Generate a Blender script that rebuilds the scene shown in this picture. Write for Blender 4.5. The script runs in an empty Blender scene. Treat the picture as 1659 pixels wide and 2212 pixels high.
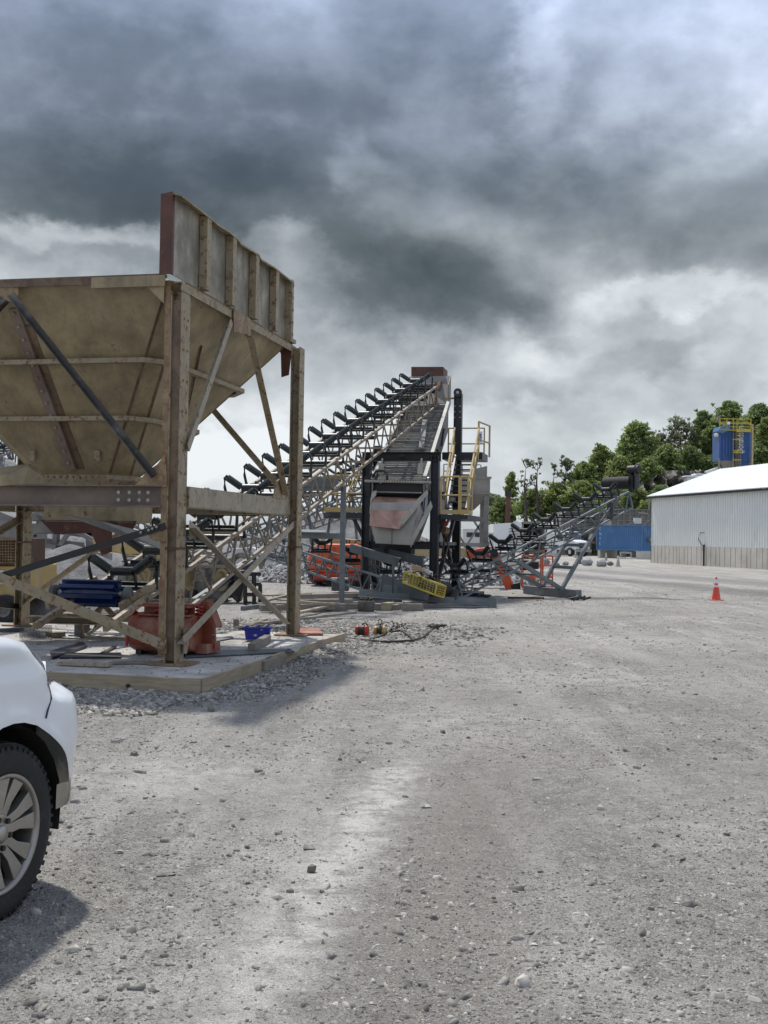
import bpy, math, random
import numpy as np
from mathutils import Vector, Matrix, noise
R_ = math.radians
sc = bpy.context.scene
COL = sc.collection
random.seed(7); rng = np.random.default_rng(7)

# ------------------------------------------------------------------ camera
EYE = 1.75; F = 2450.0; CX, CY = 829.5, 1106.0
camd = bpy.data.cameras.new("camera"); cam = bpy.data.objects.new("camera", camd); COL.objects.link(cam)
cam.matrix_world = Matrix.Translation((0, 0, EYE)) @ Matrix.Rotation(R_(91.29), 4, 'X') @ Matrix.Rotation(.016, 4, 'Z')
camd.sensor_fit = 'VERTICAL'; camd.sensor_height = 36.0; camd.lens = 36.0 * F / 2212.0
camd.clip_start = .05; camd.clip_end = 3000
sc.camera = cam
CR = cam.matrix_world.to_3x3(); C0 = Vector((0, 0, EYE))

# ------------------------------------------------------------------ light: sky with broken cloud, sun high ahead on the left
SUN_EL, SUN_AZ = 61.0, -24.0
world = bpy.data.worlds.new("World"); sc.world = world; world.use_nodes = True
def sky():
    nt = world.node_tree; nt.nodes.clear(); N = nt.nodes; L = nt.links
    def mth(op, a, b=None, c=None):
        n = N.new('ShaderNodeMath'); n.operation = op
        for i, x in enumerate((a, b, c)):
            if x is None: continue
            if isinstance(x, (int, float)): n.inputs[i].default_value = x
            else: L.new(x, n.inputs[i])
        return n.outputs[0]
    tc = N.new('ShaderNodeTexCoord'); sep = N.new('ShaderNodeSeparateXYZ'); L.new(tc.outputs['Generated'], sep.inputs[0])
    def nz(scale, det, rough, vec=None, dist=0.0):
        n = N.new('ShaderNodeTexNoise'); n.inputs['Scale'].default_value = scale; n.inputs['Detail'].default_value = det
        n.inputs['Roughness'].default_value = rough; n.inputs['Distortion'].default_value = dist
        L.new(vec if vec else tc.outputs['Generated'], n.inputs['Vector']); return n.outputs['Fac']
    mp = N.new('ShaderNodeMapping'); mp.inputs['Scale'].default_value = (1, 1, 1.5); L.new(tc.outputs['Generated'], mp.inputs['Vector'])
    w1 = nz(3.5, 5, .55, mp.outputs[0]); mp2 = N.new('ShaderNodeMapping'); mp2.inputs['Location'].default_value = (7, 3, 2)
    mp2.inputs['Scale'].default_value = (1, 1, 1.5); L.new(tc.outputs['Generated'], mp2.inputs['Vector'])
    w2 = nz(3.5, 5, .55, mp2.outputs[0]); w3 = nz(13, 6, .6, mp.outputs[0]); w4 = nz(13, 6, .6, mp2.outputs[0])
    az = mth('ARCTAN2', sep.outputs[0], sep.outputs[1]); el = mth('ARCSINE', sep.outputs[2])
    az0, el0 = az, el
    az = mth('ADD', az, mth('MULTIPLY', mth('SUBTRACT', w1, .5), .20)); az = mth('ADD', az, mth('MULTIPLY', mth('SUBTRACT', w3, .5), .10))
    el = mth('ADD', el, mth('MULTIPLY', mth('SUBTRACT', w2, .5), .15)); el = mth('ADD', el, mth('MULTIPLY', mth('SUBTRACT', w4, .5), .08))
    # cloud banks: azimuth, elevation, half-sizes (radians), strength (negative = thick grey cloud)
    banks = [(-.216, .330, .27, .100, -.31), (-.175, .272, .18, .055, -.32), (.05, .335, .115, .12, -.21), (.055, .212, .11, .045, -.38),
             (.285, .290, .15, .055, -.17), (.17, .298, .07, .05, -.12), (-.13, .445, .32, .07, -.11), (-.257, .240, .13, .014, .32), (-.05, .229, .05, .020, .16),
             (.0, .308, .022, .016, .13), (.30, .400, .08, .05, .10), (.13, .385, .03, .07, .20), (.25, .215, .09, .018, .22), (.143, .168, .05, .018, .14),
             (.24, .165, .05, .014, -.12), (.11, .125, .07, .014, -.14), (-.14, .09, .07, .03, .15), (-.1, .62, .5, .10, -.16), (.05, .075, .6, .06, .13)]
    v = None
    for a, e, sa, se, k in banks:
        x = mth('MULTIPLY', mth('SUBTRACT', az, a), 1 / sa); y = mth('MULTIPLY', mth('SUBTRACT', el, e), 1 / se)
        r = mth('ADD', mth('MULTIPLY', x, x), mth('MULTIPLY', y, y))
        g = mth('MULTIPLY', mth('POWER', 2.718, mth('MULTIPLY', mth('POWER', r, 1.5), -1.0)), k)
        v = g if v is None else mth('ADD', v, g)
    f1 = nz(6.5, 7, .52, mp.outputs[0], .15); f2 = nz(17, 7, .58, mp2.outputs[0], .1)
    f3 = mth('ABSOLUTE', mth('SUBTRACT', mth('MULTIPLY', nz(10, 5, .5, mp2.outputs[0], .1), 2.0), 1.0))
    back = N.new('ShaderNodeMapRange'); L.new(sep.outputs[1], back.inputs[0]); back.inputs[1].default_value = .5; back.inputs[2].default_value = -.3; back.inputs[3].default_value = 0; back.inputs[4].default_value = .08  # extra brightness added to the unseen sky behind the camera, lifts ambient light
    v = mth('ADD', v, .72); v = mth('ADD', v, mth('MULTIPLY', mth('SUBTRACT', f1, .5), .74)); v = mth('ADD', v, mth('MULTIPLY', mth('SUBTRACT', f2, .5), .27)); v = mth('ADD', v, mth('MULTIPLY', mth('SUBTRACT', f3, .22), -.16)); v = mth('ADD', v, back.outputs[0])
    cr = N.new('ShaderNodeValToRGB'); L.new(v, cr.inputs[0]); e = cr.color_ramp.elements
    stops = [(0.0, (.046, .062, .072)), (.16, (.068, .086, .096)), (.36, (.135, .160, .176)), (.56, (.285, .320, .345)), (.76, (.51, .555, .585)), (1.0, (.88, .92, .95))]
    e[0].position, e[0].color = stops[0][0], (*stops[0][1], 1); e[1].position, e[1].color = stops[-1][0], (*stops[-1][1], 1)
    for p, c in stops[1:-1]:
        q = e.new(p); q.color = (*c, 1)
    tf = N.new('ShaderNodeMapRange'); L.new(el0, tf.inputs[0]); tf.inputs[1].default_value = .26; tf.inputs[2].default_value = .46
    tm = N.new('ShaderNodeMix'); tm.data_type = 'RGBA'; tm.blend_type = 'MULTIPLY'; L.new(tf.outputs[0], tm.inputs[0]); L.new(cr.outputs[0], tm.inputs[6]); tm.inputs[7].default_value = (1.25, 1.34, 1.68, 1)
    bgc = N.new('ShaderNodeBackground'); L.new(tm.outputs[2], bgc.inputs[0]); bgc.inputs[1].default_value = 1.0
    st = N.new('ShaderNodeTexSky'); st.sky_type = 'NISHITA'; st.sun_disc = False
    st.sun_elevation = R_(SUN_EL); st.sun_rotation = R_(SUN_AZ); st.altitude = 200; st.air_density = 1.0; st.dust_density = 1.5
    bgs = N.new('ShaderNodeBackground'); L.new(st.outputs[0], bgs.inputs[0]); bgs.inputs[1].default_value = .10
    # thin cloud lets some blue through high up
    thin = N.new('ShaderNodeMapRange'); L.new(el, thin.inputs[0]); thin.inputs[1].default_value = .25; thin.inputs[2].default_value = .6
    thin.inputs[3].default_value = .04; thin.inputs[4].default_value = .30
    mx = N.new('ShaderNodeMixShader'); L.new(thin.outputs[0], mx.inputs[0]); L.new(bgc.outputs[0], mx.inputs[1]); L.new(bgs.outputs[0], mx.inputs[2])
    out = N.new('ShaderNodeOutputWorld'); L.new(mx.outputs[0], out.inputs[0])
sky()
sund = bpy.data.lights.new("sun", 'SUN'); sund.energy = 4.3; sund.angle = R_(2.6); sund.color = (1.0, .955, .89)
sun = bpy.data.objects.new("sun", sund); COL.objects.link(sun); sun.location = (-20, 40, 80)
_d = Vector((math.sin(R_(SUN_AZ)) * math.cos(R_(SUN_EL)), math.cos(R_(SUN_AZ)) * math.cos(R_(SUN_EL)), math.sin(R_(SUN_EL))))
sun.rotation_euler = _d.to_track_quat('Z', 'Y').to_euler()
sc.view_settings.view_transform = 'Standard'; sc.view_settings.look = 'None'; sc.view_settings.exposure = 0.0; sc.view_settings.gamma = 1
sc.view_settings.use_curve_mapping = False
sc.cycles.max_bounces = 6; sc.cycles.diffuse_bounces = 3; sc.cycles.glossy_bounces = 3; sc.cycles.transmission_bounces = 3
sc.cycles.use_denoising = True

# ------------------------------------------------------------------ surveying helpers (a sight line of the photograph met with a real plane)
def ray(x, y): return CR @ Vector(((x - CX) / F, -(y - CY) / F, -1))
def pt(x, y, Y): d = ray(x, y); return C0 + d * (Y / d.y)
def g(x, y, z=0.0): d = ray(x, y); return C0 + d * ((z - EYE) / d.z)
_a = R_(12.4); U = Vector((math.sin(_a), math.cos(_a), 0)); V = Vector((math.cos(_a), -math.sin(_a), 0)); Z = Vector((0, 0, 1))
A0 = g(378, 1437, .2); A0.z = 0
def w(s, t, z): return A0 + V * s + U * t + Z * z            # the plant's own axes: s across, t away
def q(x, y, t): d = ray(x, y); return C0 + d * (((A0 - C0).dot(U) + t) / d.dot(U))
def sd(x, y, s): d = ray(x, y); return C0 + d * (((A0 - C0).dot(V) + s) / d.dot(V))
def az(a): a = R_(a); return Vector((math.sin(a), math.cos(a), 0)), Vector((math.cos(a), -math.sin(a), 0))

# ------------------------------------------------------------------ materials
def _mat(name):
    m = bpy.data.materials.new(name); m.use_nodes = True; nt = m.node_tree
    return m, nt, nt.nodes, nt.links, nt.nodes['Principled BSDF']
def _mix(N, L, fac, a, b):
    n = N.new('ShaderNodeMix'); n.data_type = 'RGBA'
    for i, x in ((0, fac), (6, a), (7, b)):
        if isinstance(x, (int, float)): n.inputs[i].default_value = x
        elif isinstance(x, tuple): n.inputs[i].default_value = (*x[:3], 1)
        else: L.new(x, n.inputs[i])
    return n.outputs[2]
def _noise(N, L, vec, scale, det=5, rough=.6):
    n = N.new('ShaderNodeTexNoise'); n.inputs['Scale'].default_value = scale; n.inputs['Detail'].default_value = det
    n.inputs['Roughness'].default_value = rough; L.new(vec, n.inputs['Vector']); return n.outputs['Fac']
def _ramp(N, L, fac, lo, hi):
    n = N.new('ShaderNodeMapRange'); L.new(fac, n.inputs[0]); n.inputs[1].default_value = lo; n.inputs[2].default_value = hi; return n.outputs[0]
def paint(name, col, rough=.55, metal=0.0, vary=.25, rust=0.0, dust=0.0, scale=2.0, bump=.15, streak=0.0, spec=.5, dustc=(.33, .31, .28), rustc=(.085, .034, .017)):
    m, nt, N, L, b = _mat(name)
    tc = N.new('ShaderNodeTexCoord'); v = tc.outputs['Object']
    n1 = _noise(N, L, v, scale, 6); dark = tuple(c * (1 - vary) for c in col); lite = tuple(min(1, c * (1 + vary * .5)) for c in col)
    c = _mix(N, L, _ramp(N, L, n1, .3, .7), dark, lite)
    if streak:
        mp = N.new('ShaderNodeMapping'); mp.inputs['Scale'].default_value = (9, 9, .8); L.new(v, mp.inputs[0])
        c = _mix(N, L, _math(N, L, 'MULTIPLY', _ramp(N, L, _noise(N, L, mp.outputs[0], 1.3, 4), .52, .75), streak), c, tuple(x * .45 for x in col))
    if dust:
        d = _ramp(N, L, _noise(N, L, v, scale * .7 + .3, 7, .65), .62 - dust * .4, .78 - dust * .1)
        c = _mix(N, L, _math(N, L, 'MULTIPLY', d, min(1, dust + .25)), c, dustc)
    rg = rough
    if rust:
        n3 = _noise(N, L, v, scale * 2.2, 9, .72); msk = _ramp(N, L, n3, .70 - rust * .35, .76 - rust * .30)
        rc = _mix(N, L, _noise(N, L, v, 25, 3), rustc, tuple(x * 2.4 for x in rustc)); c = _mix(N, L, msk, c, rc)
    L.new(c, b.inputs['Base Color']); b.inputs['Roughness'].default_value = rough; b.inputs['Metallic'].default_value = metal
    b.inputs['Specular IOR Level'].default_value = spec
    if bump:
        bp = N.new('ShaderNodeBump'); bp.inputs['Strength'].default_value = bump; bp.inputs['Distance'].default_value = .02
        L.new(_noise(N, L, v, scale * 9, 4), bp.inputs['Height']); L.new(bp.outputs[0], b.inputs['Normal'])
    return m
def _math(N, L, op, a, b):
    n = N.new('ShaderNodeMath'); n.operation = op
    for i, x in enumerate((a, b)):
        if isinstance(x, (int, float)): n.inputs[i].default_value = x
        else: L.new(x, n.inputs[i])
    return n.outputs[0]
def wood(name, col, col2):
    m, nt, N, L, b = _mat(name); tc = N.new('ShaderNodeTexCoord')
    mp = N.new('ShaderNodeMapping'); mp.inputs['Scale'].default_value = (1.2, 1.2, 22); L.new(tc.outputs['Object'], mp.inputs[0])
    wv = N.new('ShaderNodeTexNoise'); wv.inputs['Scale'].default_value = 1.6; wv.inputs['Detail'].default_value = 5; wv.inputs['Distortion'].default_value = 1.4
    L.new(mp.outputs[0], wv.inputs['Vector'])
    c = _mix(N, L, _ramp(N, L, wv.outputs['Fac'], .35, .65), col, col2)
    c = _mix(N, L, _ramp(N, L, _noise(N, L, tc.outputs['Object'], 3, 5), .5, .8), c, tuple(x * .6 for x in col))
    L.new(c, b.inputs['Base Color']); b.inputs['Roughness'].default_value = .8
    bp = N.new('ShaderNodeBump'); bp.inputs['Strength'].default_value = .3; bp.inputs['Distance'].default_value = .01
    L.new(wv.outputs['Fac'], bp.inputs['Height']); L.new(bp.outputs[0], b.inputs['Normal']); return m
def stonemat(name, lo, hi, bump=.4):
    m, nt, N, L, b = _mat(name); at = N.new('ShaderNodeAttribute'); at.attribute_name = 'tone'; tc = N.new('ShaderNodeTexCoord')
    c = _mix(N, L, at.outputs['Fac'], lo, hi); c = _mix(N, L, _ramp(N, L, _noise(N, L, tc.outputs['Object'], 14, 4), .4, .8), c, tuple(x * .6 for x in lo))
    L.new(c, b.inputs['Base Color']); b.inputs['Roughness'].default_value = .9
    b.inputs['Specular IOR Level'].default_value = .25; return m
def leafmat(name, a_, b_):
    m, nt, N, L, b = _mat(name); at = N.new('ShaderNodeAttribute'); at.attribute_name = 'tone'
    c = _mix(N, L, at.outputs['Fac'], a_, b_); L.new(c, b.inputs['Base Color']); b.inputs['Roughness'].default_value = .6
    b.inputs['Specular IOR Level'].default_value = .3
    tr = N.new('ShaderNodeBsdfTranslucent'); L.new(c, tr.inputs[0]); mx = N.new('ShaderNodeMixShader'); mx.inputs[0].default_value = .55
    L.new(b.outputs[0], mx.inputs[1]); L.new(tr.outputs[0], mx.inputs[2]); L.new(mx.outputs[0], N['Material Output'].inputs[0]); return m
CREAMC = (.275, .225, .140)
MT = dict(
    bin=paint('bin_paint', (.285, .226, .128), rust=.27, dust=.20, scale=2.4, streak=.55, vary=.45, bump=.3, dustc=(.24, .215, .17)),
    cream=paint('cream_paint', CREAMC, rust=.50, dust=.30, scale=5.0, streak=.12, vary=.22),
    creamclean=paint('cream_paint_clean', (.30, .26, .19), rust=.40, dust=.35, scale=4.5, vary=.22),
    rusty=paint('rusted_paint', (.26, .18, .095), rust=.62, dust=.15, scale=4.5, vary=.45, bump=.4, rustc=(.10, .052, .028)),
    rustbeam=paint('rust_stained_beam', (.175, .125, .10), rust=.3, dust=.45, scale=1.4, vary=.4, bump=.3, dustc=(.24, .20, .165), rustc=(.09, .05, .035)),
    rustweb=paint('rust_stained_web', (.15, .10, .06), rust=.55, dust=.1, scale=3, vary=.5, bump=.3, rustc=(.055, .028, .018)),
    board=paint('scaled_plate', (.35, .315, .255), rust=.16, dust=.75, scale=3.4, streak=.95, vary=.6, dustc=(.13, .115, .09)),
    rustred=paint('oxide_plate', (.085, .030, .020), rust=.35, scale=3, vary=.4, streak=.4),
    navy=paint('navy_steel', (.012, .017, .027), rough=.42, dust=.12, scale=1.5, bump=.05),
    idler=paint('idler_steel', (.016, .024, .025), rough=.38, dust=.15, scale=3, bump=.05),
    black=paint('black_steel', (.010, .010, .011), rough=.5, dust=.05, scale=2, bump=.05),
    grey=paint('grey_primer', (.125, .148, .160), rough=.5, dust=.22, scale=1.6, bump=.05),
    grey2=paint('dark_grey_primer', (.075, .090, .098), rough=.5, dust=.2, scale=1.6, bump=.05),
    truss=paint('truss_paint', (.195, .165, .115), rust=.5, dust=.35, scale=5, vary=.3),
    brace=paint('dark_brown_steel', (.035, .030, .027), rough=.5, dust=.3, rust=.3, scale=3),
    galv=paint('worn_steel', (.30, .30, .29), rough=.38, metal=.6, dust=.35, rust=.1, scale=1.8, streak=.5, bump=.1),
    deck=paint('screen_deck', (.125, .12, .11), rough=.6, dust=.25, scale=1.5, streak=.2),
    pale=paint('dusty_pale_steel', (.38, .37, .33), rough=.6, rust=.15, dust=.35, scale=2.4, vary=.35),
    chutered=paint('polished_red_plate', (.42, .255, .19), rough=.22, metal=.8, dust=.1, scale=3.2, bump=.03, vary=.3),
    chrome=paint('polished_steel', (.36, .35, .33), rough=.38, metal=.55, dust=.1, scale=2, bump=.03),
    yellow=paint('yellow_paint', (.44, .31, .10), rough=.5, dust=.45, rust=.15, scale=2),
    yellow2=paint('bright_yellow_paint', (.46, .37, .05), rough=.5, dust=.15, scale=2),
    tan=paint('tan_boom_paint', (.46, .36, .19), rough=.5, dust=.3, scale=1.3),
    orange=paint('orange_paint', (.60, .105, .035), rough=.38, dust=.12, scale=1.2, bump=.03),
    orange2=paint('orange_boom_paint', (.56, .085, .022), rough=.4, dust=.12, scale=1.2, bump=.03),
    red=paint('red_paint', (.36, .035, .025), rough=.45, dust=.15, scale=2),
    oxide=paint('red_oxide', (.235, .050, .022), rough=.65, dust=.50, rust=.3, scale=3.0, dustc=(.38, .29, .22)),
    white=paint('white_paint', (.66, .68, .69), rough=.5, dust=.12, scale=.8, bump=.03, vary=.08),
    dustywhite=paint('dusty_white', (.60, .60, .57), rough=.7, dust=.35, scale=.5, vary=.2),
    blue=paint('container_blue', (.05, .155, .34), rough=.5, dust=.18, scale=.6, vary=.2, rust=.1),
    siloblue=paint('silo_blue', (.014, .075, .25), rough=.45, dust=.15, scale=.7),
    wingblue=paint('pulley_blue', (.006, .022, .10), rough=.3, dust=.05, scale=3, bump=.03),
    crateblue=paint('crate_blue', (.008, .018, .30), rough=.45, scale=4, bump=.03),
    rubber=paint('rubber', (.018, .018, .019), rough=.8, dust=.25, scale=5, bump=.3, dustc=(.11, .105, .10)),
    dustrubber=paint('dusty_rubber', (.07, .065, .058), rough=.9, dust=.5, scale=3, bump=.2),
    alloy=paint('alloy', (.36, .345, .32), rough=.34, metal=.75, dust=.3, scale=4, bump=.03, dustc=(.17, .15, .12)),
    darkplastic=paint('dark_plastic', (.016, .015, .014), rough=.7, dust=.2, scale=4, dustc=(.08, .07, .055)),
    concrete=paint('concrete', (.54, .51, .45), rough=.9, dust=.25, scale=.5, streak=.25, vary=.2, dustc=(.28, .26, .23)),
    pad=paint('pad_concrete', (.36, .345, .32), rough=.95, dust=.55, scale=1.9, vary=.55, bump=.9, dustc=(.56, .545, .51)),
    cladding=paint('white_cladding', (.68, .70, .685), rough=.45, scale=.25, dust=.10, bump=0, vary=.05, streak=.12),
    roofing=paint('white_roofing', (.82, .85, .85), rough=.5, scale=.3, bump=0, vary=.04),
    shadowgap=paint('dark_trim', (.03, .03, .03), rough=.7),
    plantgrey=paint('dust_grey_steel', (.17, .165, .155), rough=.85, dust=.5, scale=1, vary=.3, dustc=(.24, .235, .225)),
    bingrey=paint('weathered_bin', (.20, .19, .17), rough=.8, dust=.4, rust=.12, scale=.6, streak=.5),
    bark=paint('bark', (.09, .075, .06), rough=.95, scale=3),
    chain=paint('oily_chain', (.035, .028, .022), rough=.55, metal=.4, rust=.35, scale=8),
    canvas=paint('canvas', (.11, .105, .09), rough=.95, scale=7, vary=.4),
    brownmesh=paint('brown_grille', (.075, .042, .026), rough=.8, dust=.2, scale=3),
    cone=paint('cone_orange', (.72, .085, .045), rough=.5, scale=4, bump=.02),
    reflect=paint('cone_collar', (.70, .68, .66), rough=.4, scale=4, bump=.02),
    card=paint('cardboard', (.42, .29, .19), rough=.9, scale=5),
    paper=paint('sign_white', (.72, .74, .76), rough=.6, scale=5, bump=0),
    purple=paint('sign_ink', (.10, .08, .30), rough=.6, scale=5, bump=0),
    decal=paint('decal_dark', (.06, .04, .035), rough=.6, scale=5, bump=0),
    lettering=paint('letter_white', (.62, .68, .74), rough=.6, scale=5, bump=0),
    plank=wood('pale_plank', (.36, .30, .21), (.25, .205, .14)),
    oldwood=wood('weathered_plank', (.25, .225, .19), (.16, .14, .115)),
    stone=stonemat('crushed_stone', (.145, .139, .126), (.47, .448, .402)),
    heapstone=stonemat('limestone', (.12, .125, .13), (.44, .44, .43)),
    leaf1=leafmat('leaf_mid', (.12, .165, .055), (.33, .41, .15)),
    leaf2=leafmat('leaf_light', (.12, .165, .052), (.36, .42, .145)),
    leaf3=leafmat('leaf_grey', (.14, .16, .10), (.31, .34, .21)),
    leaf4=leafmat('leaf_dark', (.10, .14, .052), (.27, .345, .13)),
)
def glassmat():
    m, nt, N, L, b = _mat('dark_glass'); b.inputs['Base Color'].default_value = (.02, .025, .03, 1); b.inputs['Roughness'].default_value = .05
    b.inputs['Specular IOR Level'].default_value = .8; return m
MT['glass'] = glassmat()
def carpaint():
    m, nt, N, L, b = _mat('white_car_paint'); tc = N.new('ShaderNodeTexCoord')
    low = N.new('ShaderNodeSeparateXYZ'); geo = N.new('ShaderNodeNewGeometry'); L.new(geo.outputs['Position'], low.inputs[0])
    n = _noise(N, L, tc.outputs['Object'], 5, 6)
    dirt = _math(N, L, 'MULTIPLY', _ramp(N, L, n, .35, .8), _math(N, L, 'SUBTRACT', 1.0, _ramp(N, L, low.outputs[2], .35, .95)))
    c = _mix(N, L, _math(N, L, 'MULTIPLY', dirt, .7), (.70, .72, .74), (.40, .38, .34)); L.new(c, b.inputs['Base Color'])
    b.inputs['Roughness'].default_value = .32; b.inputs['Coat Weight'].default_value = .5; b.inputs['Coat Roughness'].default_value = .05; return m
MT['car'] = carpaint()

# ------------------------------------------------------------------ mesh builder
class M:
    def __init__(s): s.v = []; s.f = []
    def poly(s, pts):
        n = len(s.v); s.v += [Vector(p) for p in pts]; s.f.append(tuple(range(n, n + len(pts)))); return s
    def prism(s, bot, top):
        n = len(s.v); k = len(bot); s.v += [Vector(p) for p in bot] + [Vector(p) for p in top]
        s.f.append(tuple(range(n + k - 1, n - 1, -1))); s.f.append(tuple(range(n + k, n + 2 * k)))
        for i in range(k):
            j = (i + 1) % k; s.f.append((n + i, n + j, n + k + j, n + k + i))
        return s
    def slab(s, pts, th):
        pts = [Vector(p) for p in pts]; n = (pts[1] - pts[0]).cross(pts[2] - pts[0])
        if n.length < 1e-9: n = (pts[2] - pts[1]).cross(pts[3] - pts[1])
        n.normalize(); return s.prism([p - n * th / 2 for p in pts], [p + n * th / 2 for p in pts])
    def frame(s, p, q_, up=Z):
        p, q_ = Vector(p), Vector(q_); d = (q_ - p).normalized(); x = d.cross(up)
        if x.length < 1e-4: x = d.cross(Vector((0, 1, 0)))
        x.normalize(); return p, q_, x, x.cross(d).normalized()
    def prof(s, p, q_, poly, up=Z):
        p, q_, x, y = s.frame(p, q_, up); return s.prism([p + x * a + y * b for a, b in poly], [q_ + x * a + y * b for a, b in poly])
    def bar(s, p, q_, w_, h, up=Z): return s.prof(p, q_, [(-w_/2, -h/2), (w_/2, -h/2), (w_/2, h/2), (-w_/2, h/2)], up)
    def ibeam(s, p, q_, w_, h, t=.015, up=Z):
        a, b = w_/2, h/2
        return s.prof(p, q_, [(-a, -b), (a, -b), (a, -b+t), (t/2, -b+t), (t/2, b-t), (a, b-t), (a, b), (-a, b), (-a, b-t), (-t/2, b-t), (-t/2, -b+t), (-a, -b+t)], up)
    def chan(s, p, q_, w_, h, t=.012, up=Z):
        b = h/2; return s.prof(p, q_, [(0, -b), (w_, -b), (w_, -b+t), (t, -b+t), (t, b-t), (w_, b-t), (w_, b), (0, b)], up)
    def angle(s, p, q_, a=.1, t=.012, up=Z): return s.prof(p, q_, [(0, 0), (a, 0), (a, t), (t, t), (t, a), (0, a)], up)
    def tube(s, p, q_, r, n=10, r2=None):
        p, q_, x, y = s.frame(p, q_); r2 = r if r2 is None else r2
        c = [(math.cos(2*math.pi*i/n), math.sin(2*math.pi*i/n)) for i in range(n)]
        return s.prism([p + (x*a + y*b)*r for a, b in c], [q_ + (x*a + y*b)*r2 for a, b in c])
    def path(s, pts, r, n=7):
        pts = [Vector(p) for p in pts]; rings = []
        for i, p in enumerate(pts):
            d = (pts[min(i+1, len(pts)-1)] - pts[max(i-1, 0)]).normalized(); x = d.cross(Z)
            if x.length < 1e-3: x = d.cross(Vector((1, 0, 0)))
            x.normalize(); y = x.cross(d); k = len(s.v); rr = r[i] if isinstance(r, (list, tuple)) else r
            s.v += [p + (x*math.cos(2*math.pi*j/n) + y*math.sin(2*math.pi*j/n))*rr for j in range(n)]; rings.append(k)
        for a, b in zip(rings, rings[1:]):
            for j in range(n): s.f.append((a+j, a+(j+1) % n, b+(j+1) % n, b+j))
        s.f.append(tuple(range(rings[0], rings[0]+n))[::-1]); s.f.append(tuple(range(rings[-1], rings[-1]+n))); return s
    def box(s, c, sx, sy, sz, ax=None):
        X, Y = ax if ax else (Vector((1, 0, 0)), Vector((0, 1, 0))); c = Vector(c); X = Vector(X)*sx/2; Y = Vector(Y)*sy/2; K = Z*sz/2
        return s.prism([c-X-Y-K, c+X-Y-K, c+X+Y-K, c-X+Y-K], [c-X-Y+K, c+X-Y+K, c+X+Y+K, c-X+Y+K])
    def lathe(s, prof, n=24, o=(0, 0, 0), ax=None):     # prof: (radius, along); ax=(X, Y, axis)
        X, Y, K = ax if ax else (Vector((1, 0, 0)), Vector((0, 1, 0)), Z); o = Vector(o); k = len(s.v); m = len(prof)
        for i in range(n):
            a = 2*math.pi*i/n
            s.v += [o + (X*math.cos(a) + Y*math.sin(a))*r + K*h for r, h in prof]
        for i in range(n):
            for j in range(m-1):
                i2 = (i+1) % n; s.f.append((k+i*m+j, k+i2*m+j, k+i2*m+j+1, k+i*m+j+1))
        return s
    def grid(s, rows, close=False):
        k = len(s.v); n = len(rows[0])
        for r in rows: s.v += [Vector(p) for p in r]
        for i in range(len(rows)-1):
            for j in range(n if close else n-1):
                j2 = (j+1) % n; s.f.append((k+i*n+j, k+i*n+j2, k+(i+1)*n+j2, k+(i+1)*n+j))
        return s
    def add(s, o, mw=None):
        k = len(s.v); s.v += [(mw @ p if mw else p.copy()) for p in o.v]; s.f += [tuple(i+k for i in f) for f in o.f]; return s
    def xf(s, mw): s.v = [mw @ p for p in s.v]; return s
OFF = {}
def empty(name, loc, label, cat, group=None, kind=None):
    o = bpy.data.objects.new(name, None); COL.objects.link(o); o.location = Vector(loc); o.empty_display_size = .2
    OFF[o.name] = Vector(loc); tag(o, label, cat, group, kind); return o
def tag(o, label=None, cat=None, group=None, kind=None):
    for k, x in (('label', label), ('category', cat), ('group', group), ('kind', kind)):
        if x: o[k] = x
    return o
def ob(name, m, mat, parent=None, label=None, cat=None, group=None, kind=None, smooth=False, bevel=0.0, solid=0.0, origin=None):
    if parent is not None: off = OFF[parent.name]
    elif origin is not None: off = Vector(origin)
    elif kind == 'structure': off = Vector((0, 0, 0))
    else:
        xs = [p.x for p in m.v]; ys = [p.y for p in m.v]; zs = [p.z for p in m.v]
        off = Vector(((min(xs)+max(xs))/2, (min(ys)+max(ys))/2, min(zs)))
    me = bpy.data.meshes.new(name); me.from_pydata([tuple(p - off) for p in m.v], [], m.f); me.update()
    me.materials.append(MT[mat] if isinstance(mat, str) else mat)
    if smooth: me.shade_smooth()
    o = bpy.data.objects.new(name, me); COL.objects.link(o)
    if parent is not None: o.parent = parent; OFF[o.name] = off
    else: o.location = off; OFF[o.name] = off
    if bevel:
        b = o.modifiers.new('bevel', 'BEVEL'); b.width = bevel; b.segments = 2; b.limit_method = 'ANGLE'; b.harden_normals = False
    if solid:
        b = o.modifiers.new('solid', 'SOLIDIFY'); b.thickness = solid; b.offset = 0
    if smooth == 'auto':
        me.shade_smooth(); me.set_sharp_from_angle(angle=R_(35))
    tag(o, label, cat, group, kind); return o
def copytree(o, parent=None):
    c = o.copy(); COL.objects.link(c)
    if parent is not None: c.parent = parent
    for ch in list(o.children): copytree(ch, c)
    return c

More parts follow.
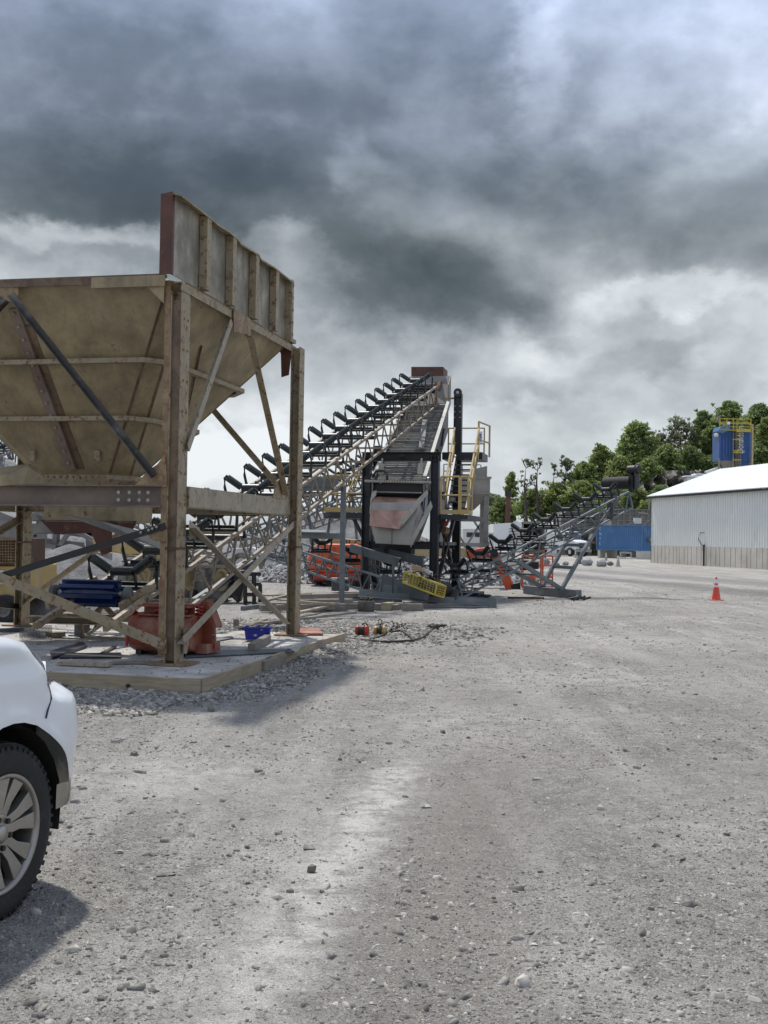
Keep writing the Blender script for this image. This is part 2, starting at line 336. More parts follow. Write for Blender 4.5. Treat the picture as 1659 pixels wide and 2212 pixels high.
# ------------------------------------------------------------------ ground
def smooth(a, b, x): x = max(0, min(1, (x-a)/(b-a))); return x*x*(3-2*x)
PAD_S0, PAD_S1, PAD_T0, PAD_T1 = -6.3, .75, -1.12, 5.0
def height(x, y):
    v = Vector((x, y, 0)); d = v - A0; s, t = d.dot(V), d.dot(U)
    fade = 1 - smooth(40, 90, y)
    h = (noise.noise(v*.35)*.045 + noise.noise(v*1.3+Vector((9, 2, 0)))*.018 + noise.noise(v*4.1)*.010 + noise.noise(v*9.7)*.005)*fade
    ds = max(PAD_S0-s, s-PAD_S1, 0); dt = max(PAD_T0-t, t-PAD_T1, 0); dd = math.hypot(ds, dt)
    if dd == 0: return -.08
    k = .03+.05*smooth(1.5, 3.5, t) if s > PAD_S1-.3 else .03+.10*smooth(-.3, -2.2, s)*0+.10*(1-smooth(-2.6, -.2, s))
    h += k*math.exp(-(dd/.8)**2)*(1+.5*noise.noise(v*1.7)) + .05*math.exp(-((s-2.2)/1.2)**2)*math.exp(-((t-1)/4)**2)
    h += .10*smooth(12, 19, y)*math.exp(-((s-.2)/1.6)**2)*math.exp(-((t-8.3)/1.3)**2)      # low gravel heap behind the pad
    for r in ((-1.15, .28), (.85, .28)):                                                     # shallow wheel ruts
        c = 1.9 + r[0] + .16*(y-6); h -= .018*math.exp(-((x-c)/r[1])**2)*(1-smooth(14, 30, y))
    return h
def groundmat():
    m, nt, N, L, b = _mat('crusher_dust'); geo = N.new('ShaderNodeNewGeometry'); P = geo.outputs['Position']
    mul = lambda a, b_: _math(N, L, 'MULTIPLY', a, b_); add = lambda a, b_: _math(N, L, 'ADD', a, b_); sub = lambda a, b_: _math(N, L, 'SUBTRACT', a, b_)
    gauss = lambda d: _math(N, L, 'POWER', 2.718, mul(mul(d, d), -1.0))
    c = _mix(N, L, _ramp(N, L, _noise(N, L, P, .5, 9, .66), .38, .64), (.285, .270, .240), (.49, .468, .415))
    c = _mix(N, L, mul(_ramp(N, L, _noise(N, L, P, .30, 6, .6), .50, .68), .55), c, (.47, .42, .335))
    mp = N.new('ShaderNodeMapping'); mp.inputs['Rotation'].default_value = (0, 0, R_(16)); mp.inputs['Scale'].default_value = (1.0, .22, 1); L.new(P, mp.inputs[0])
    c = _mix(N, L, mul(_ramp(N, L, _noise(N, L, mp.outputs[0], .75, 9, .74), .55, .66), .85), c, (.72, .70, .655))
    c = _mix(N, L, mul(_ramp(N, L, _noise(N, L, P, 1.7, 8, .7), .52, .66), .65), c, (.225, .214, .192))
    mp3 = N.new('ShaderNodeMapping'); mp3.inputs['Rotation'].default_value = (0, 0, R_(13)); mp3.inputs['Scale'].default_value = (1.5, .09, 1); L.new(P, mp3.inputs[0])
    rut = _noise(N, L, mp3.outputs[0], .9, 5, .6)
    c = _mix(N, L, mul(_ramp(N, L, rut, .54, .62), .45), c, (.62, .595, .54)); c = _mix(N, L, mul(sub(1.0, _ramp(N, L, rut, .38, .46)), .45), c, (.23, .218, .195))
    sp = N.new('ShaderNodeSeparateXYZ'); L.new(P, sp.inputs[0]); X, Y = sp.outputs[0], sp.outputs[1]
    # damp wheel tracks of the haul road in front of the shed, and the pale rut beside them
    d = sub(Y, add(61.0, mul(sub(X, 8.0), -3.9))); wob2 = mul(sub(_noise(N, L, P, .16, 8, .7), .5), 14.0)
    far = _ramp(N, L, Y, 30.0, 38.0)
    c = _mix(N, L, mul(mul(gauss(mul(add(d, wob2), .17)), far), .95), c, (.125, .117, .107))
    c = _mix(N, L, mul(mul(gauss(mul(add(sub(d, 22.0), wob2), .13)), far), .7), c, (.13, .125, .118))
    c = _mix(N, L, mul(mul(gauss(mul(add(sub(d, 11.5), wob2), .35)), far), .6), c, (.55, .53, .50))
    # grit: pale and dark chips of several sizes
    def grit(scale, c_, thrd, thrl, k):
        vo = N.new('ShaderNodeTexVoronoi'); vo.inputs['Scale'].default_value = scale; L.new(P, vo.inputs['Vector'])
        vs = N.new('ShaderNodeSeparateXYZ'); L.new(vo.outputs['Color'], vs.inputs[0])
        c_ = _mix(N, L, mul(_ramp(N, L, vs.outputs[0], thrd, thrd+.03), k), c_, (.13, .125, .12)); return _mix(N, L, mul(_ramp(N, L, vs.outputs[1], thrl, thrl+.03), k), c_, (.66, .64, .61)), vo
    c, vo = grit(75, c, .84, .84, .45); c, vo2 = grit(190, c, .72, .74, .42)
    c = _mix(N, L, mul(_ramp(N, L, _noise(N, L, P, 7.5, 10, .86), .50, .60), .45), c, (.68, .66, .62))
    c = _mix(N, L, mul(_ramp(N, L, _noise(N, L, P, 13, 10, .86), .52, .62), .50), c, (.19, .184, .172))
    # churned pale streak up the middle of the yard, with a warm worn patch beside it
    cx_ = add(mul(sub(Y, 5.0), .145), -.37); wob = mul(sub(_noise(N, L, P, 2.2, 10, .82), .5), 1.0)
    yy = mul(_ramp(N, L, Y, 2.8, 4.4), sub(1.0, _ramp(N, L, Y, 8.2, 9.6))); brk = _ramp(N, L, _noise(N, L, P, 4.5, 9, .78), .38, .54)
    c = _mix(N, L, mul(mul(mul(gauss(mul(add(sub(X, cx_), wob), 5.0)), yy), brk), .95), c, (.84, .81, .755))
    c = _mix(N, L, mul(mul(gauss(mul(add(sub(sub(X, .62), cx_), wob), 2.6)), yy), .5), c, (.33, .30, .26))
    patch = None
    for px_, py_, sx_, sy_, k_ in ((-1.5, 8.3, 1.0, .9, .8), (-.9, 4.5, .6, .5, .8), (.95, 4.6, .5, .5, .6), (.55, 10.8, .8, 1.2, .55), (2.6, 14.5, 1.8, 1.2, .55), (-.6, 6.2, .35, .8, .6), (1.9, 7.0, .5, 1.1, .45), (4.0, 20, 2.5, 1.6, .5), (2.0, 28, 2.5, 1.5, .5)):
        e1, e2 = mul(add(sub(X, px_), wob), 1/sx_), mul(add(sub(Y, py_), wob), 1/sy_)
        gg = mul(_math(N, L, 'POWER', 2.718, mul(add(mul(e1, e1), mul(e2, e2)), -1.0)), k_); patch = gg if patch is None else add(patch, gg)
    c = _mix(N, L, mul(_math(N, L, 'MINIMUM', patch, 1.0), _ramp(N, L, _noise(N, L, P, 3.1, 9, .8), .40, .56)), c, (.72, .695, .64))
    L.new(c, b.inputs['Base Color']); b.inputs['Roughness'].default_value = .95; b.inputs['Specular IOR Level'].default_value = .15
    b1 = N.new('ShaderNodeBump'); b1.inputs['Strength'].default_value = 1.0; b1.inputs['Distance'].default_value = .035
    L.new(add(_noise(N, L, P, 24, 10, .8), mul(vo.outputs['Distance'], -.4)), b1.inputs['Height']); b2 = N.new('ShaderNodeBump'); b2.inputs['Strength'].default_value = 1.0; b2.inputs['Distance'].default_value = .16
    L.new(_noise(N, L, P, 4.2, 7, .68), b2.inputs['Height']); L.new(b2.outputs[0], b1.inputs['Normal']); L.new(b1.outputs[0], b.inputs['Normal']); return m
MT['ground'] = groundmat()
def ground():
    ys = []; y = -8.0
    while y < 2.5: ys.append(y); y += .4
    while y < 900: ys.append(y); y += max(.035, .0085*y if y < 30 else .03*y)
    ys.append(1000)
    cs = np.linspace(-1, 1, 210); m = M(); rows = []
    for y in ys:
        hw = 6 + .62*max(y, 0) if y < 60 else 43.2 + (y-60)*1.0
        rows.append([(hw*c, y, height(hw*c, y)) for c in cs])
    m.grid(rows); o = ob('ground', m, 'ground', kind='structure', smooth=True); return o
ground()
# loose stones, vectorised
def rocks(n, pos, size, tone, name, mat, parent=None, flat=.6, **kw):
    base = np.array([(-.9, -.7, -.7), (.9, -.7, -.7), (.9, .7, -.7), (-.9, .7, -.7), (-.6, -.5, .7), (.6, -.5, .7), (.6, .5, .7), (-.6, .5, .7)])
    fc = np.array([(4, 5, 6), (4, 6, 7), (0, 1, 5), (0, 5, 4), (1, 2, 6), (1, 6, 5), (2, 3, 7), (2, 7, 6), (3, 0, 4), (3, 4, 7)])
    k = len(base); v = base[None]*rng.uniform(.7, 1.3, (n, 1, 3))+rng.uniform(-.42, .42, (n, k, 3))
    a = rng.uniform(0, 6.28, n); ca, sa = np.cos(a), np.sin(a)
    st = np.stack([rng.uniform(.8, 1.5, n), rng.uniform(.6, 1.0, n), rng.uniform(flat*.6, flat*1.2, n)], 1)
    v = v*st[:, None]; tl = rng.uniform(-.5, .5, n); ct, s_t = np.cos(tl), np.sin(tl)
    y_, z_ = v[..., 1]*ct[:, None]-v[..., 2]*s_t[:, None], v[..., 1]*s_t[:, None]+v[..., 2]*ct[:, None]
    x_ = v[..., 0]; v = np.stack([x_*ca[:, None]-y_*sa[:, None], x_*sa[:, None]+y_*ca[:, None], z_], -1)*size[:, None, None]+pos[:, None]
    off = np.array(pos.mean(0)) if parent is None and kw.get('kind') != 'structure' else np.zeros(3)
    if parent is not None: off = np.array(OFF[parent.name])
    me = bpy.data.meshes.new(name); nv = n*k; nf = n*len(fc)
    me.vertices.add(nv); me.vertices.foreach_set('co', (v-off).reshape(-1).astype(np.float32))
    idx = (fc[None]+np.arange(n)[:, None, None]*k).reshape(-1).astype(np.int32)
    me.loops.add(nf*3); me.loops.foreach_set('vertex_index', idx); me.polygons.add(nf); me.polygons.foreach_set('loop_start', np.arange(nf, dtype=np.int32)*3)
    me.polygons.foreach_set('loop_total', np.full(nf, 3, np.int32)); me.update(calc_edges=True)
    at = me.attributes.new('tone', 'FLOAT', 'POINT'); at.data.foreach_set('value', np.repeat(tone, k).astype(np.float32))
    me.materials.append(MT[mat]); o = bpy.data.objects.new(name, me); COL.objects.link(o)
    if parent is not None: o.parent = parent
    else: o.location = off
    tag(o, kw.get('label'), kw.get('cat'), kw.get('group'), kw.get('kind')); return o
def scatter():
    P = []; S = []
    n = 105000
    ys = 2.6*np.exp(rng.uniform(0, math.log(48/2.6), n)); xs = ys*rng.uniform(-.46, .46, n)
    sz = .0026+.0042*rng.random(n)**2+.009*rng.random(n)**11+.020*rng.random(n)**80; sz *= (1+.03*ys)
    for x, y, s in zip(xs, ys, sz):
        cl = noise.noise(Vector((x*.6, y*.45, 3)))
        if random.random() < .75*smooth(.15, -.25, cl)*0+.8*(1-smooth(-.28, .12, cl)): continue
        if 4 < y < 9 and abs(x-(.145*(y-5)-.37)) < .28 and random.random() < .75: continue
        d = Vector((x, y, 0))-A0; a, b = d.dot(V), d.dot(U)
        if PAD_S0 < a < PAD_S1+.05 and PAD_T0-.05 < b < PAD_T1: continue
        P.append((x, y, height(x, y)+s*.15)); S.append(s)
    n = len(P); rocks(n, np.array(P), np.array(S), rng.random(n)**1.3, 'loose_gravel', 'stone', label='fine loose gravel strewn over the grey dusty yard', cat='gravel', kind='stuff')
    P = []; S = []                       # coarse crushed stone banked against the timber kerb
    while len(P) < 20000:
        s = random.uniform(-4.5, 2.6); t = random.uniform(-2.9, 6.2)
        if s < PAD_S1 and t > PAD_T0: continue
        if s > PAD_S1:
            dd = math.hypot(s-PAD_S1, max(0, PAD_T0-t)); 
            if random.random() > math.exp(-(dd/.42)**2)*(1.0 if t < 1.5 else .45): continue
        else:
            if random.random() > 1-smooth(.95, 1.55, PAD_T0-t+.3*noise.noise(Vector((s*1.4, t, 0)))): continue
        p = w(s, t, 0); z = height(p.x, p.y); r = random.uniform(.009, .026)*(1.6 if random.random() < .06 else 1)
        P.append((p.x, p.y, z+r*.3+random.random()*.012)); S.append(r)
    n = len(P); rocks(n, np.array(P), np.array(S), rng.random(n), 'crushed_gravel', 'stone', label='coarse crushed gravel banked against the timber edge of the pad', cat='gravel', kind='stuff')
    P = []; S = []
    while len(P) < 5200:
        s = random.gauss(.0, 1.3); t = random.gauss(7.8, 1.0)
        if t < 5.3 or (abs(s) > 3): continue
        p = w(s, t, 0); z = height(p.x, p.y); r = random.uniform(.015, .04); P.append((p.x, p.y, z+r*.3)); S.append(r)
    for _ in range(900):
        a, b = random.uniform(-4.6, .7), random.uniform(-1.05, 5.0); p = w(a, b, 0); s = random.uniform(.004, .016); P.append((p.x, p.y, .19+s*.3)); S.append(s)
    n = len(P); rocks(n, np.array(P), np.array(S), rng.random(n), 'heaped_gravel', 'stone', label='low spread of crushed gravel behind the pad under the loose boards', cat='gravel', kind='stuff')
scatter()
def rock(px, py, wpx, label, tone=.35, hgt=.6):
    p = g(px, py); s = wpx/2/F*p.y; m = M(); rr = random.Random(int(px*7+py)); rows = []
    for i in range(4):
        th = (0, .85, 2.0, math.pi)[i]; rows.append([(math.sin(th)*math.cos(a)*(1+.30*rr.uniform(-1, 1)), math.sin(th)*math.sin(a)*.8*(1+.30*rr.uniform(-1, 1)), math.cos(th)*hgt*(1+.3*rr.uniform(-1, 1))) for a in [j*2*math.pi/5 for j in range(5)]])
    m.grid(rows, True); m.xf(Matrix.Translation((p.x, p.y, height(p.x, p.y)+s*hgt*.55)) @ Matrix.Rotation(rr.uniform(0, 6), 4, 'Z') @ Matrix.Scale(s, 4))
    o = ob('rock', m, 'stone', label=label, cat='rock', group='single rocks lying on the yard')
    at = o.data.attributes.new('tone', 'FLOAT', 'POINT'); at.data.foreach_set('value', [tone]*len(o.data.vertices))
for a in [(290, 1634, 20, 'dark angular rock lying in front of the gravel bank, right of the flat stone', .12), (249, 1604, 34, 'flat tilted slab-like stone in front of the gravel bank', .45, .35),
          (457, 1542, 20, 'dark blocky rock at the outer edge of the gravel bank', .05), (672, 1884, 28, 'dark rock beside the pale streak in the middle of the yard', .08, .75),
          (628, 1931, 22, 'bluish grey flat rock just in front of the dark rock in the middle', .25, .45), (1020, 1948, 20, 'pale rounded stone lying right of the pale streak', .9, .5),
          (1406, 1966, 22, 'grey pointed stone alone on the right side of the yard', .3), (1254, 2165, 16, 'pale stone lying near the bottom edge right of centre', .95, .5),
          (256, 1845, 26, 'pale flat stone beyond the edge of the pickup shadow', .8, .35), (158, 1612, 12, 'dark stone beside the pickup bumper', .15, .7),
          (1545, 1640, 10, 'small dark stone far right on the yard', .1), (735, 1640, 14, 'small dark stone above the pale streak', .15),
          (330, 1546, 30, 'flat dark flagstone lying on the gravel bank', .15, .3), (325, 2185, 22, 'large pale pebble in the bottom left corner beyond the shadow', .55, .5)]:
    rock(*a)

# ------------------------------------------------------------------ pad with timber edging
m = M(); m.prism([w(PAD_S0, PAD_T0+.04, -.1), w(PAD_S1-.04, PAD_T0+.04, -.1), w(PAD_S1-.04, PAD_T1, -.1), w(PAD_S0, PAD_T1, -.1)], [w(PAD_S0, PAD_T0+.04, .19), w(PAD_S1-.04, PAD_T0+.04, .19), w(PAD_S1-.04, PAD_T1, .19), w(PAD_S0, PAD_T1, .19)])
ob('pad', m, 'pad', kind='structure')
def kerb(s0, t0, s1, t1, label, h=.24, top=.205, mat='plank', th=.05):
    m = M(); m.bar(w(s0, t0, top-h/2), w(s1, t1, top-h/2), th, h)
    o = ob('edging_board', m, mat, label=label, cat='timber board', group='timber edging round the concrete pad', bevel=.004); return o
kb = kerb(PAD_S0, PAD_T0, PAD_S1+.01, PAD_T0, 'long pale timber edging board along the front of the pad, with a black bolt head', h=.26)
mm = M(); c = g(302, 1474, .1); c = w((c-A0).dot(V), PAD_T0-.035, .10)
mm.tube(c, c-U*.02, .022, 8); ob('bolt', mm, 'black', kb)
kerb(PAD_S1+.0, PAD_T0+.03, PAD_S1+.02, .95, 'timber edging board on the right side of the pad, nearest the front corner', h=.2)
kerb(PAD_S1+.055, .85, PAD_S1+.06, 1.75, 'short overlapping timber board in the middle of the right side of the pad', mat='oldwood', top=.195)
kerb(PAD_S1+.01, 1.3, PAD_S1+.03, PAD_T1, 'timber edging board on the right side of the pad, running to the far corner', top=.215, h=.2)

# ------------------------------------------------------------------ hopper
def hopper():
    H = empty('feed_hopper', w(0, 0, .2), 'tall rusty cream steel feed hopper on four posts standing on the concrete pad', 'hopper')
    def post(s, t, top, mat, nm='post', ss=.15):
        m = M(); m.ibeam(w(s, t, .215), w(s, t, top), .25, ss, .016, up=V); p = ob(nm, m, mat, H)
        m = M(); m.box(w(s, t, .207), .5, .42, .022, (V, U)); ob('base_plate', m, 'rusty', p)
        m = M()
        for k in range(10): 
            z = 1.0+k*.37
            for dt in (-.06, .06): m.tube(w(s-.005+.0, t-.126, z), w(s, t-.145, z), .0, 3) if 0 else m.tube(w(s+ss/2, t+dt, z), w(s+ss/2+.012, t+dt, z), .016, 6)
        ob('rivet', m, 'rusty', p)
        if top > 4: 
            m = M(); m.box(w(s, t, 1.58), .165, .262, .03, (V, U)); ob('splice_band', m, 'rustred', p)
        return p
    pA = post(-.075, .13, 4.66, 'cream')
    m = M(); m.angle(w(-.15, .0, .3), w(-.15, .0, 4.78), .07, .014, up=U); ob('corner_angle', m, 'rusty', H)
    m = M(); m.box(w(-.078, .04, 2.4), .115, .012, 4.3, (V, U)); ob('web_plate', m, 'rustweb', H)
    post(.075, 4.52, 4.72, 'cream'); post(-4.62, 4.52, 4.72, 'cream'); post(-4.72, .14, 4.66, 'cream')
    # beams with bolts and sagging lower flange
    m = M(); m.ibeam(w(-4.6, .06, 2.2), w(-.21, .06, 2.2), .2, .26, .016); bf = ob('cross_beam', m, 'rustbeam', H)
    for sx in (-.36, -.47, -.60, -.74):
        for z in (2.15, 2.24): m = M(); p = w(sx, -.035, z); m.tube(p, p-U*.028, .022, 8); ob('bolt', m, 'galv', bf)
    m = M(); m.chan(w(.02, .26, 2.2), w(.02, 4.4, 2.2), -.08, .26); ob('cross_beam', m, 'creamclean', H)
    m = M(); m.ibeam(w(-4.7, 4.52, 2.2), w(.0, 4.52, 2.2), .18, .25); ob('cross_beam', m, 'cream', H)
    m = M(); m.ibeam(w(-4.72, .26, 2.2), w(-4.72, 4.4, 2.2), .18, .25); ob('cross_beam', m, 'cream', H)
    # bin: rim rectangle with small chamfers narrowing to an octagonal throat
    TOP, BOT = 4.80, 2.52
    def ring(z, out=0.0):
        k = (TOP-z)/(TOP-BOT); s0 = -4.65+1.87*k-out; s1 = -.02-1.45*k+out; t0 = .05+1.45*k-out; t1 = 4.55-1.55*k+out; e = out*.4
        return [w(s0+.17, t0, z), w(-.20-1.43*k+e, t0, z), w(s1, .23+1.57*k-e, z), w(s1, 4.38-2.3*k+e, z), w(-.20-1.75*k+e, t1, z), w(s0+.4, t1, z), w(s0, t1-.4, z), w(s0, t0+.17, z)]
    zs = [BOT, 3.27, 3.95, 4.45, TOP]; m = M(); m.grid([ring(z) for z in zs], True); b = ob('bin', m, 'bin', H, solid=.012)
    for i_ in (1, 2, 3):
        m = M(); a, b2 = ring(TOP-.12)[i_], ring(BOT+.04)[i_]; nn = (a-w(-2.3, 2.3, a.z)).normalized()*.008; m.bar(a+nn, b2+nn, .035, .012, up=nn.normalized()); ob('weld_seam', m, 'rustweb', b)
    m = M(); a, b2 = w(-.36, 1.5, 4.25), w(-.95, 2.4, 3.3); nn = Vector(V)*.02; m.bar(a+nn, b2+nn, .03, .02, up=V); ob('weld_seam', m, 'rustweb', b)
    for z in (3.27, 3.95):
        m = M(); a, b2 = ring(z, .10), ring(z, -.0)
        m.grid([b2, a, [p-Z*.06 for p in a], [p-Z*.06 for p in b2]], True); ob('stiffener_ledge', m, 'cream', H)
    m = M(); m.grid([ring(BOT, .04), [p-Z*.0 for p in ring(BOT+.01, .10)], [p-Z*.05 for p in ring(BOT, .10)], [p-Z*.16 for p in ring(BOT, .02)]], True); col_ = ob('throat_collar', m, 'cream', H)
    m = M()
    a, b_ = ring(BOT, .10)[0], ring(BOT, .10)[1]
    for k in range(12): p = a.lerp(b_, (k+.5)/12)-Z*.02; m.tube(p, p-U*.025, .015, 6)
    ob('bolt', m, 'rusty', col_)
    # bolted wear strip up the front and the dark seam beside it
    n = (w(0, .05, TOP)-w(0, 1.5, BOT)).cross(V); n.normalize(); 
    if n.y > 0: n = -n
    def fp(x, y): d = ray(x, y); P0 = w(0, .05, TOP); return C0 + d*((P0-C0).dot(n)/d.dot(n))
    a, b_ = fp(32, 664), fp(158, 1012); m = M(); m.bar(a+n*.03, b_+n*.03, .13, .05, up=n); sp = ob('wear_strip', m, 'rustbeam', b)
    m = M()
    for k in range(13): p = a.lerp(b_, (k+.3)/13)+n*.055; m.tube(p, p+n*.025, .02, 7)
    ob('bolt', m, 'cream', sp)
    m = M(); a2, b3 = fp(62, 700), fp(176, 1012); m.bar(a2+n*.008, b3+n*.008, .10, .012, up=n); ob('rust_plate', m, 'rustweb', b)
    for x, y in ((73, 980), (213, 980)): 
        m = M(); c = fp(x, y)+n*.03; m.box(c, .08, .06, .14, (V, n)); ob('lug', m, 'cream', b)
    # rim angles
    m = M(); m.bar(w(-4.75, .0, 4.84), w(-.22, .0, 4.84), .10, .035); m.bar(w(-4.7, -.04, 4.79), w(-1.1, -.04, 4.79), .02, .07); ob('rim', m, 'rustweb', H, label='rusty rim along the front of the hopper, darkened for the shadow line below it')  # rusty rim, its dark tone also paints the shadow line underneath
    m = M(); m.bar(w(-1.15, -.06, 4.77), w(-.2, -.06, 4.77), .02, .13); m.slab([w(-.45, -.03, 4.72), w(-.22, -.03, 4.72), w(-.22, -.03, 4.50)], .015); ob('rim_plate', m, 'bin', H)
    m = M(); m.angle(w(.0, -.05, 4.74), w(.0, 4.62, 4.74), -.09, .014); ob('rim', m, 'cream', H)
    m = M(); m.bar(w(-4.72, 4.6, 4.84), w(-.0, 4.6, 4.84), .12, .06); m.bar(w(-4.72, 0, 4.84), w(-4.72, 4.6, 4.84), .12, .06); ob('rim', m, 'cream', H)
    # headboard
    t0, t1, z0, z1 = -.28, 4.20, 4.79, 5.735; hb = M(); hb.slab([w(-.03, t0, z0), w(-.03, t1, z0), w(-.03, t1, z1-.03), w(-.03, t0, z1)], .012); h = ob('headboard', hb, 'board', H)
    m = M(); m.slab([w(-.17, t0-.01, z0), w(-.02, t0-.01, z0), w(-.02, t0-.01, z1+.02), w(-.17, t0-.01, z1)], .02); m.box(w(-.03, t0+.02, (z0+z1)/2), .02, .05, z1-z0, (V, U)); ob('end_flange', m, 'rustred', h, label='oxide red end flange of the headboard')
    rt = [.62, 1.55, 2.48, 3.40]
    for t in rt: m = M(); m.bar(w(.035, t, z0), w(.035, t, z1-.03), .14, .10, up=V); ob('rib', m, 'cream', h)
    m = M(); m.bar(w(.03, t1-.05, z0-.03), w(.03, t1-.05, z1-.02), .10, .12, up=V)
    for k in range(5): z = z0+.08+k*.19; m.tube(w(.09, t1-.05, z), w(.105, t1-.05, z), .022, 6)
    ob('rib', m, 'cream', h)
    tp = [t0, .55, .9, 1.3, 1.62, 1.75, 2.2, 2.5, 2.62, 3.2, 3.7, t1]; zz = [0, -.0, -.012, .006, -.0, -.035, -.012, .0, -.04, -.01, -.015, -.02]
    rows = [[w(-.04, t, z1+dz) for t, dz in zip(tp, zz)], [w(.09, t, z1-.03+dz) for t, dz in zip(tp, zz)], [w(.09, t, z1-.05+dz) for t, dz in zip(tp, zz)]]
    m = M(); m.grid(rows); ob('top_flange', m, 'bin', h, solid=.012)
    # gussets and braces
    def gus(pts, mat='rusty', nm='gusset'): m = M(); m.slab(pts, .018); ob(nm, m, mat, H)
    P = lambda x, y: sd(x, y, .04)
    gus([P(505, 665), P(541, 690), P(541, 722), P(536, 730), P(528, 722), P(504, 716)], 'rusty')
    gus([q(0, 612, -.03), q(40, 612, -.03), q(40, 645, -.03), q(20, 652, -.03), q(0, 640, -.03)], 'rusty')
    gus([q(290, 1050, -.02), q(300, 1040, -.02), q(318, 1018, -.02), q(340, 1003, -.02), q(357, 982, -.02), q(362, 1052, -.02)], 'rusty')
    gus([P(590, 1075), P(596, 1040), P(612, 1030), P(618, 1078)], 'cream')
    gus([q(597, 738, 4.39), q(632, 738, 4.39), q(624, 810, 4.39), q(608, 815, 4.39), q(607, 765, 4.39)], 'rustred')
    gus([P(410, 1130), P(430, 1140), P(426, 1160), P(410, 1165)], 'cream'); gus([P(398, 1355), P(412, 1360), P(402, 1412), P(396, 1412)], 'cream')
    gus([q(318, 1380, -.02), q(360, 1378, -.02), q(360, 1412, -.02), q(345, 1410, -.02)], 'rusty')
    gus([q(318, 1152, -.02), q(360, 1118, -.02), q(362, 1170, -.02), q(330, 1168, -.02)], 'rusty')
    def brace(a, b_, mat, k=.07, flip=1, up=Z): m = M(); m.angle(a, b_, k*flip, .012, up); return ob('brace', m, mat, H)
    s1 = .05
    for (x0, y0, x1, y1, mat) in ((503, 700, 410, 975, 'creamclean'), (533, 726, 611, 1070, 'cream'), (407, 1140, 614, 1348, 'creamclean'), (636, 1138, 398, 1392, 'creamclean')):
        brace(sd(x0, y0, s1), sd(x1, y1, s1), mat, .095); s1 += .018
    brace(w(-1.75, 4.42, 4.2), w(-.05, 4.42, 2.35), 'cream', .08)
    brace(q(20, 640, -.05), q(330, 1032, -.05), 'brace', .075); brace(q(20, 640, -.03), w(-4.6, -.03, 2.4), 'brace', .10)
    m = M(); a, b_ = q(358, 1142, -.06), w(-4.65, -.06, .45); m.angle(a, b_, .075, .014); bb = ob('brace', m, 'black', H, label='black painted diagonal brace across the front of the frame')
    m = M()
    for x, y in ((322, 1145), (330, 1142), (339, 1138), (305, 1150)): p = q(x, y, -.07); m.tube(p, p-U*.02, .018, 7)
    ob('bolt', m, 'galv', bb)
    brace(q(352, 1405, -.09), w(-4.65, -.09, 1.95), 'cream', .12)
    brace(w(-4.68, .1, 1.0), w(-4.68, 4.5, .45), 'black', .1); brace(w(-4.68, .1, .5), w(-4.68, 4.4, 1.9), 'cream', .1)
    brace(w(-4.6, 4.5, .5), w(-2.3, 4.5, 2.1), 'cream', .09)
    # discharge box and skirt
    m = M(); m.grid([[w(a, b_, z) for a, b_ in ((-2.65+i, 1.6+i), (-1.3-i, 1.6+i), (-1.6-i, 2.9-i), (-2.65+i, 2.9-i))] for z, i in ((2.4, 0), (1.92, .02), (1.90, .02))], True); dc = ob('discharge_box', m, 'bin', H, solid=.012)
    m = M(); m.grid([[w(-2.70, 1.62, 1.92), w(-1.27, 1.62, 1.92)], [w(-2.5, 1.66, 1.72), w(-1.35, 1.66, 1.78)]]); m.slab([w(-1.95, 1.55, 1.86), w(-1.6, 1.55, 1.9), w(-1.62, 1.6, 1.5), w(-1.75, 1.6, 1.45)], .02); ob('skirt_plate', m, 'rustred', dc, solid=.015)
    m = M(); m.slab([w(-2.0, 1.0, 1.98), w(-1.5, 1.0, 1.9), w(-.7, 1.2, 1.55), w(-.75, 1.2, 1.72)], .02); ob('side_deflector', m, 'galv', dc)
    # crumpled old plate leaning on the front beam
    m = M(); m.grid([[q(0, 1028, -.1), q(60, 1008, .05), q(92, 1030, .2)], [q(0, 1012, .2), q(62, 1003, .3), q(84, 1012, .5)]]); m.grid([[q(0, 1028, -.1), q(60, 1008, .05), q(92, 1030, .2)], [q(0, 1050, -.1), q(50, 1046, .0), q(94, 1046, .2)]]); ob('bent_plate', m, 'bin', H, solid=.02)
hopper()

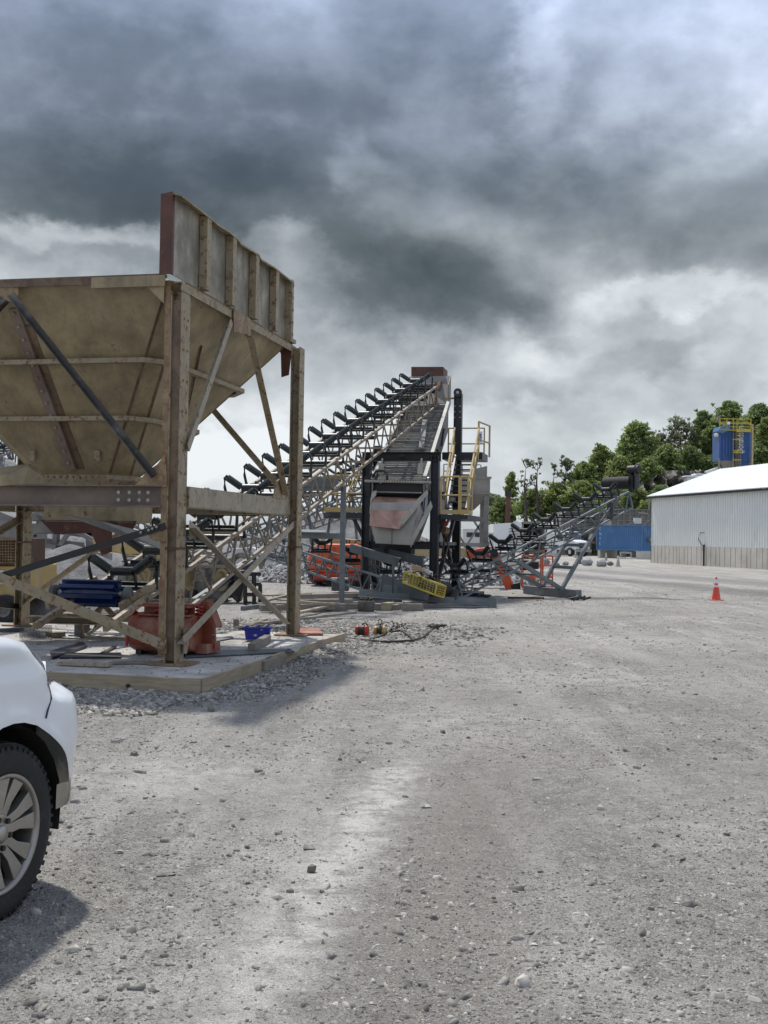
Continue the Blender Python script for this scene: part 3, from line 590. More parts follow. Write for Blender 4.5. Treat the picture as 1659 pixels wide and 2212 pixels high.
# ------------------------------------------------------------------ pickup
def pickup():
    hd = 17.0; fw, rt = az(hd); wc = C0 + ray(7, 1803)*((.40-EYE)/ray(7, 1803).z); W = .975
    org = wc - rt*(W-.02); org.z = 0                          # local origin: on the centreline between the front wheels
    T = Matrix(((fw.x, -rt.x, 0, org.x), (fw.y, -rt.y, 0, org.y), (0, 0, 1, 0), (0, 0, 0, 1)))     # x forward, y left
    K = empty('pickup_truck', org, 'white crew cab pickup with dusty alloy wheels parked at the left, front corner in view', 'pickup truck')
    def outline(n=3.0, a=.50, x0=.32, N_=26):
        pts = [(x, -W) for x in (-1.0, -.8, -.66, -.58, -.525, -.49, -.476, -.474, -.465, -.45, -.42, -.36, -.28, -.18, -.08, 0, .08, .18, .28)]
        for x in [x0+.02*i for i in range(22)]: pts.append((x, -W*(1-((x-x0)/a)**n)**(1/n)))
        ylast = -pts[-1][1]
        for i in range(1, 9): y = ylast*(1-i/8); pts.append((x0+a*(1-(y/W)**n)**(1/n), -y))
        return pts
    ol = outline()
    def ztop(x): return 1.285 if x < -.05 else 1.285-.045*((x+.05)/.22)**1.3 if x < .17 else 1.24-.20*((x-.17)/.30)**1.25 if x < .47 else 1.04
    def zlow(x):
        ra = .475; dx = x-.0
        if abs(dx) < ra: return max(.40 if x < 0 else .52, .42+math.sqrt(ra*ra-dx*dx))
        return .40 if x < 0 else .50
    def inset(x, z, zt):
        s = .0; s += .06*max(0, (z-(zt-.10))/.10)**2.2; s += .030*math.exp(-((z-1.155)/.05)**2)*(1 if x < .35 else 0)
        if .98 < z < 1.17 and x < .35: s -= .0
        if x < .5: s -= .022*math.exp(-((zlow(x)-z)/.07)**2)*(1 if abs(x) < .56 else 0)           # flared wheel lip
        if x > .26: s += .075*smooth(.26, .42, x)*smooth(.93, 1.03, z); s -= .03*smooth(.26, .42, x)*math.exp(-((z-.78)/.16)**2)
        return s
    def side_grid(rng_x, z0f, z1f, rows=14, sgn=1):
        out = []
        for j in range(rows+1):
            r = []
            for i, (x, y) in enumerate(ol):
                if not rng_x(x, i): continue
                a, b_ = ol[max(i-1, 0)], ol[min(i+1, len(ol)-1)]; tx, ty = b_[0]-a[0], b_[1]-a[1]; l = math.hypot(tx, ty) or 1; nx, ny = -ty/l, tx/l
                z = z0f(x)+(z1f(x)-z0f(x))*j/rows; d = inset(x, z, ztop(x))
                r.append(T @ Vector((x+nx*d, (y+ny*d)*sgn, z)))
            out.append(r)
        return out
    for sgn in (1, -1):
        m = M(); m.grid(side_grid(lambda x, i: x < .385, lambda x: zlow(x) if x < .30 else max(zlow(x), .50), ztop, 18, sgn)); ob('fender', m, 'car', K, smooth=True, solid=.0)
        m = M(); m.grid(side_grid(lambda x, i: x > .375, lambda x: max(.545, .42+math.sqrt(max(0, .2256-x*x))), lambda x: 1.02, 14, sgn)); ob('bumper_corner', m, 'car', K, smooth=True)
        m = M(); m.grid(side_grid(lambda x, i: x > .375, lambda x: 1.024, lambda x: max(ztop(x), 1.10), 4, sgn)); ob('headlight', m, 'glass', K, smooth=True)
        m = M(); m.grid(side_grid(lambda x, i: x > .375, lambda x: .43, lambda x: .547, 4, sgn)); ob('lower_bumper', m, 'alloy', K, smooth=True)
        m = M(); rows = []
        for k in range(15):
            a = -.25+(math.pi+.5)*k/14; rows.append([T @ Vector((.50*math.cos(a), sgn*y, .42+.465*math.sin(a))) for y in (-W+.05, -W+.45)])
        m.grid(rows); m.slab([T @ Vector((x, sgn*(-W+.46), z)) for x, z in ((-.55, .35), (.55, .35), (.55, .95), (-.55, .95))], .02); ob('wheel_liner', m, 'darkplastic', K, smooth=False)
    m = M()
    def sp_(x, z): return T @ Vector((x, -(W*(1-(max(0, x-.32)/.50)**3.0)**(1/3.0))+inset(x, z, ztop(x))-.003, z))
    m.path([sp_(.262, .88), sp_(.29, .92), sp_(.325, .965), sp_(.35, 1.0), sp_(.37, 1.025)], .0045, 5); ob('panel_gap', m, 'shadowgap', K)
    m = M(); m.path([sp_(.375, 1.022), sp_(.40, 1.024), sp_(.44, 1.024), sp_(.50, 1.022), sp_(.56, 1.02)], .0045, 5); ob('panel_gap', m, 'shadowgap', K)
    # front: grille
    m = M(); m.box(T @ Vector((.775, 0, .87)), .05, 1.15, .34, (fw, rt)); ob('grille', m, 'darkplastic', K)
    # hood: from each fender top to the crowned centre
    rows = []
    for x in (-1.0, -.8, -.6, -.4, -.2, -.05, .05, .12, .17, .22, .27, .32, .37, .42, .46):
        e = 1.0; zt = ztop(x); hw = W-.062-(.0 if x < .32 else .06*((x-.32)/.14)**1.5)
        row = []
        for k in range(17):
            f = k/16*2-1; rise = (.075*(1-abs(f)**2.2))*(1 if x < .1 else 1-.5*smooth(.1, .46, x)) + .028*smooth(.93, .80, abs(f))*0; row.append(T @ Vector((x, hw*f, zt+rise-.006*(abs(f) > .98))))
        rows.append(row)
    rows.append([T @ Vector((.60+.14*(1-abs(k/16*2-1)**2.5), (W-.22)*(k/16*2-1), 1.10)) for k in range(17)])
    m = M(); m.grid(rows); ob('hood', m, 'car', K, smooth=True)
    # cab and bed (beyond the frame edge)
    m = M()
    for sgn in (1, -1):
        m.slab([T @ Vector((x, sgn*(W-.02), z)) for x, z in ((-1.0, .42), (-1.0, 1.27), (-3.25, 1.25), (-3.25, .42))], .04)
        m.slab([T @ Vector((x, sgn*(W-.02), z)) for x, z in ((-3.27, .9), (-3.27, 1.28), (-5.0, 1.25), (-5.0, .5), (-4.1, .5), (-4.0, .85), (-3.8, .92), (-3.5, .85), (-3.4, .5), (-3.27, .5))], .04)
    m.slab([T @ Vector(p) for p in ((-5.0, -W, .5), (-5.0, W, .5), (-5.0, W, 1.25), (-5.0, -W, 1.25))], .04)
    m.grid([[T @ Vector((x, y, z)) for y in (-.72, -.4, 0, .4, .72)] for x, z in ((-1.75, 1.78), (-2.2, 1.84), (-3.0, 1.80))]); m.slab([T @ Vector(p) for p in ((-3.27, -W, .8), (-3.27, W, .8), (-4.98, W, .8), (-4.98, -W, .8))], .03)
    ob('cab_body', m, 'car', K, solid=0)
    m = M(); m.grid([[T @ Vector((-1.0, y, 1.34)) for y in (-.85, 0, .85)], [T @ Vector((-1.75, y*.84, 1.78)) for y in (-.85, 0, .85)]])
    for sgn in (1, -1): m.poly([T @ Vector((-1.05, sgn*.93, 1.27)), T @ Vector((-3.2, sgn*.93, 1.25)), T @ Vector((-3.0, sgn*.73, 1.79)), T @ Vector((-1.75, sgn*.73, 1.77))])
    m.poly([T @ Vector(p) for p in ((-3.24, -.9, 1.25), (-3.24, .9, 1.25), (-3.0, .73, 1.79), (-3.0, -.73, 1.79))]); ob('cab_glass', m, 'glass', K)
    # wheels
    def wheel(x, sgn):
        c = T @ Vector((x, -sgn*(W-.02), .40)); out = rt*sgn; X, Y = fw, Z
        Rr = .40; wd = .25; prof = [(.255, -.01), (.275, .004), (.33, .012), (.362, .005), (.386, -.018), (.398, -.05), (.40, -.125), (.398, -wd+.05), (.386, -wd+.015), (.33, -wd), (.255, -wd)]
        m = M(); m.lathe(prof, 72, c, (X, Y, out))
        ty = ob('tyre', m, 'rubber', K, smooth=True)
        m = M()
        for k in range(54):
            a = 2*math.pi*k/54; e = X*math.cos(a)+Y*math.sin(a); tg = -X*math.sin(a)+Y*math.cos(a)
            for ax_, l, r in ((-.045, .05, .393), (-.095, .045, .396), (-.155, .045, .396), (-.205, .05, .393)):
                cc = c+out*ax_+e*r+tg*(.011 if int(ax_*100) % 2 else 0); dirn = (out+tg*(.5 if ax_ > -.12 else -.5)).normalized(); m.bar(cc-dirn*l/2, cc+dirn*l/2, .030, .018, up=e)
            cc = c+e*.378+out*(-.002); m.bar(cc-e*.014, cc+e*.008, .020 if k % 2 else .014, .008, up=out)
        ob('tread', m, 'rubber', ty)
        m = M(); m.lathe([(.262, .0), (.268, .006), (.262, .012), (.250, .006), (.244, -.02), (.240, -.20), (.262, -.22)], 60, c, (X, Y, out)); rm = ob('rim', m, 'alloy', K, smooth=True)
        # six paired spokes
        m = M()
        for k in range(6):
            a = 2*math.pi*(k+.25)/6
            for d in (-1, 1):
                def E(r, an): return X*math.cos(an)*r+Y*math.sin(an)*r
                a0, a1, a2 = a+d*.16, a+d*.30, a+d*.36
                i0, i1, o0, o1 = c+E(.085, a+d*.0)-out*.028, c+E(.085, a+d*.50)-out*.028, c+E(.248, a+d*.07)-out*.004, c+E(.248, a+d*.39)-out*.004
                mid0, mid1 = c+E(.15, a+d*.03)-out*.018, c+E(.15, a+d*.34)-out*.018
                P_ = [i0, mid0, o0, o1, mid1, i1]; m.prism(P_, [p-out*.045 for p in P_]) if d > 0 else m.prism([p-out*.045 for p in P_], P_)
        m.lathe([(0, -.018), (.085, -.018), (.092, -.03), (.092, -.08)], 30, c, (X, Y, out)); ob('spokes', m, 'alloy', rm, bevel=.003)
        m = M(); m.lathe([(0, .004), (.036, .002), (.04, -.006), (.04, -.03)], 24, c, (X, Y, out)); ob('hub_cap', m, 'alloy', rm, smooth=True)
        for k in range(6):
            m = M(); a = 2*math.pi*(k+.75)/6; p = c+(X*math.cos(a)+Y*math.sin(a))*.068; m.tube(p-out*.03, p-out*.004, .013, 6); ob('lug_nut', m, 'black', rm)
        m = M(); m.lathe([(0, -.09), (.16, -.09), (.165, -.10), (.165, -.12), (0, -.12)], 30, c, (X, Y, out)); m.lathe([(.235, -.15), (0, -.17)], 30, c, (X, Y, out)); ob('brake_disc', m, 'darkplastic', rm)
    wheel(0, 1); wheel(0, -1); wheel(-3.75, 1); wheel(-3.75, -1)
pickup()

def text(body, size, mat, parent, loc, rot=(90, 0, 0), sx=1.0):
    cu = bpy.data.curves.new('lettering', 'FONT'); cu.body = body; cu.size = size; cu.extrude = .003
    t = bpy.data.objects.new('t', cu); COL.objects.link(t); bpy.context.view_layer.update()
    me = bpy.data.meshes.new_from_object(t.evaluated_get(bpy.context.evaluated_depsgraph_get())); bpy.data.objects.remove(t); bpy.data.curves.remove(cu)
    me.materials.clear(); me.materials.append(MT[mat]); o = bpy.data.objects.new('lettering', me); COL.objects.link(o); o.parent = parent
    o.location = Vector(loc)-OFF[parent.name]; o.rotation_euler = [R_(a) for a in rot]; o.scale = (sx, 1, 1); return o

# ------------------------------------------------------------------ conveyors
def frame_of(a, b, up=Z):
    d = (b-a).normalized(); x = d.cross(up).normalized(); return d, x, x.cross(d).normalized()
def truss_side(m, a, b, dn, depth, n, ch=.06, br=.035, alt=True):
    c, d = a+dn*depth, b+dn*depth; ax = (b-a).cross(dn).normalized()
    m.bar(a, b, ch, ch, up=ax); m.bar(c, d, ch, ch, up=ax)
    for i in range(n):
        f, f2, fm = i/n, (i+1)/n, (i+.5)/n
        m.bar(a.lerp(b, f), c.lerp(d, fm), br, br, up=ax); m.bar(c.lerp(d, fm), a.lerp(b, f2), br, br, up=ax)
    m.bar(a, c, ch, ch, up=ax); m.bar(b, d, ch, ch, up=ax)
def idler_parts(W, mat='idler', rr=.070, ret=False):
    B_ = .27
    # local frame: x across the belt, y along, z up; origin on the stringer line
    h = W/2; cw = W*.34; fr = M(); an = R_(35)
    fr.bar((-h-.02, 0, .02), (h+.02, 0, .02), .09, .05); fr.box((0, .05, .05), W*.9, .02, .08)
    wl = W*.32; ex = cw/2+.03+wl*math.cos(an); ez = B_+wl*math.sin(an)
    for s in (-1, 1):
        fr.path([(s*(h+.0), 0, .02), (s*(h+.035), 0, .28), (s*(ex+.06), 0, ez+.0), (s*(ex+.0), 0, ez+.05)], .028, 6); fr.bar((s*(h-.02), 0, .03), (s*(h+.02), 0, .22), .05, .015, up=Vector((1, 0, 0)))
        fr.bar((s*(cw/2+.015), 0, .03), (s*(cw/2+.015), 0, B_), .02, .06, up=Vector((0, 1, 0)))
    ro = []
    m = M(); m.tube((-cw/2, 0, B_), (cw/2, 0, B_), rr, 14); ro.append(m)
    for s in (-1, 1):
        m = M(); a = Vector((s*(cw/2+.03), 0, B_+.01)); m.tube(a, a+Vector((s*wl*math.cos(an), 0, wl*math.sin(an))), rr, 14); ro.append(m)
    return fr, ro
IDC = {}
def idler_at(parent, W, pos, X, Y, K, mat='idler', label=None):
    key = (round(W, 2), mat)
    if key not in IDC:
        fr, ro = idler_parts(W, mat); meshes = []
        for nm, m_ in [('idler', fr)]+[('roller', r) for r in ro]:
            me = bpy.data.meshes.new(nm); me.from_pydata([tuple(p) for p in m_.v], [], m_.f); me.update(); me.materials.append(MT[mat])
            me.shade_smooth(); me.set_sharp_from_angle(angle=R_(40)); meshes.append(me)
        IDC[key] = meshes
    ms = IDC[key]; o = bpy.data.objects.new('idler', ms[0]); COL.objects.link(o); o.parent = parent
    mw = Matrix(((X.x, Y.x, K.x, 0), (X.y, Y.y, K.y, 0), (X.z, Y.z, K.z, 0), (0, 0, 0, 1)))
    o.matrix_local = Matrix.Translation(pos-OFF[parent.name]) @ mw
    for me in ms[1:]:
        r = bpy.data.objects.new('roller', me); COL.objects.link(r); r.parent = o
    return o
def main_conveyor():
    s0, z0, k, t0, dt, ang = -2.205, .348, .278, 3.13, 1.074, .023
    def L(t, ds=0, dz=0): return w(s0+t*math.sin(ang)+ds, t*math.cos(ang), z0+k*t+dz)
    ta, tb = t0-1.6, t0+19*dt+.7; W = 1.03
    Q = empty('long_conveyor', L(ta), 'long beltless conveyor, cream lattice truss with black idlers, climbing from the hopper', 'conveyor')
    Q.location.z = 0.2; OFF[Q.name] = Q.location.copy()
    d, X, K = frame_of(L(ta), L(tb))
    for s, nm in ((-1, 0), (1, 0)):
        m = M(); a, b = L(ta+1.2, s*W*.53, -.31), L(tb-.15, s*W*.53, -.31); truss_side(m, a, b, -K, .62, 24, .06, .032); ob('truss', m, 'truss', Q)
    for i in range(25):
        p = L(ta+1.2+(tb-ta-1.35)*i/24, 0, -.31)
        if i % 2 == 0:
            for p2 in (p, p-K*.62): m = M(); m.bar(p2-X*W*.53, p2+X*W*.53, .05, .05); ob('cross_member', m, 'creamclean', Q)
    for s in (-1, 1): m = M(); m.bar(L(ta, s*W*.5, -.31), L(ta+1.3, s*W*.5, -.31), .07, .09); ob('stringer', m, 'cream', Q)
    for i in range(20): idler_at(Q, W, L(t0+i*dt, 0, -.29), X, d, K)
    for i in range(7):                               # return rollers hung under the stringers
        p = L(t0+.5+i*3*dt, 0, -.55); m = M(); m.tube(p-X*.45, p+X*.45, .06, 12); rb = ob('return_roller', m, 'idler', Q, smooth='auto')
        m = M()
        for s_ in (-1, 1): m.bar(p+X*.48*s_, p+X*.48*s_+K*.3, .05, .02, up=d)
        ob('drop_bracket', m, 'black', rb)
    # head end: hood, chute and pulley
    hp = L(tb+.05, 0, -.38); m = M(); m.tube(hp-X*.5, hp+X*.5, .17, 20); ob('head_pulley', m, 'rubber', Q, smooth='auto')
    t = 3.13+19.4*1.074; m = M(); P = lambda x, y, dtt=0: q(x, y, t+1.4+dtt)
    a = [P(889, 793), P(957, 793), P(957, 856), P(889, 852)]; bk = [p+U*.9 for p in a]
    m.slab(a, .02); m.slab([a[0], bk[0], bk[3], a[3]], .02); m.slab([a[1], a[2], bk[2], bk[1]], .02); m.slab([a[0], a[1], bk[1], bk[0]], .02); ob('head_hood', m, 'rustred', Q)
    m = M(); b = [P(928, 853), P(957, 826), P(955, 862), P(948, 880), P(930, 880)]; m.prism(b, [p-U*.5 for p in b]); ob('head_chute', m, 'chutered', Q)
    m = M(); m.bar(P(941, 826, -.9), P(942, 862, -.9), .12, .05); m.bar(P(943, 862, -.8), P(943, 880, -.8), .3, .05); ob('head_post', m, 'black', Q)
    # tail pulley frame standing on the pad
    a, b = sd(196, 1281, -2.3+.0), None
    c = q(196, 1281, 2.6); X2 = V; m = M(); m.tube(c-X2*.62, c+X2*.62, .032, 12); ax = ob('pulley_shaft', m, 'galv', Q)
    m = M()
    for i in range(8):
        an = 2*math.pi*i/8+.2; r1 = U*math.cos(an)+Z*math.sin(an); m.slab([c-X2*.44+r1*.05, c+X2*.44+r1*.05, c+X2*.44+r1*.19, c-X2*.44+r1*.19], .012)
        t_ = r1.cross(X2); m.slab([c-X2*.43+r1*.19-t_*.03, c+X2*.43+r1*.19-t_*.03, c+X2*.43+r1*.19+t_*.03, c-X2*.43+r1*.19+t_*.03], .012)
    m.lathe([(.05, -.44), (.12, -.25), (.13, 0), (.12, .25), (.05, .44)], 16, c, (U, Z, X2)); ob('wing_pulley', m, 'wingblue', Q)
    for s in (-1, 1):
        m = M(); e = c+X2*.58*s; m.lathe([(0, -.06), (.07, -.06), (.11, -.03), (.11, .03), (.07, .06), (0, .06)], 18, e, (U, Z, X2)); m.box(e-Z*.13, .10, .30, .05, (X2, U)); ob('bearing_block', m, 'grey2', Q, smooth='auto')
        m = M(); m.bar(e+Vector((0, 0, -.18))-U*.2, L(t0+.1, s*.52, -.2), .09, .12); ob('tail_beam', m, 'cream', Q)
    m = M(); p0, p1 = q(67, 1336, 2.3), q(262, 1342, 2.3); m.chan(p0, p1, .2, .10); m.chan(p0+U*.5, p1+U*.5, -.2, .1); ob('tail_sill', m, 'cream', Q)
    m = M(); f = g(177, 1372, .2); f2 = f.copy(); f2.z = .62; m.bar(f, f2, .17, .17, up=U); m.box(f, .3, .3, .02, (V, U)); ob('tail_stand', m, 'grey', Q)
    for x0, x1 in ((200, 232), (246, 218)): m = M(); m.bar(q(x0, 1330, 2.8), q(x1, 1300, 2.8), .06, .06); ob('tail_brace', m, 'cream', Q)
    # trestle that carries the truss half way
    m = M(); Yp = 27.5; a = [pt(742, 1052, Yp), pt(742, 1052, Yp)-V*1.25*1.0, ]
    top = pt(742, 1056, Yp); l = top-V*1.22
    fl = lambda p: Vector((p.x, p.y, .0))
    m.bar(fl(top), top+Z*.05, .11, .11, up=U); m.bar(fl(l), l+Z*.05, .11, .11, up=U); m.bar(l, top, .11, .11); m.bar(l-Z*1.15, top-Z*1.15, .12, .14); m.box(top*.5+l*.5+Z*.15, .9, .18, .22, (V, U)); m.slab([l-Z*1.07-U*.3, top-Z*1.07-V*.35-U*.3, top-Z*1.02-V*.5+U*.3, l-Z*1.0+U*.3], .02)
    ob('trestle', m, 'grey', Q)
    m = M(); p = q(300, 1205, 4.2)
    return L
CL = main_conveyor()

def side_conveyor():
    # grey stacker to the right of the screen
    hd = pt(1350, 1040, 37.5); fwd, acr = az(52.0); k = math.tan(R_(20.6)); length = 7.9
    L = lambda u, a=0, dz=0: hd - fwd*(length-u) - Z*((length-u)*k) + acr*a + Z*dz
    Q = empty('radial_stacker', Vector((L(5).x, L(5).y, 0)), 'grey lattice stacker conveyor without belt on slanting legs, right of the screen', 'conveyor')
    d, X, K = frame_of(L(0), L(length)); W = .95
    for s in (-1, 1):
        m = M(); truss_side(m, L(.1, s*.5, -.22), L(length-.4, s*.5, -.22), -K, .55, 11, .055, .032); ob('truss', m, 'grey', Q)
    for i in range(12):
        m = M(); p = L(.1+(length-.5)*i/11, 0, -.22); m.bar(p-X*.5, p+X*.5, .04, .04); m.bar(p-K*.55-X*.5, p-K*.55+X*.5, .04, .04); 
        if i < 11: p2 = L(.1+(length-.5)*(i+1)/11, 0, -.22); m.bar(p-K*.55-X*.5, p2-K*.55+X*.5, .03, .03)
        ob('cross_member', m, 'grey2', Q)
    for i in range(8): idler_at(Q, W, L(.55+i*.93, 0, -.24), X, d, K)
    for i in range(3): p = L(1.5+i*2.2, 0, -.5); m = M(); m.tube(p-X*.45, p+X*.45, .05, 10); ob('return_roller', m, 'black', Q)
    m = M(); p = L(length-.15, 0, .0); m.tube(p-X*.72, p+X*.42, .21, 20); ob('head_pulley', m, 'rubber', Q, smooth='auto')
    m = M(); e = p+X*.62; m.box(e-X*.15+K*.0, .18, .30, .55, (X, d)); m.tube(e+Z*.42-X*.35, e+Z*.42+X*.10, .14, 16); ob('drive_motor', m, 'black', Q, bevel=.02)
    m = M(); m.box(e+X*.0+Z*.20, .07, .26, .80, (X, d)); ob('belt_guard', m, 'idler', Q, bevel=.04)
    m = M(); m.bar(L(length-1.3, -.5, -.25), L(length-1.3, -.5, -.8), .25, .03, up=d); m.bar(L(length-1.3, .5, -.25), L(length-1.3, .5, -.8), .25, .03, up=d); m.slab([L(length-1.9, .52, -.75), L(length-1.0, .52, -.45), L(length-1.0, .52, -.2), L(length-2.0, .52, -.8)], .02); ob('gusset', m, 'grey2', Q)
    # skid and legs
    a, b = g(1136, 1282, 0), g(1250, 1293, 0); a, b = a+Z*.13, b+Z*.13; m = M(); m.bar(a, b, .22, .26); ob('skid', m, 'grey', Q, bevel=.01)
    Ys = a.y*.65+b.y*.35; n = (b-a); 
    def on(x, y):    # vertical plane through the skid
        nn = Vector((-(b-a).y, (b-a).x, 0)).normalized(); d_ = ray(x, y); return C0+d_*((a-C0).dot(nn)/d_.dot(nn))
    f1, f2 = on(1171, 1268), on(1213, 1273)
    for (f, u, sa) in ((f1, 6.1, -.5), (f2, 6.1, .5)): m = M(); m.bar(f, L(u, sa, -.75), .11, .09, up=acr); lg = ob('leg', m, 'grey', Q)
    for (f, u, sa) in ((f1, 2.5, -.5), (f2, 2.5, .5)): m = M(); m.bar(f, L(u, sa, -.6), .12, .10, up=acr); ob('leg', m, 'grey', Q)
    for fr, u0 in ((.32, 6.1), (.66, 6.1)): m = M(); m.bar(f1.lerp(L(6.1, -.5, -.75), fr), f2.lerp(L(6.1, .5, -.75), fr), .07, .10); ob('cross_brace', m, 'grey', Q)
    m = M(); m.bar(f1.lerp(L(2.5, -.5, -.6), .52), f2.lerp(L(2.5, .5, -.6), .52), .2, .05); ob('cross_brace', m, 'grey', Q)
    for f in (f1, f2): m = M(); m.box(f-Z*.0, .22, .16, .10, ((b-a).normalized(), acr)); ob('foot', m, 'grey2', Q)
side_conveyor()

def low_conveyor():
    tail = pt(905, 1262, 29.3); far = pt(560, 1154, 35.0); L0 = (far-tail).length; d0 = (far-tail).normalized(); X = d0.cross(Z).normalized(); K = X.cross(d0)
    L = lambda u, a=0, dz=0: tail+d0*u+X*a+Z*dz
    Q = empty('tail_conveyor', Vector((tail.x, tail.y, 0)), 'low grey lattice conveyor, its tail on a pedestal in front of the screen', 'conveyor')
    for s in (-1, 1): m = M(); truss_side(m, L(.9, s*.5, .0), L(L0, s*.5, .0), -K, .50, 13, .055, .03); ob('truss', m, 'grey', Q)
    for i in range(12):
        m = M(); p = L(.9+(L0-.9)*i/11, 0, .0)
        if i % 3: continue
        m.bar(p-X*.5, p+X*.5, .04, .04); ob('cross_member', m, 'grey2', Q); m = M(); m.bar(p-K*.5-X*.5, p-K*.5+X*.5, .04, .04); ob('cross_member', m, 'grey2', Q)
    for s in (-1, 1): m = M(); m.slab([L(-1.0, s*.5, .02), L(.9, s*.5, .10), L(.9, s*.5, -.42), L(-.9, s*.5, -.22)], .03); ob('tail_plate', m, 'grey2', Q)
    for u in (1.2, 2.8, 4.3): idler_at(Q, .62, L(u, 0, .04), X, d0, K)
    for s in (-1, 1):
        m = M(); m.chan(L(.35, s*.42, .50), L(2.4, s*.42, .50), .1, .22, .02); ob('skirt_board', m, 'grey2', Q)
        for u in (.45, 1.75): m = M(); m.bar(L(u, s*.5, -.1), L(u, s*.5, .64), .06, .04, up=d0); ob('skirt_post', m, 'grey2', Q)
    m = M(); m.tube(L(-.6, -.45, .0), L(-.6, .45, .0), .18, 18); ob('tail_pulley', m, 'rubber', Q, smooth='auto')
    for x in (838, 860): m = M(); p = pt(x, 1264, 29.2); m.bar(Vector((p.x, p.y, 0)), p, .22, .08, up=Vector((0, 1, 0))); ob('pedestal', m, 'grey', Q)
    # yellow mesh guard basket over the tail, full of odd parts
    c = [pt(870, 1258, 28.5), pt(939, 1285, 28.1)]; f = (c[1]-c[0]).normalized(); bk = (Vector((0, 1, 0))-f*f.y).normalized()*.62; hgt = .30
    G = empty('guard_basket', c[0], 'tilted yellow mesh guard basket full of cartons and scrap, lying on the grey conveyor tail', 'basket')
    A_, B_ = c; D_, E_ = A_+bk, B_+bk; K2 = Vector((0.0, 0, 1))*hgt+f*.06; m = M()
    for a_, b_ in ((A_, B_), (B_, E_), (E_, D_), (D_, A_)): m.bar(a_, b_, .035, .035); m.bar(a_+K2, b_+K2, .04, .04)
    for a_ in (A_, B_, D_, E_): m.bar(a_, a_+K2, .035, .035, up=f)
    ob('frame', m, 'yellow2', G)
    m = M()
    for a_, b_ in ((A_, B_), (B_, E_), (D_, E_), (A_, D_)):
        n = 11 if (b_-a_).length > .8 else 6
        for i in range(1, n): m.bar(a_.lerp(b_, i/n), a_.lerp(b_, i/n)+K2, .007, .007, up=f)
        for i in range(1, 5): o_ = K2*(i/5); m.bar(a_+o_, b_+o_, .007, .007)
    m.poly([A_, B_, E_, D_]); ob('mesh_panel', m, 'yellow2', G)
    for i, (x, y, dy, sz, mat, lb) in enumerate([(903, 1230, .3, .30, 'card', 'opened pale cardboard carton on top of the yellow basket'), (925, 1236, .35, .20, 'paper', 'small white box lying in the yellow basket')]):
        p = pt(x, y, 28.6+dy); m = M(); m.box(p, sz, sz*.8, sz*.55, (f, bk.normalized())); ob('carton', m, mat, label=lb, cat='carton')
    m = M()
    for i in range(26):
        p = A_.lerp(B_, random.uniform(.1, .95))+bk*random.uniform(.15, .85)+Z*random.uniform(.25, .48); m.bar(p, p+Vector((random.uniform(-.2, .2), random.uniform(-.2, .2), random.uniform(-.05, .08))), random.uniform(.02, .07), .02)
    ob('scrap', m, 'chain', label='jumble of rusty steel offcuts filling the yellow basket', cat='scrap metal', kind='stuff')
low_conveyor()

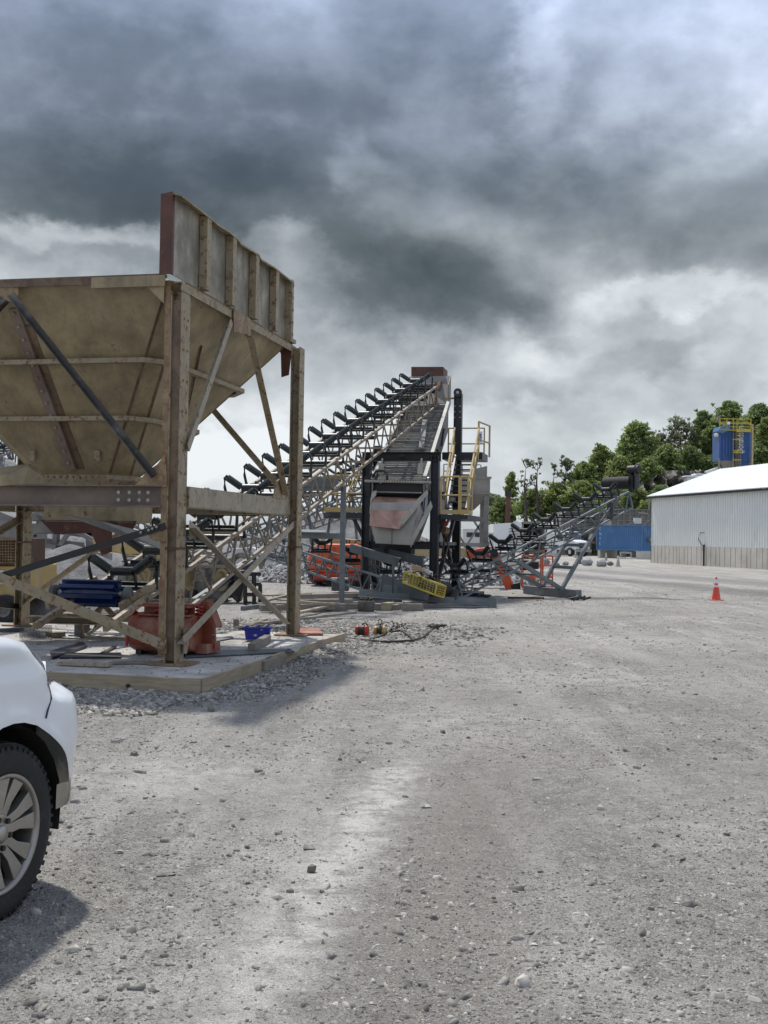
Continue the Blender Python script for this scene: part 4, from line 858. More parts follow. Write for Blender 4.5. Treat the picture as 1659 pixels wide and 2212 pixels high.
# ------------------------------------------------------------------ vibrating screen on its black frame with walkways and stairs
def screen():
    t1, t2 = 17.6, 21.5
    base = w(-.9, t1, 0)
    S = empty('vibrating_screen', base, 'inclined vibrating screen in a black steel frame with yellow railed walkways', 'screening plant')
    fl = lambda p, z=0: Vector((p.x, p.y, z))
    # front portal
    lt, rtp = q(794, 985, t1), q(941, 985, t1); zt = rtp.z
    for p in (lt, rtp): m = M(); m.ibeam(fl(p), fl(p, zt), .26, .22, .02, up=V); ob('leg', m, 'navy', S)
    m = M(); m.ibeam(fl(lt-V*.15, zt-.02), fl(rtp+V*.15, zt-.02), .25, .24, .02); m.box(q(868, 984, t1-.14), .16, .02, .07, (V, U)); ob('cross_beam', m, 'black', S)
    for o_ in (0, 3.5): m = M(); m.ibeam(fl(lt+U*o_, 1.55), fl(rtp+U*o_, 1.55), .2, .2); ob('cross_beam', m, 'navy', S)
    # tall rear legs
    rt2 = q(984, 1288, t2+.2); top = q(988, 840, t2+.2); lt2 = rt2-V*2.5
    for p in (rt2, lt2):
        m = M(); m.ibeam(fl(p), fl(p, top.z-.15 if p is rt2 else 4.6), .25, .24, .02, up=V)
        if p is rt2: m.lathe([(0, -.02), (.13, -.02), (.13, .02), (0, .02)], 20, fl(p-U*.14, top.z-.13), (V, Z, U)); m.lathe([(0.0, -.05), (.045, -.05), (.045, .0)], 14, fl(p-U*.14, top.z-.13), (V, Z, U)) if 0 else None
        ob('leg', m, 'navy', S)
    m = M(); m.lathe([(0, 0), (.045, 0), (.045, .01), (0, .01)], 16, fl(rt2-U*.175, top.z-.13), (V, Z, U)); 
    for z in (-.55, -.72, -.89):
        for s in (-.08, .08): m.tube(fl(rt2-U*.135+V*s, top.z+z), fl(rt2-U*.15+V*s, top.z+z), .02, 6)
    ob('bolt', m, 'pale', S)
    m = M(); m.bar(q(955, 862, t2+.2), q(984, 860, t2+.2), .05, .05); ob('tie_rod', m, 'rusty', S)
    for a, b in ((lt, lt2), (rtp, rt2)): m = M(); m.bar(fl(a, .2), fl(b, 2.7), .12, .1, up=V); m.bar(fl(a, 2.9), fl(b, .4), .1, .1, up=V); m.ibeam(fl(a, 2.95), fl(b, 2.95), .18, .2); m.ibeam(fl(a, .12), fl(b+U*2, .12), .2, .22); ob('side_bracing', m, 'navy', S)
    # deck
    tb_, te = t1-.1, t1+6.9; P0 = q(806, 1035, tb_); s0 = (P0-A0).dot(V); P1 = q(917, 1041, tb_); s1 = (P1-A0).dot(V); Pt = q(968, 876, te); st = (Pt-A0).dot(V)
    Wd = s1-s0; zb, ze = P1.z, Pt.z; sh = st-s1
    D = lambda s, f, dz=0: w(s0+sh*f+s*Wd, tb_+(te-tb_)*f, zb+(ze-zb)*f+dz)
    m = M(); m.grid([[D(0, 0), D(1, 0)], [D(0, 1), D(1, 1)]]); dk = ob('deck', m, 'deck', S, solid=.04)
    m = M()
    for i in range(50): f = (i+.5)/50; m.bar(D(.01, f, .03), D(.99, f, .03), .05, .03)
    ob('deck_rib', m, 'plantgrey', dk)
    m = M()
    for i in (1, 4, 8, 9, 13, 17, 21): f = (i+.9)/25; m.bar(D(.01, f, .08), D(.99, f, .08), .035, .03)
    ob('deck_bar', m, 'pale', dk)
    m = M()
    for i in (3, 6, 9, 12, 15, 18): 
        for k in (.15, .38, .72, .9): f = (i+.5)/25; m.bar(D(k-.03, f, .07), D(k, f+.012, .10), .02, .02)
    ob('deck_lug', m, 'plantgrey', dk)
    m = M(); m.bar(D(.74, .34, .10), D(.60, .74, .10), .16, .05); ob('deck_strap', m, 'plantgrey', dk)
    for s, sg in ((0, -1), (1, 1)):
        m = M(); m.slab([D(s, -.03, -.5), D(s, 1.0, -.62), D(s, 1.0, .10), D(s, .55, .42), D(s, .06, .40), D(s, -.03, .2)] if 0 else [D(s, -.02, -.7), D(s, 1.0, -.85), D(s, 1.0, .12), D(s, -.02, .12)], .03); sp = ob('side_plate', m, 'plantgrey', S)
        m = M(); m.bar(D(s, -.02, .13), D(s, 1.0, .13), .10, .035); ob('edge_flange', m, 'pale', sp)
        m = M(); m.bar(D(s+.03*sg, .62, -.45), D(s+.03*sg, .72, -.15), .03, .07, up=V); m.bar(D(s+.03*sg, .42, -.1), D(s+.03*sg, .50, -.45), .03, .07, up=V); m.bar(D(s+.03*sg, .2, -.5), D(s+.03*sg, .3, -.2), .03, .07, up=V); ob('plate_brace', m, 'black', sp)
    m = M(); m.slab([D(0, 1.0, .05), D(1, 1.0, .05), D(1, 1.12, .75), D(0, 1.12, .75)], .03); m.slab([D(1, 1, -.2), D(1, 1.12, -.2), D(1, 1.12, .8), D(1, 1, .7)], .03); ob('feed_box', m, 'bingrey', S)
    # exciter and springs beside the portal
    m = M(); c = D(1.06, .02, -.15); m.lathe([(0, -.1), (.2, -.1), (.24, -.04), (.24, .04), (0, .05)], 22, c, (U, Z, V)); m.box(c-Z*.4+U*.2, .1, .3, .5, (V, U)); m.slab([c+U*.1+Z*.35, c+U*.3+Z*.3, c-U*.2-Z*.9, c-U*.4-Z*.8], .06); ob('exciter', m, 'galv', S, smooth='auto')
    # front cross rod with hangers
    a, b = q(788, 1039, t1-.25), q(931, 1042, t1-.25); m = M(); m.tube(a, b, .035, 12); rod = ob('cross_rod', m, 'pale', S)
    m = M()
    for i in range(14): m.lathe([(.036, -.01), (.042, 0), (.036, .01)], 10, a.lerp(b, .3+.04*i), (Z, U, V))
    ob('clamp_ring', m, 'rusty', rod)
    for x in (822, 907):
        m = M(); m.bar(q(x+3, 1001, t1-.25), q(x, 1024, t1-.25), .13, .13, up=U); m.tube(q(x+4, 990, t1-.25), q(x-1, 1034, t1-.25), .025, 8); m.tube(q(x-3, 1022, t1-.25), q(x+5, 1023, t1-.25), .09, 8) if 0 else None; m.path([q(x-1, 1030, t1-.25), q(x-3, 1040, t1-.25), q(x+1, 1044, t1-.25)], .02); ob('hanger', m, 'pale', S)
    m = M(); m.path([q(806, 1030, t1-.2), q(812, 1018, t1-.3), q(830, 1016, t1-.4), q(836, 1024, t1-.4), q(836, 1037, t1-.4)], .035); ob('hose', m, 'black', S, smooth=True)
    m = M(); p_ = [q(806, 1040, t1+.15), q(920, 1042, t1+.15), q(910, 1150, t1+.15), q(812, 1150, t1+.15)]; m.slab(p_, .03); ob('back_plate', m, 'black', S)
    # black rubber curtain and discharge lip
    m = M(); m.slab([q(808, 1044, t1-.1), q(917, 1044, t1-.1), q(912, 1068, t1-.12), q(808, 1068, t1-.12)], .03); ob('rubber_curtain', m, 'black', S)
    m = M(); m.bar(q(806, 1062.5, t1-.2), q(912, 1064.5, t1-.2), .06, .03); ob('lip_bar', m, 'galv', S)
    m = M(); R1 = [q(807, 1074, t1-.2), q(820, 1073, t1-.22), q(903, 1077, t1-.2)]; R2 = [q(800, 1108, t1-.6), q(818, 1109, t1-.62), q(880, 1110, t1-.6)]; R3 = [q(798, 1136, t1-.85), q(812, 1138, t1-.87), q(862, 1143, t1-.85)]
    m.grid([R1, R2, R3]); ob('chute_lip', m, 'chutered', S, solid=.01, label='shiny reddish discharge plate')
    def dshape(pts, t, th, nm, mat, lb=None): m = M(); p_ = [q(x, y, t) for x, y in pts]; m.prism(p_, [p+U*th for p in p_]); return ob(nm, m, mat, S, lb)
    dshape([(922, 1058), (925, 1066), (874, 1130), (862, 1143), (861, 1130), (902, 1078)], t1-.75, .04, 'side_flange', 'pale')
    dshape([(804, 1062), (813, 1059), (812, 1070), (803, 1080), (802, 1110), (798, 1110), (800, 1078)], t1-.5, .04, 'side_flange', 'pale')
    m = M(); f = [q(801, 1135, t1-.6), q(811, 1174, t1-.6), q(886, 1178, t1-.6), q(912, 1108, t1-.6), q(905, 1085, t1-.5), q(803, 1085, t1-.5)]; m.prism(f, [p+U*1.1 for p in f]); ob('discharge_chute', m, 'chrome', S, bevel=.01)
    m = M(); m.bar(q(847, 1139, t1-.63), q(846, 1176, t1-.63), .015, .01); ob('chute_seam', m, 'shadowgap', S)
    dshape([(930, 1082), (934, 1095), (895, 1168), (887, 1183), (886, 1170), (916, 1110)], t1-.65, .05, 'side_flange', 'pale')
    m = M(); m.box(q(863, 1187, t1+.3), .75, .6, .25, (V, U)); ob('chute_base', m, 'black', S)
    # walkways
    def rail(m, pts, r=.024, hs=(0, .5, 1.0), posts=True):
        for i in range(len(pts)-1):
            for h in hs[1:]: m.tube(pts[i]+Z*h, pts[i+1]+Z*h, r, 7)
        if posts:
            for p in pts: m.tube(p, p+Z*hs[-1], r*1.1, 7)
    zw = q(980, 1110, t1-.1).z
    a, b = q(952, 1110, t1-.1), q(1010, 1112, t1-.1); a.z = b.z = zw; d_ = U*4.0
    m = M(); m.prism([a-Z*.14, b-Z*.14, b+d_-Z*.14, a+d_-Z*.14], [a-Z*.02, b-Z*.02, b+d_-Z*.02, a+d_-Z*.02]); wk = ob('walkway', m, 'navy', S)
    m = M(); m.bar(a+Z*.05, b+Z*.05, .02, .12); m.bar(b+Z*.05, b+U*.8+Z*.05, .02, .12); ob('toe_board', m, 'yellow', wk)
    m = M(); mid = a.lerp(b, .68); rail(m, [a, mid]); rail(m, [mid+V*.04, b, b+U*.8], .024); m.bar(mid, mid+Z*1.0, .05, .05); ob('guard_rail', m, 'yellow', wk)
    a2, b2 = q(699, 1104, t1+.6), q(786, 1104, t1+.6); a2.z = b2.z = (a2.z+b2.z)/2
    m = M(); m.prism([a2-Z*.2, b2-Z*.2, b2+d_-Z*.2, a2+d_-Z*.2], [a2-Z*.04, b2-Z*.04, b2+d_-Z*.04, a2+d_-Z*.04]); wk = ob('walkway', m, 'navy', S)
    m = M(); m.bar(a2+Z*.04, b2+Z*.04, .02, .13); m.bar(a2+Z*.04, a2+U*3+Z*.04, .02, .13); ob('toe_board', m, 'yellow', wk)
    m = M(); rail(m, [a2, a2.lerp(b2, .5), b2]); rail(m, [a2, a2+U*1.5, a2+U*3]); rail(m, [a2+U*3, b2+U*3]); ob('guard_rail', m, 'yellow', wk)
    for x0, y0, x1, y1 in ((733, 1108, 772, 1020), (748, 1108, 784, 1000)): m = M(); m.tube(q(x0, y0, t1+2.6), q(x1, y1, t1+3.4), .03, 7); ob('hand_rail', m, 'yellow', wk)
    m = M()
    for i in range(9): f = i/8; m.bar(q(745, 1100, t1+2.5).lerp(q(790, 980, t1+4), f), q(790, 1100, t1+2.5).lerp(q(815, 980, t1+4), f), .2, .03)
    ob('stair_tread', m, 'navy', S)
    for k_ in ((778, 1112, 1.2, 800, 1178, .2), (760, 1112, 2, 790, 1172, 2.8)): m = M(); m.bar(q(k_[0], k_[1], t1+k_[2]), q(k_[3], k_[4], t1+k_[5]), .08, .08); ob('knee_brace', m, 'black', S)
    # upper platform
    zu = q(1000, 981, t2).z; a, b = q(955, 981, t2), q(1042, 981, t2); a.z = b.z = zu; e = U*1.3
    m = M(); m.prism([a-Z*.16, b-Z*.16, b+e-Z*.16, a+e-Z*.16], [a+Z*.06, b+Z*.06, b+e+Z*.06, a+e+Z*.06]); wk = ob('walkway', m, 'navy', S)
    m = M(); h = (q(1040, 911, t2).z-zu); pts = [b-V*.15, b+e-V*.0]; rail(m, [b-V*.12, b+V*.05+e], .028, (0, h*.45, h)); rail(m, [a+e*.9, b+e*.9-V*.1], .022, (0, h*.42, h*.92)); m.bar(b-V*.14, b-V*.14+Z*h*.35, .03, .2); ob('guard_rail', m, 'yellow', wk)
    m = M(); p_ = [q(1033, 932, t2-.03), q(1042, 932, t2-.03), q(1042, 957, t2-.03), q(1033, 960, t2-.03)]; m.slab(p_, .015); sg = ob('sign', m, 'paper', wk)
    m = M()
    for y, x0, x1 in ((938, 1035, 1040), (941, 1035, 1039), (944, 1036, 1041), (948, 1035, 1038), (951, 1036, 1040)): m.bar(q(x0, y, t2-.06), q(x1, y+.6, t2-.06), .01, .022)
    ob('lettering', m, 'purple', sg)
    # stair between the walkways
    A1, A2 = q(965, 1104, t1+.8), q(985, 988, t2); B1, B2 = q(1008, 1104, t1+.8), q(1030, 988, t2)
    for p0, p1 in ((A1, A2), (B1, B2)): m = M(); m.bar(p0, p1, .05, .2, up=U); st_ = ob('stair_stringer', m, 'grey2', S)
    for i in range(10): f = (i+.5)/10; m = M(); m.bar(A1.lerp(A2, f), B1.lerp(B2, f), .22, .035); ob('stair_tread', m, 'navy', S)
    for p0, p1, o_ in ((A1, A2, -.05), (B1, B2, .05)):
        for h_ in (.9, .45):
            m = M(); m.tube(p0+V*o_+Z*h_*.9, p1+V*o_+Z*h_, .026, 7)
            if h_ == .9:
                for f in (.05, .5, .95): c = p0.lerp(p1, f)+V*o_; m.tube(c, c+Z*.9, .024, 7)
            ob('hand_rail', m, 'yellow', S)
    m = M(); m.bar(fl(rt2, 1.6)-U*3.2, fl(rt2, 1.6), .1, .1); ob('side_rail', m, 'navy', S); m = M(); m.bar(q(962, 1112, t1+.3), q(940, 1175, t1+.3), .07, .07); ob('knee_brace', m, 'navy', S)
    # base skids
    m = M(); m.box(w(.35, t2+.2, .07), .9, 1.4, .14, (V, U)); m.box(w(-1.3, t1+1.5, .08), 3.4, .3, .16, (V, U)); ob('base_skid', m, 'black', S)
    # chain hoist hanging under the right walkway
    h0 = q(962, 1112, t1+.4)
    Hh = empty('chain_hoist', h0, 'red clamp and brown hook block hanging by chain under the right walkway', 'hoist')
    m = M(); m.slab([q(954, 1122, t1+.4), q(959, 1120, t1+.4), q(963, 1128, t1+.4), q(968, 1120, t1+.4), q(972, 1122, t1+.4), q(966, 1136, t1+.4), q(960, 1138, t1+.4)], .1); ob('clamp', m, 'red', Hh)
    m = M(); m.tube(q(958, 1145, t1+.35), q(966, 1148, t1+.45), .11, 14); m.tube(q(962, 1112, t1+.4), q(962, 1150, t1+.4), .02, 6); ob('hook_block', m, 'rusty', Hh)
    m = M(); m.path([q(961, 1152, t1+.4), q(960, 1165, t1+.4), q(958, 1180, t1+.3), q(955, 1200, t1+.2)], .028, 6); m.path([q(964, 1150, t1+.4), q(967, 1178, t1+.5), q(975, 1196, t1+.5)], .015, 5); m.path([q(955, 1195, t1+.2), q(962, 1202, t1+.1), q(952, 1212, t1+.1)], .03, 5); ob('chain', m, 'chain', Hh)
screen()

# ------------------------------------------------------------------ boom lift behind the screen
def boomlift():
    Y = 40.0; B = empty('boom_lift', Vector((pt(720, 1270, Y).x, Y, 0)), 'orange boom lift with tan telescopic boom, parked behind the screen with its basket lowered', 'boom lift')
    def hull(pts, Y0, dep, nm, mat, lb=None, bev=.05, par=None): p_ = [pt(x, y, Y0) for x, y in pts]; m = M(); m.prism(p_, [p+Vector((0, dep, 0)) for p in p_]); return ob(nm, m, mat, par or B, lb, bevel=bev)
    h = hull([(664, 1232), (663, 1208), (672, 1183), (686, 1174), (770, 1175), (790, 1182), (790, 1238), (700, 1240)], Y, 1.7, 'counterweight_hood', 'orange', None, .12)
    m = M(); 
    for x in (714, 722): m.bar(pt(x, 1180, Y-.02), pt(x, 1226, Y-.02), .015, .012)
    m.bar(pt(668, 1213, Y-.02), pt(775, 1215, Y-.02), .012, .02); ob('panel_seam', m, 'red', h)
    text('660SJ', .30, 'decal', h, pt(703, 1219, Y-.03))
    bm = hull([(690, 1160), (775, 1166), (900, 1176), (1010, 1184), (1062, 1190), (1062, 1206), (960, 1203), (800, 1196), (740, 1188), (700, 1178)], Y+.5, .42, 'boom', 'tan', None, .03)
    text('JLG', .42, 'decal', bm, pt(745, 1183, Y+.46))
    hull([(1008, 1189), (1064, 1180), (1068, 1194), (1060, 1204), (1010, 1207)], Y+.40, .6, 'boom_end', 'orange2', None, .03)
    hull([(1057, 1196), (1077, 1196), (1116, 1276), (1114, 1285), (1100, 1285)], Y-.6, .30, 'jib', 'orange2', None, .03)
    m = M(); m.tube(pt(1068, 1196, Y-.7), pt(1068, 1196, Y+.9), .14, 14); ob('jib_pin', m, 'black', B)
    hull([(1100, 1262), (1124, 1258), (1126, 1285), (1108, 1286)], Y-.6, .5, 'rotator', 'black', None, .03)
    # basket
    c0, c1 = pt(1127, 1284, Y-.9), pt(1193, 1282, Y-.9); c0.z = c1.z = .12; dp = Vector((.15, 1.0, 0)); m = M(); cs = [c0, c1, c1+dp, c0+dp]
    for hgt in (0, .35, .75, 1.08):
        for i in range(4): m.tube(cs[i]+Z*hgt, cs[(i+1) % 4]+Z*hgt, .028, 6)
    for a_, b_ in ((0, 1), (2, 3)):
        for f in (0, .33, .62, 1): p = cs[a_].lerp(cs[b_], f); m.tube(p, p+Z*1.08, .03, 6)
    bs = ob('basket', m, 'orange', B); m = M(); m.prism([p-Z*.04 for p in cs], [p for p in cs]); ob('basket_floor', m, 'black', bs)
    m = M(); m.box(c0+Vector((.1, .2, .75)), .28, .3, .35); m.box(c0.lerp(c1, .3)+Z*.75, .5, .12, .25); ob('control_panel', m, 'darkplastic', bs, bevel=.02)
    hull([(676, 1238), (786, 1238), (786, 1256), (676, 1254)], Y-.1, 1.9, 'chassis', 'red', None, .05)
    for x, dY in ((716, .45), (694, .9), (775, .45), (752, 2.3)):
        c = pt(x, 1262, Y+dY); c.z = .50; A2 = Vector((.86, .5, 0)); ax = Vector((.5, -.86, 0)).normalized()
        m = M(); m.lathe([(.27, -.17), (.42, -.18), (.5, -.12), (.5, .12), (.42, .18), (.27, .17), (.27, -.17)], 28, c, (A2.normalized(), Z, ax)); ty = ob('wheel', m, 'dustrubber', B, smooth='auto')
        m = M()
        for k in range(22):
            an = 2*math.pi*k/22; e = A2.normalized()*math.cos(an)+Z*math.sin(an)
            for s in (-1, 1): m.bar(c+e*.5+ax*.02*s, c+e*.49+ax*.17*s+(Z*math.cos(an)-A2.normalized()*math.sin(an))*.08, .05, .05, up=e)
        ob('tread', m, 'dustrubber', ty)
        m = M(); m.lathe([(0, .10), (.2, .12), (.27, .15), (.27, -.1)], 20, c, (A2.normalized(), Z, ax)); ob('hub', m, 'plantgrey', ty)
boomlift()

# ------------------------------------------------------------------ loose things on and round the pad
def tank():
    c = g(330, 1418, .2); T = empty('magnet_separator', c, 'dusty oxide red suspended magnet tank lying on the pad behind the nearest post', 'separator')
    X, Y = (V*math.cos(.08)-U*math.sin(.08)), (U*math.cos(.08)+V*math.sin(.08)); cen = c+Y*.42
    def P(a, b, z): return cen+X*a+Y*b+Z*z
    m = M(); rows = []
    for i in range(15):
        f = i/14; a = -.44+.88*f; e = (max(0, 1-abs(2*f-1)**9))**.5*.10+.90; ring = []
        for j in range(24):
            an = 2*math.pi*j/24; cx, cz = math.cos(an), math.sin(an); n = 3.2; k = (abs(cx)**n+abs(cz)**n)**(-1/n)
            ring.append(P(a, cx*k*.34*e, .28+cz*k*.255*e))
        rows.append(ring)
    m.grid(rows, True); m.f.append(tuple(range(23, -1, -1))); m.f.append(tuple(range(14*24, 15*24))); ob('tank', m, 'oxide', T, smooth='auto', bevel=.015)
    m = M(); m.bar(P(-.42, -.345, .16), P(.42, -.345, .16), .02, .012); m.bar(P(-.42, -.34, .10), P(-.42, -.34, .36), .03, .02, up=Y); ob('seam', m, 'red', T)
    m = M(); m.chan(P(-.30, -.1, .57), P(.42, -.1, .57), .2, .13, .02); m.bar(P(-.3, -.02, .64), P(.42, -.02, .64), .3, .02); ob('lid_channel', m, 'oxide', T)
    m = M(); m.slab([P(-.44, -.2, .5), P(-.36, -.25, .56), P(-.30, -.1, .46), P(-.36, .0, .44)], .03); ob('corner_lug', m, 'red', T)
    m = M(); m.path([P(-.1, -.2, .55), P(0, -.22, .60), P(.1, -.2, .57), P(.2, -.2, .60), P(.35, -.18, .56)], .035); ob('hose', m, 'red', T, smooth=True)
    m = M(); m.slab([P(0.400, .1, 0.634), P(0.460, .1, 0.704), P(0.610, .1, 0.352), P(0.625, .1, 0.088), P(0.460, .1, 0.035), P(0.400, .1, 0.264)], .05); m.slab([P(0.460, .3, 0.704), P(0.610, .3, 0.352), P(0.610, .1, 0.352), P(0.460, .1, 0.704)], .03); m.bar(P(0.430, .1, 0.088), P(0.595, .1, 0.088), .4, .12); ob('hanger_bracket', m, 'oxide', T)
    m = M()
    for k in range(6): m.lathe([(.035, -.018), (.06, 0), (.035, .018)], 12, P(0.438, -.02, 0.405+k*.042), (X, Y, Z))
    ob('coil_spring', m, 'red', T)
    m = M(); m.path([P(0.610, .0, 0.264), P(0.655, .0, 0.264), P(0.670, .0, 0.194), P(0.640, .0, 0.176)], .012); ob('hook', m, 'oxide', T)
    for a in (-.3, .3): m = M(); m.box(P(a, 0, .03), .08, .5, .06, (X, Y)); ob('foot', m, 'black', T)
tank()
def crate():
    c = g(549, 1385, .2); c += U*.16; T = empty('plastic_crate', c, 'blue plastic crate of metal parts on the pad near the far right post', 'crate')
    X, Y = V*.97+U*.24, U*.97-V*.24; m = M()
    def rg(a, b, z): return [c+X*x*a+Y*y*b+Z*z for x, y in ((-1, -1), (1, -1), (1, 1), (-1, 1))]
    m.grid([rg(.165, .115, .02), rg(.185, .135, .185)], True); m.poly(rg(.165, .115, .02)); ob('tub', m, 'crateblue', T, solid=.008)
    m = M(); m.grid([rg(.185, .135, .175), rg(.205, .155, .18), rg(.205, .155, .205), rg(.185, .135, .205)], True)
    for i in range(7): x = -.15+i*.05; m.bar(c+X*x-Y*.125+Z*.05, c+X*x-Y*.14+Z*.175, .008, .012, up=X)
    ob('rim', m, 'crateblue', T, solid=.004)
    m = M(); m.bar(c-X*.06-Y*.132+Z*.09, c+X*.01-Y*.132+Z*.092, .004, .012); m.bar(c-X*.05-Y*.130+Z*.075, c-X*.0-Y*.130+Z*.075, .004, .01); ob('marking', m, 'lettering', T)
    m = M()
    for i in range(14): p = c+X*random.uniform(-.12, .14)+Y*random.uniform(-.1, .1)+Z*random.uniform(.12, .21); m.tube(p, p+Vector((random.uniform(-.1, .1), random.uniform(-.1, .1), random.uniform(-.02, .06))), .012, 6)
    ob('metal_parts', m, 'galv', label='grey metal rods and fittings lying in the blue crate', cat='metal parts', kind='stuff')
crate()
def flat(nm, cat, mat, pts, th, label, z=.2, grp=None): 
    p = [g(x, y, z+th/2) for x, y in pts]; m = M(); m.slab(p, th); ob(nm, m, mat, label=label, cat=cat, group=grp)
def stick(nm, cat, mat, x0, y0, x1, y1, a, b, label, z=.2, z2=None, grp=None, bevel=0):
    p, p2 = g(x0, y0, z), g(x1, y1, z if z2 is None else z2); m = M(); m.bar(p+Z*b/2, p2+Z*b/2, a, b); return ob(nm, m, mat, label=label, cat=cat, group=grp, bevel=bevel)
o = stick('square_tube', 'steel tube', 'oldwood', 543, 1407, 578, 1386, .10, .10, 'short weathered square timber lying on the pad in front of the blue crate'); o.name = 'timber_block'; o['category'] = 'timber block'
flat('steel_flat', 'steel plate', 'grey2', [(398, 1407), (624, 1402), (636, 1408), (400, 1420)], .015, 'long narrow dark steel flat lying across the pad by the nearest post', grp='steel plates lying on the pad')
flat('steel_flat', 'steel plate', 'pale', [(624, 1402), (650, 1398), (644, 1406), (636, 1408)], .02, 'short pale bent end piece at the tip of the long dark steel flat', grp='steel plates lying on the pad')
flat('steel_flat', 'steel plate', 'navy', [(108, 1408), (178, 1388), (188, 1396), (112, 1422)], .03, 'dark blue steel plate pointing from the pickup bonnet towards the red tank', grp='steel plates lying on the pad')
flat('steel_flat', 'steel plate', 'black', [(132, 1412), (262, 1410), (262, 1420), (128, 1421)], .012, 'wide black steel flat lying in front of the red tank', grp='steel plates lying on the pad')
stick('steel_angle', 'steel angle', 'creamclean', 128, 1436, 238, 1440, .13, .04, 'cream painted steel angle lying near the front edge of the pad', bevel=.004)
stick('plank', 'plank', 'oldwood', 241, 1433, 290, 1433, .1, .03, 'short thin plank butted against the cream steel angle')
stick('strap', 'strap', 'black', 218, 1414, 248, 1399, .05, .02, 'black strap end sticking out from under the red tank')
stick('wood_block', 'timber block', 'plank', 108, 1373, 132, 1376, .15, .06, 'small pale wood block at the edge of the metal mesh sheet')
stick('steel_flat', 'steel plate', 'grey2', -30, 1365, 50, 1363, .12, .05, 'dark steel bar at the left edge beside the far left post', grp='steel plates lying on the pad')
flat('grating', 'grating', 'oxide', [(632, 1358), (688, 1360), (698, 1370), (640, 1370)], .03, 'rust red slatted grating on the pad beside the far right post')
flat('steel_flat', 'steel plate', 'grey', [(430, 1386), (500, 1374), (505, 1378), (436, 1391)], .012, 'thin grey flat lying between the red tank and the blue crate', grp='steel plates lying on the pad')
flat('timber_board', 'board', 'oldwood', [(280, 1428), (350, 1429), (348, 1433), (280, 1432)], .02, 'thin weathered board in front of the nearest post')
m = M(); 
for i in range(22):
    for j in range(9):
        x, y = 42+i*3.2, 1375-j*3.0+(1.5 if i % 2 else 0); p = g(x, y, .22); zz = lambda a, b: .22+.10*math.sin((a-42)/70*2.4)
        a, b, c_ = g(x, y, zz(x, y)), g(x+3.2, y-1.5, zz(x+3.2, y)), g(x+3.2, y+1.5, zz(x+3.2, y)); m.bar(a, b, .006, .006); m.bar(a, c_, .006, .006)
ob('expanded_mesh', m, 'chain', label='curled sheet of expanded metal mesh beside the far left post', cat='metal mesh')
G_ = 'loose boards and timbers piled behind the pad'
def plank(x0, y0, x1, y1, a, b, label, mat='oldwood', z=.06): return stick('plank', 'plank', mat, x0, y0, x1, y1, a, b, label, z, grp=G_, bevel=.004)
plank(566, 1349, 766, 1325, .12, .045, 'long plank on the gravel, nearest of the loose boards', z=.08)
plank(636, 1327, 735, 1306, .12, .045, 'pale plank slanting just behind the nearest long plank', 'plank', z=.08)
plank(525, 1357, 572, 1340, .14, .04, 'short pale plank right behind the blue crate', 'plank', z=.05)
plank(562, 1320, 792, 1316, .16, .14, 'thick square timber lying level across the board pile', z=.02)
plank(650, 1303, 760, 1301, .15, .08, 'brown rough timber on top of the thick square timber', z=.16)
plank(640, 1294, 775, 1290, .14, .11, 'round-edged brown pole-like timber ending at the steel angles', z=.16)
plank(568, 1288, 668, 1284, .20, .04, 'wide pale board at the back of the board pile', 'plank', z=.22)
plank(600, 1297, 722, 1307, .10, .04, 'thin pale lath crossing over the board pile', 'plank', z=.24)
plank(590, 1292, 690, 1291, .16, .04, 'grey board beneath the wide pale board', z=.12)
plank(700, 1318, 742, 1320, .1, .1, 'stub of timber under the right end of the thick square timber', z=.0)
plank(556, 1310, 660, 1312, .16, .10, 'dark weathered timber lying left under the thick square timber', z=.0)
plank(575, 1300, 640, 1283, .10, .05, 'short board slanting across the left of the board pile', z=.26)
plank(680, 1309, 790, 1305, .18, .07, 'broad weathered board between the square timber and the steel angles', z=.10)
stick('steel_channel', 'steel channel', 'grey', 524, 1319, 567, 1313, .1, .1, 'short grey steel channel left of the board pile', .0, grp=None)
m = M(); p = g(510, 1356, .0); m.bar(p, p+Z*.16, .085, .085, up=U); ob('stake', m, 'oldwood', label='short wooden stake standing behind the pad left of the crate', cat='stake')
for dy, lb in ((0, 'nearer of two long grey steel angle bars lying in front of the screen'), (-5, 'farther of two long grey steel angle bars lying in front of the screen')):
    p, p2 = g(775, 1289+dy, .25), g(1071, 1309+dy*.8, .04); m = M(); m.angle(p, p2, .15, .02); m.bar(p+Z*.0, p2+Z*.0, .22, .02); ob('angle_bar', m, 'grey', label=lb, cat='steel bar', group='long steel bars in front of the screen')
for x0, y0, x1, y1, h, lb, mt in ((806, 1316, 829, 1318, .15, 'dark grey timber block beside the canvas bucket', 'oldwood'), (831, 1319, 846, 1316, .18, 'squared timber block with pale end, middle of the row', 'plank'), (850, 1318, 866, 1311, .13, 'tapered wooden wedge block right of the squared block', 'oldwood'), (868, 1319, 912, 1319, .17, 'longest rough timber block at the right end of the row', 'oldwood')):
    stick('timber_block', 'timber block', mt, x0, y0, x1, y1, .2, h, lb, 0, grp='timber blocks in a row before the conveyor pedestal', bevel=.01)
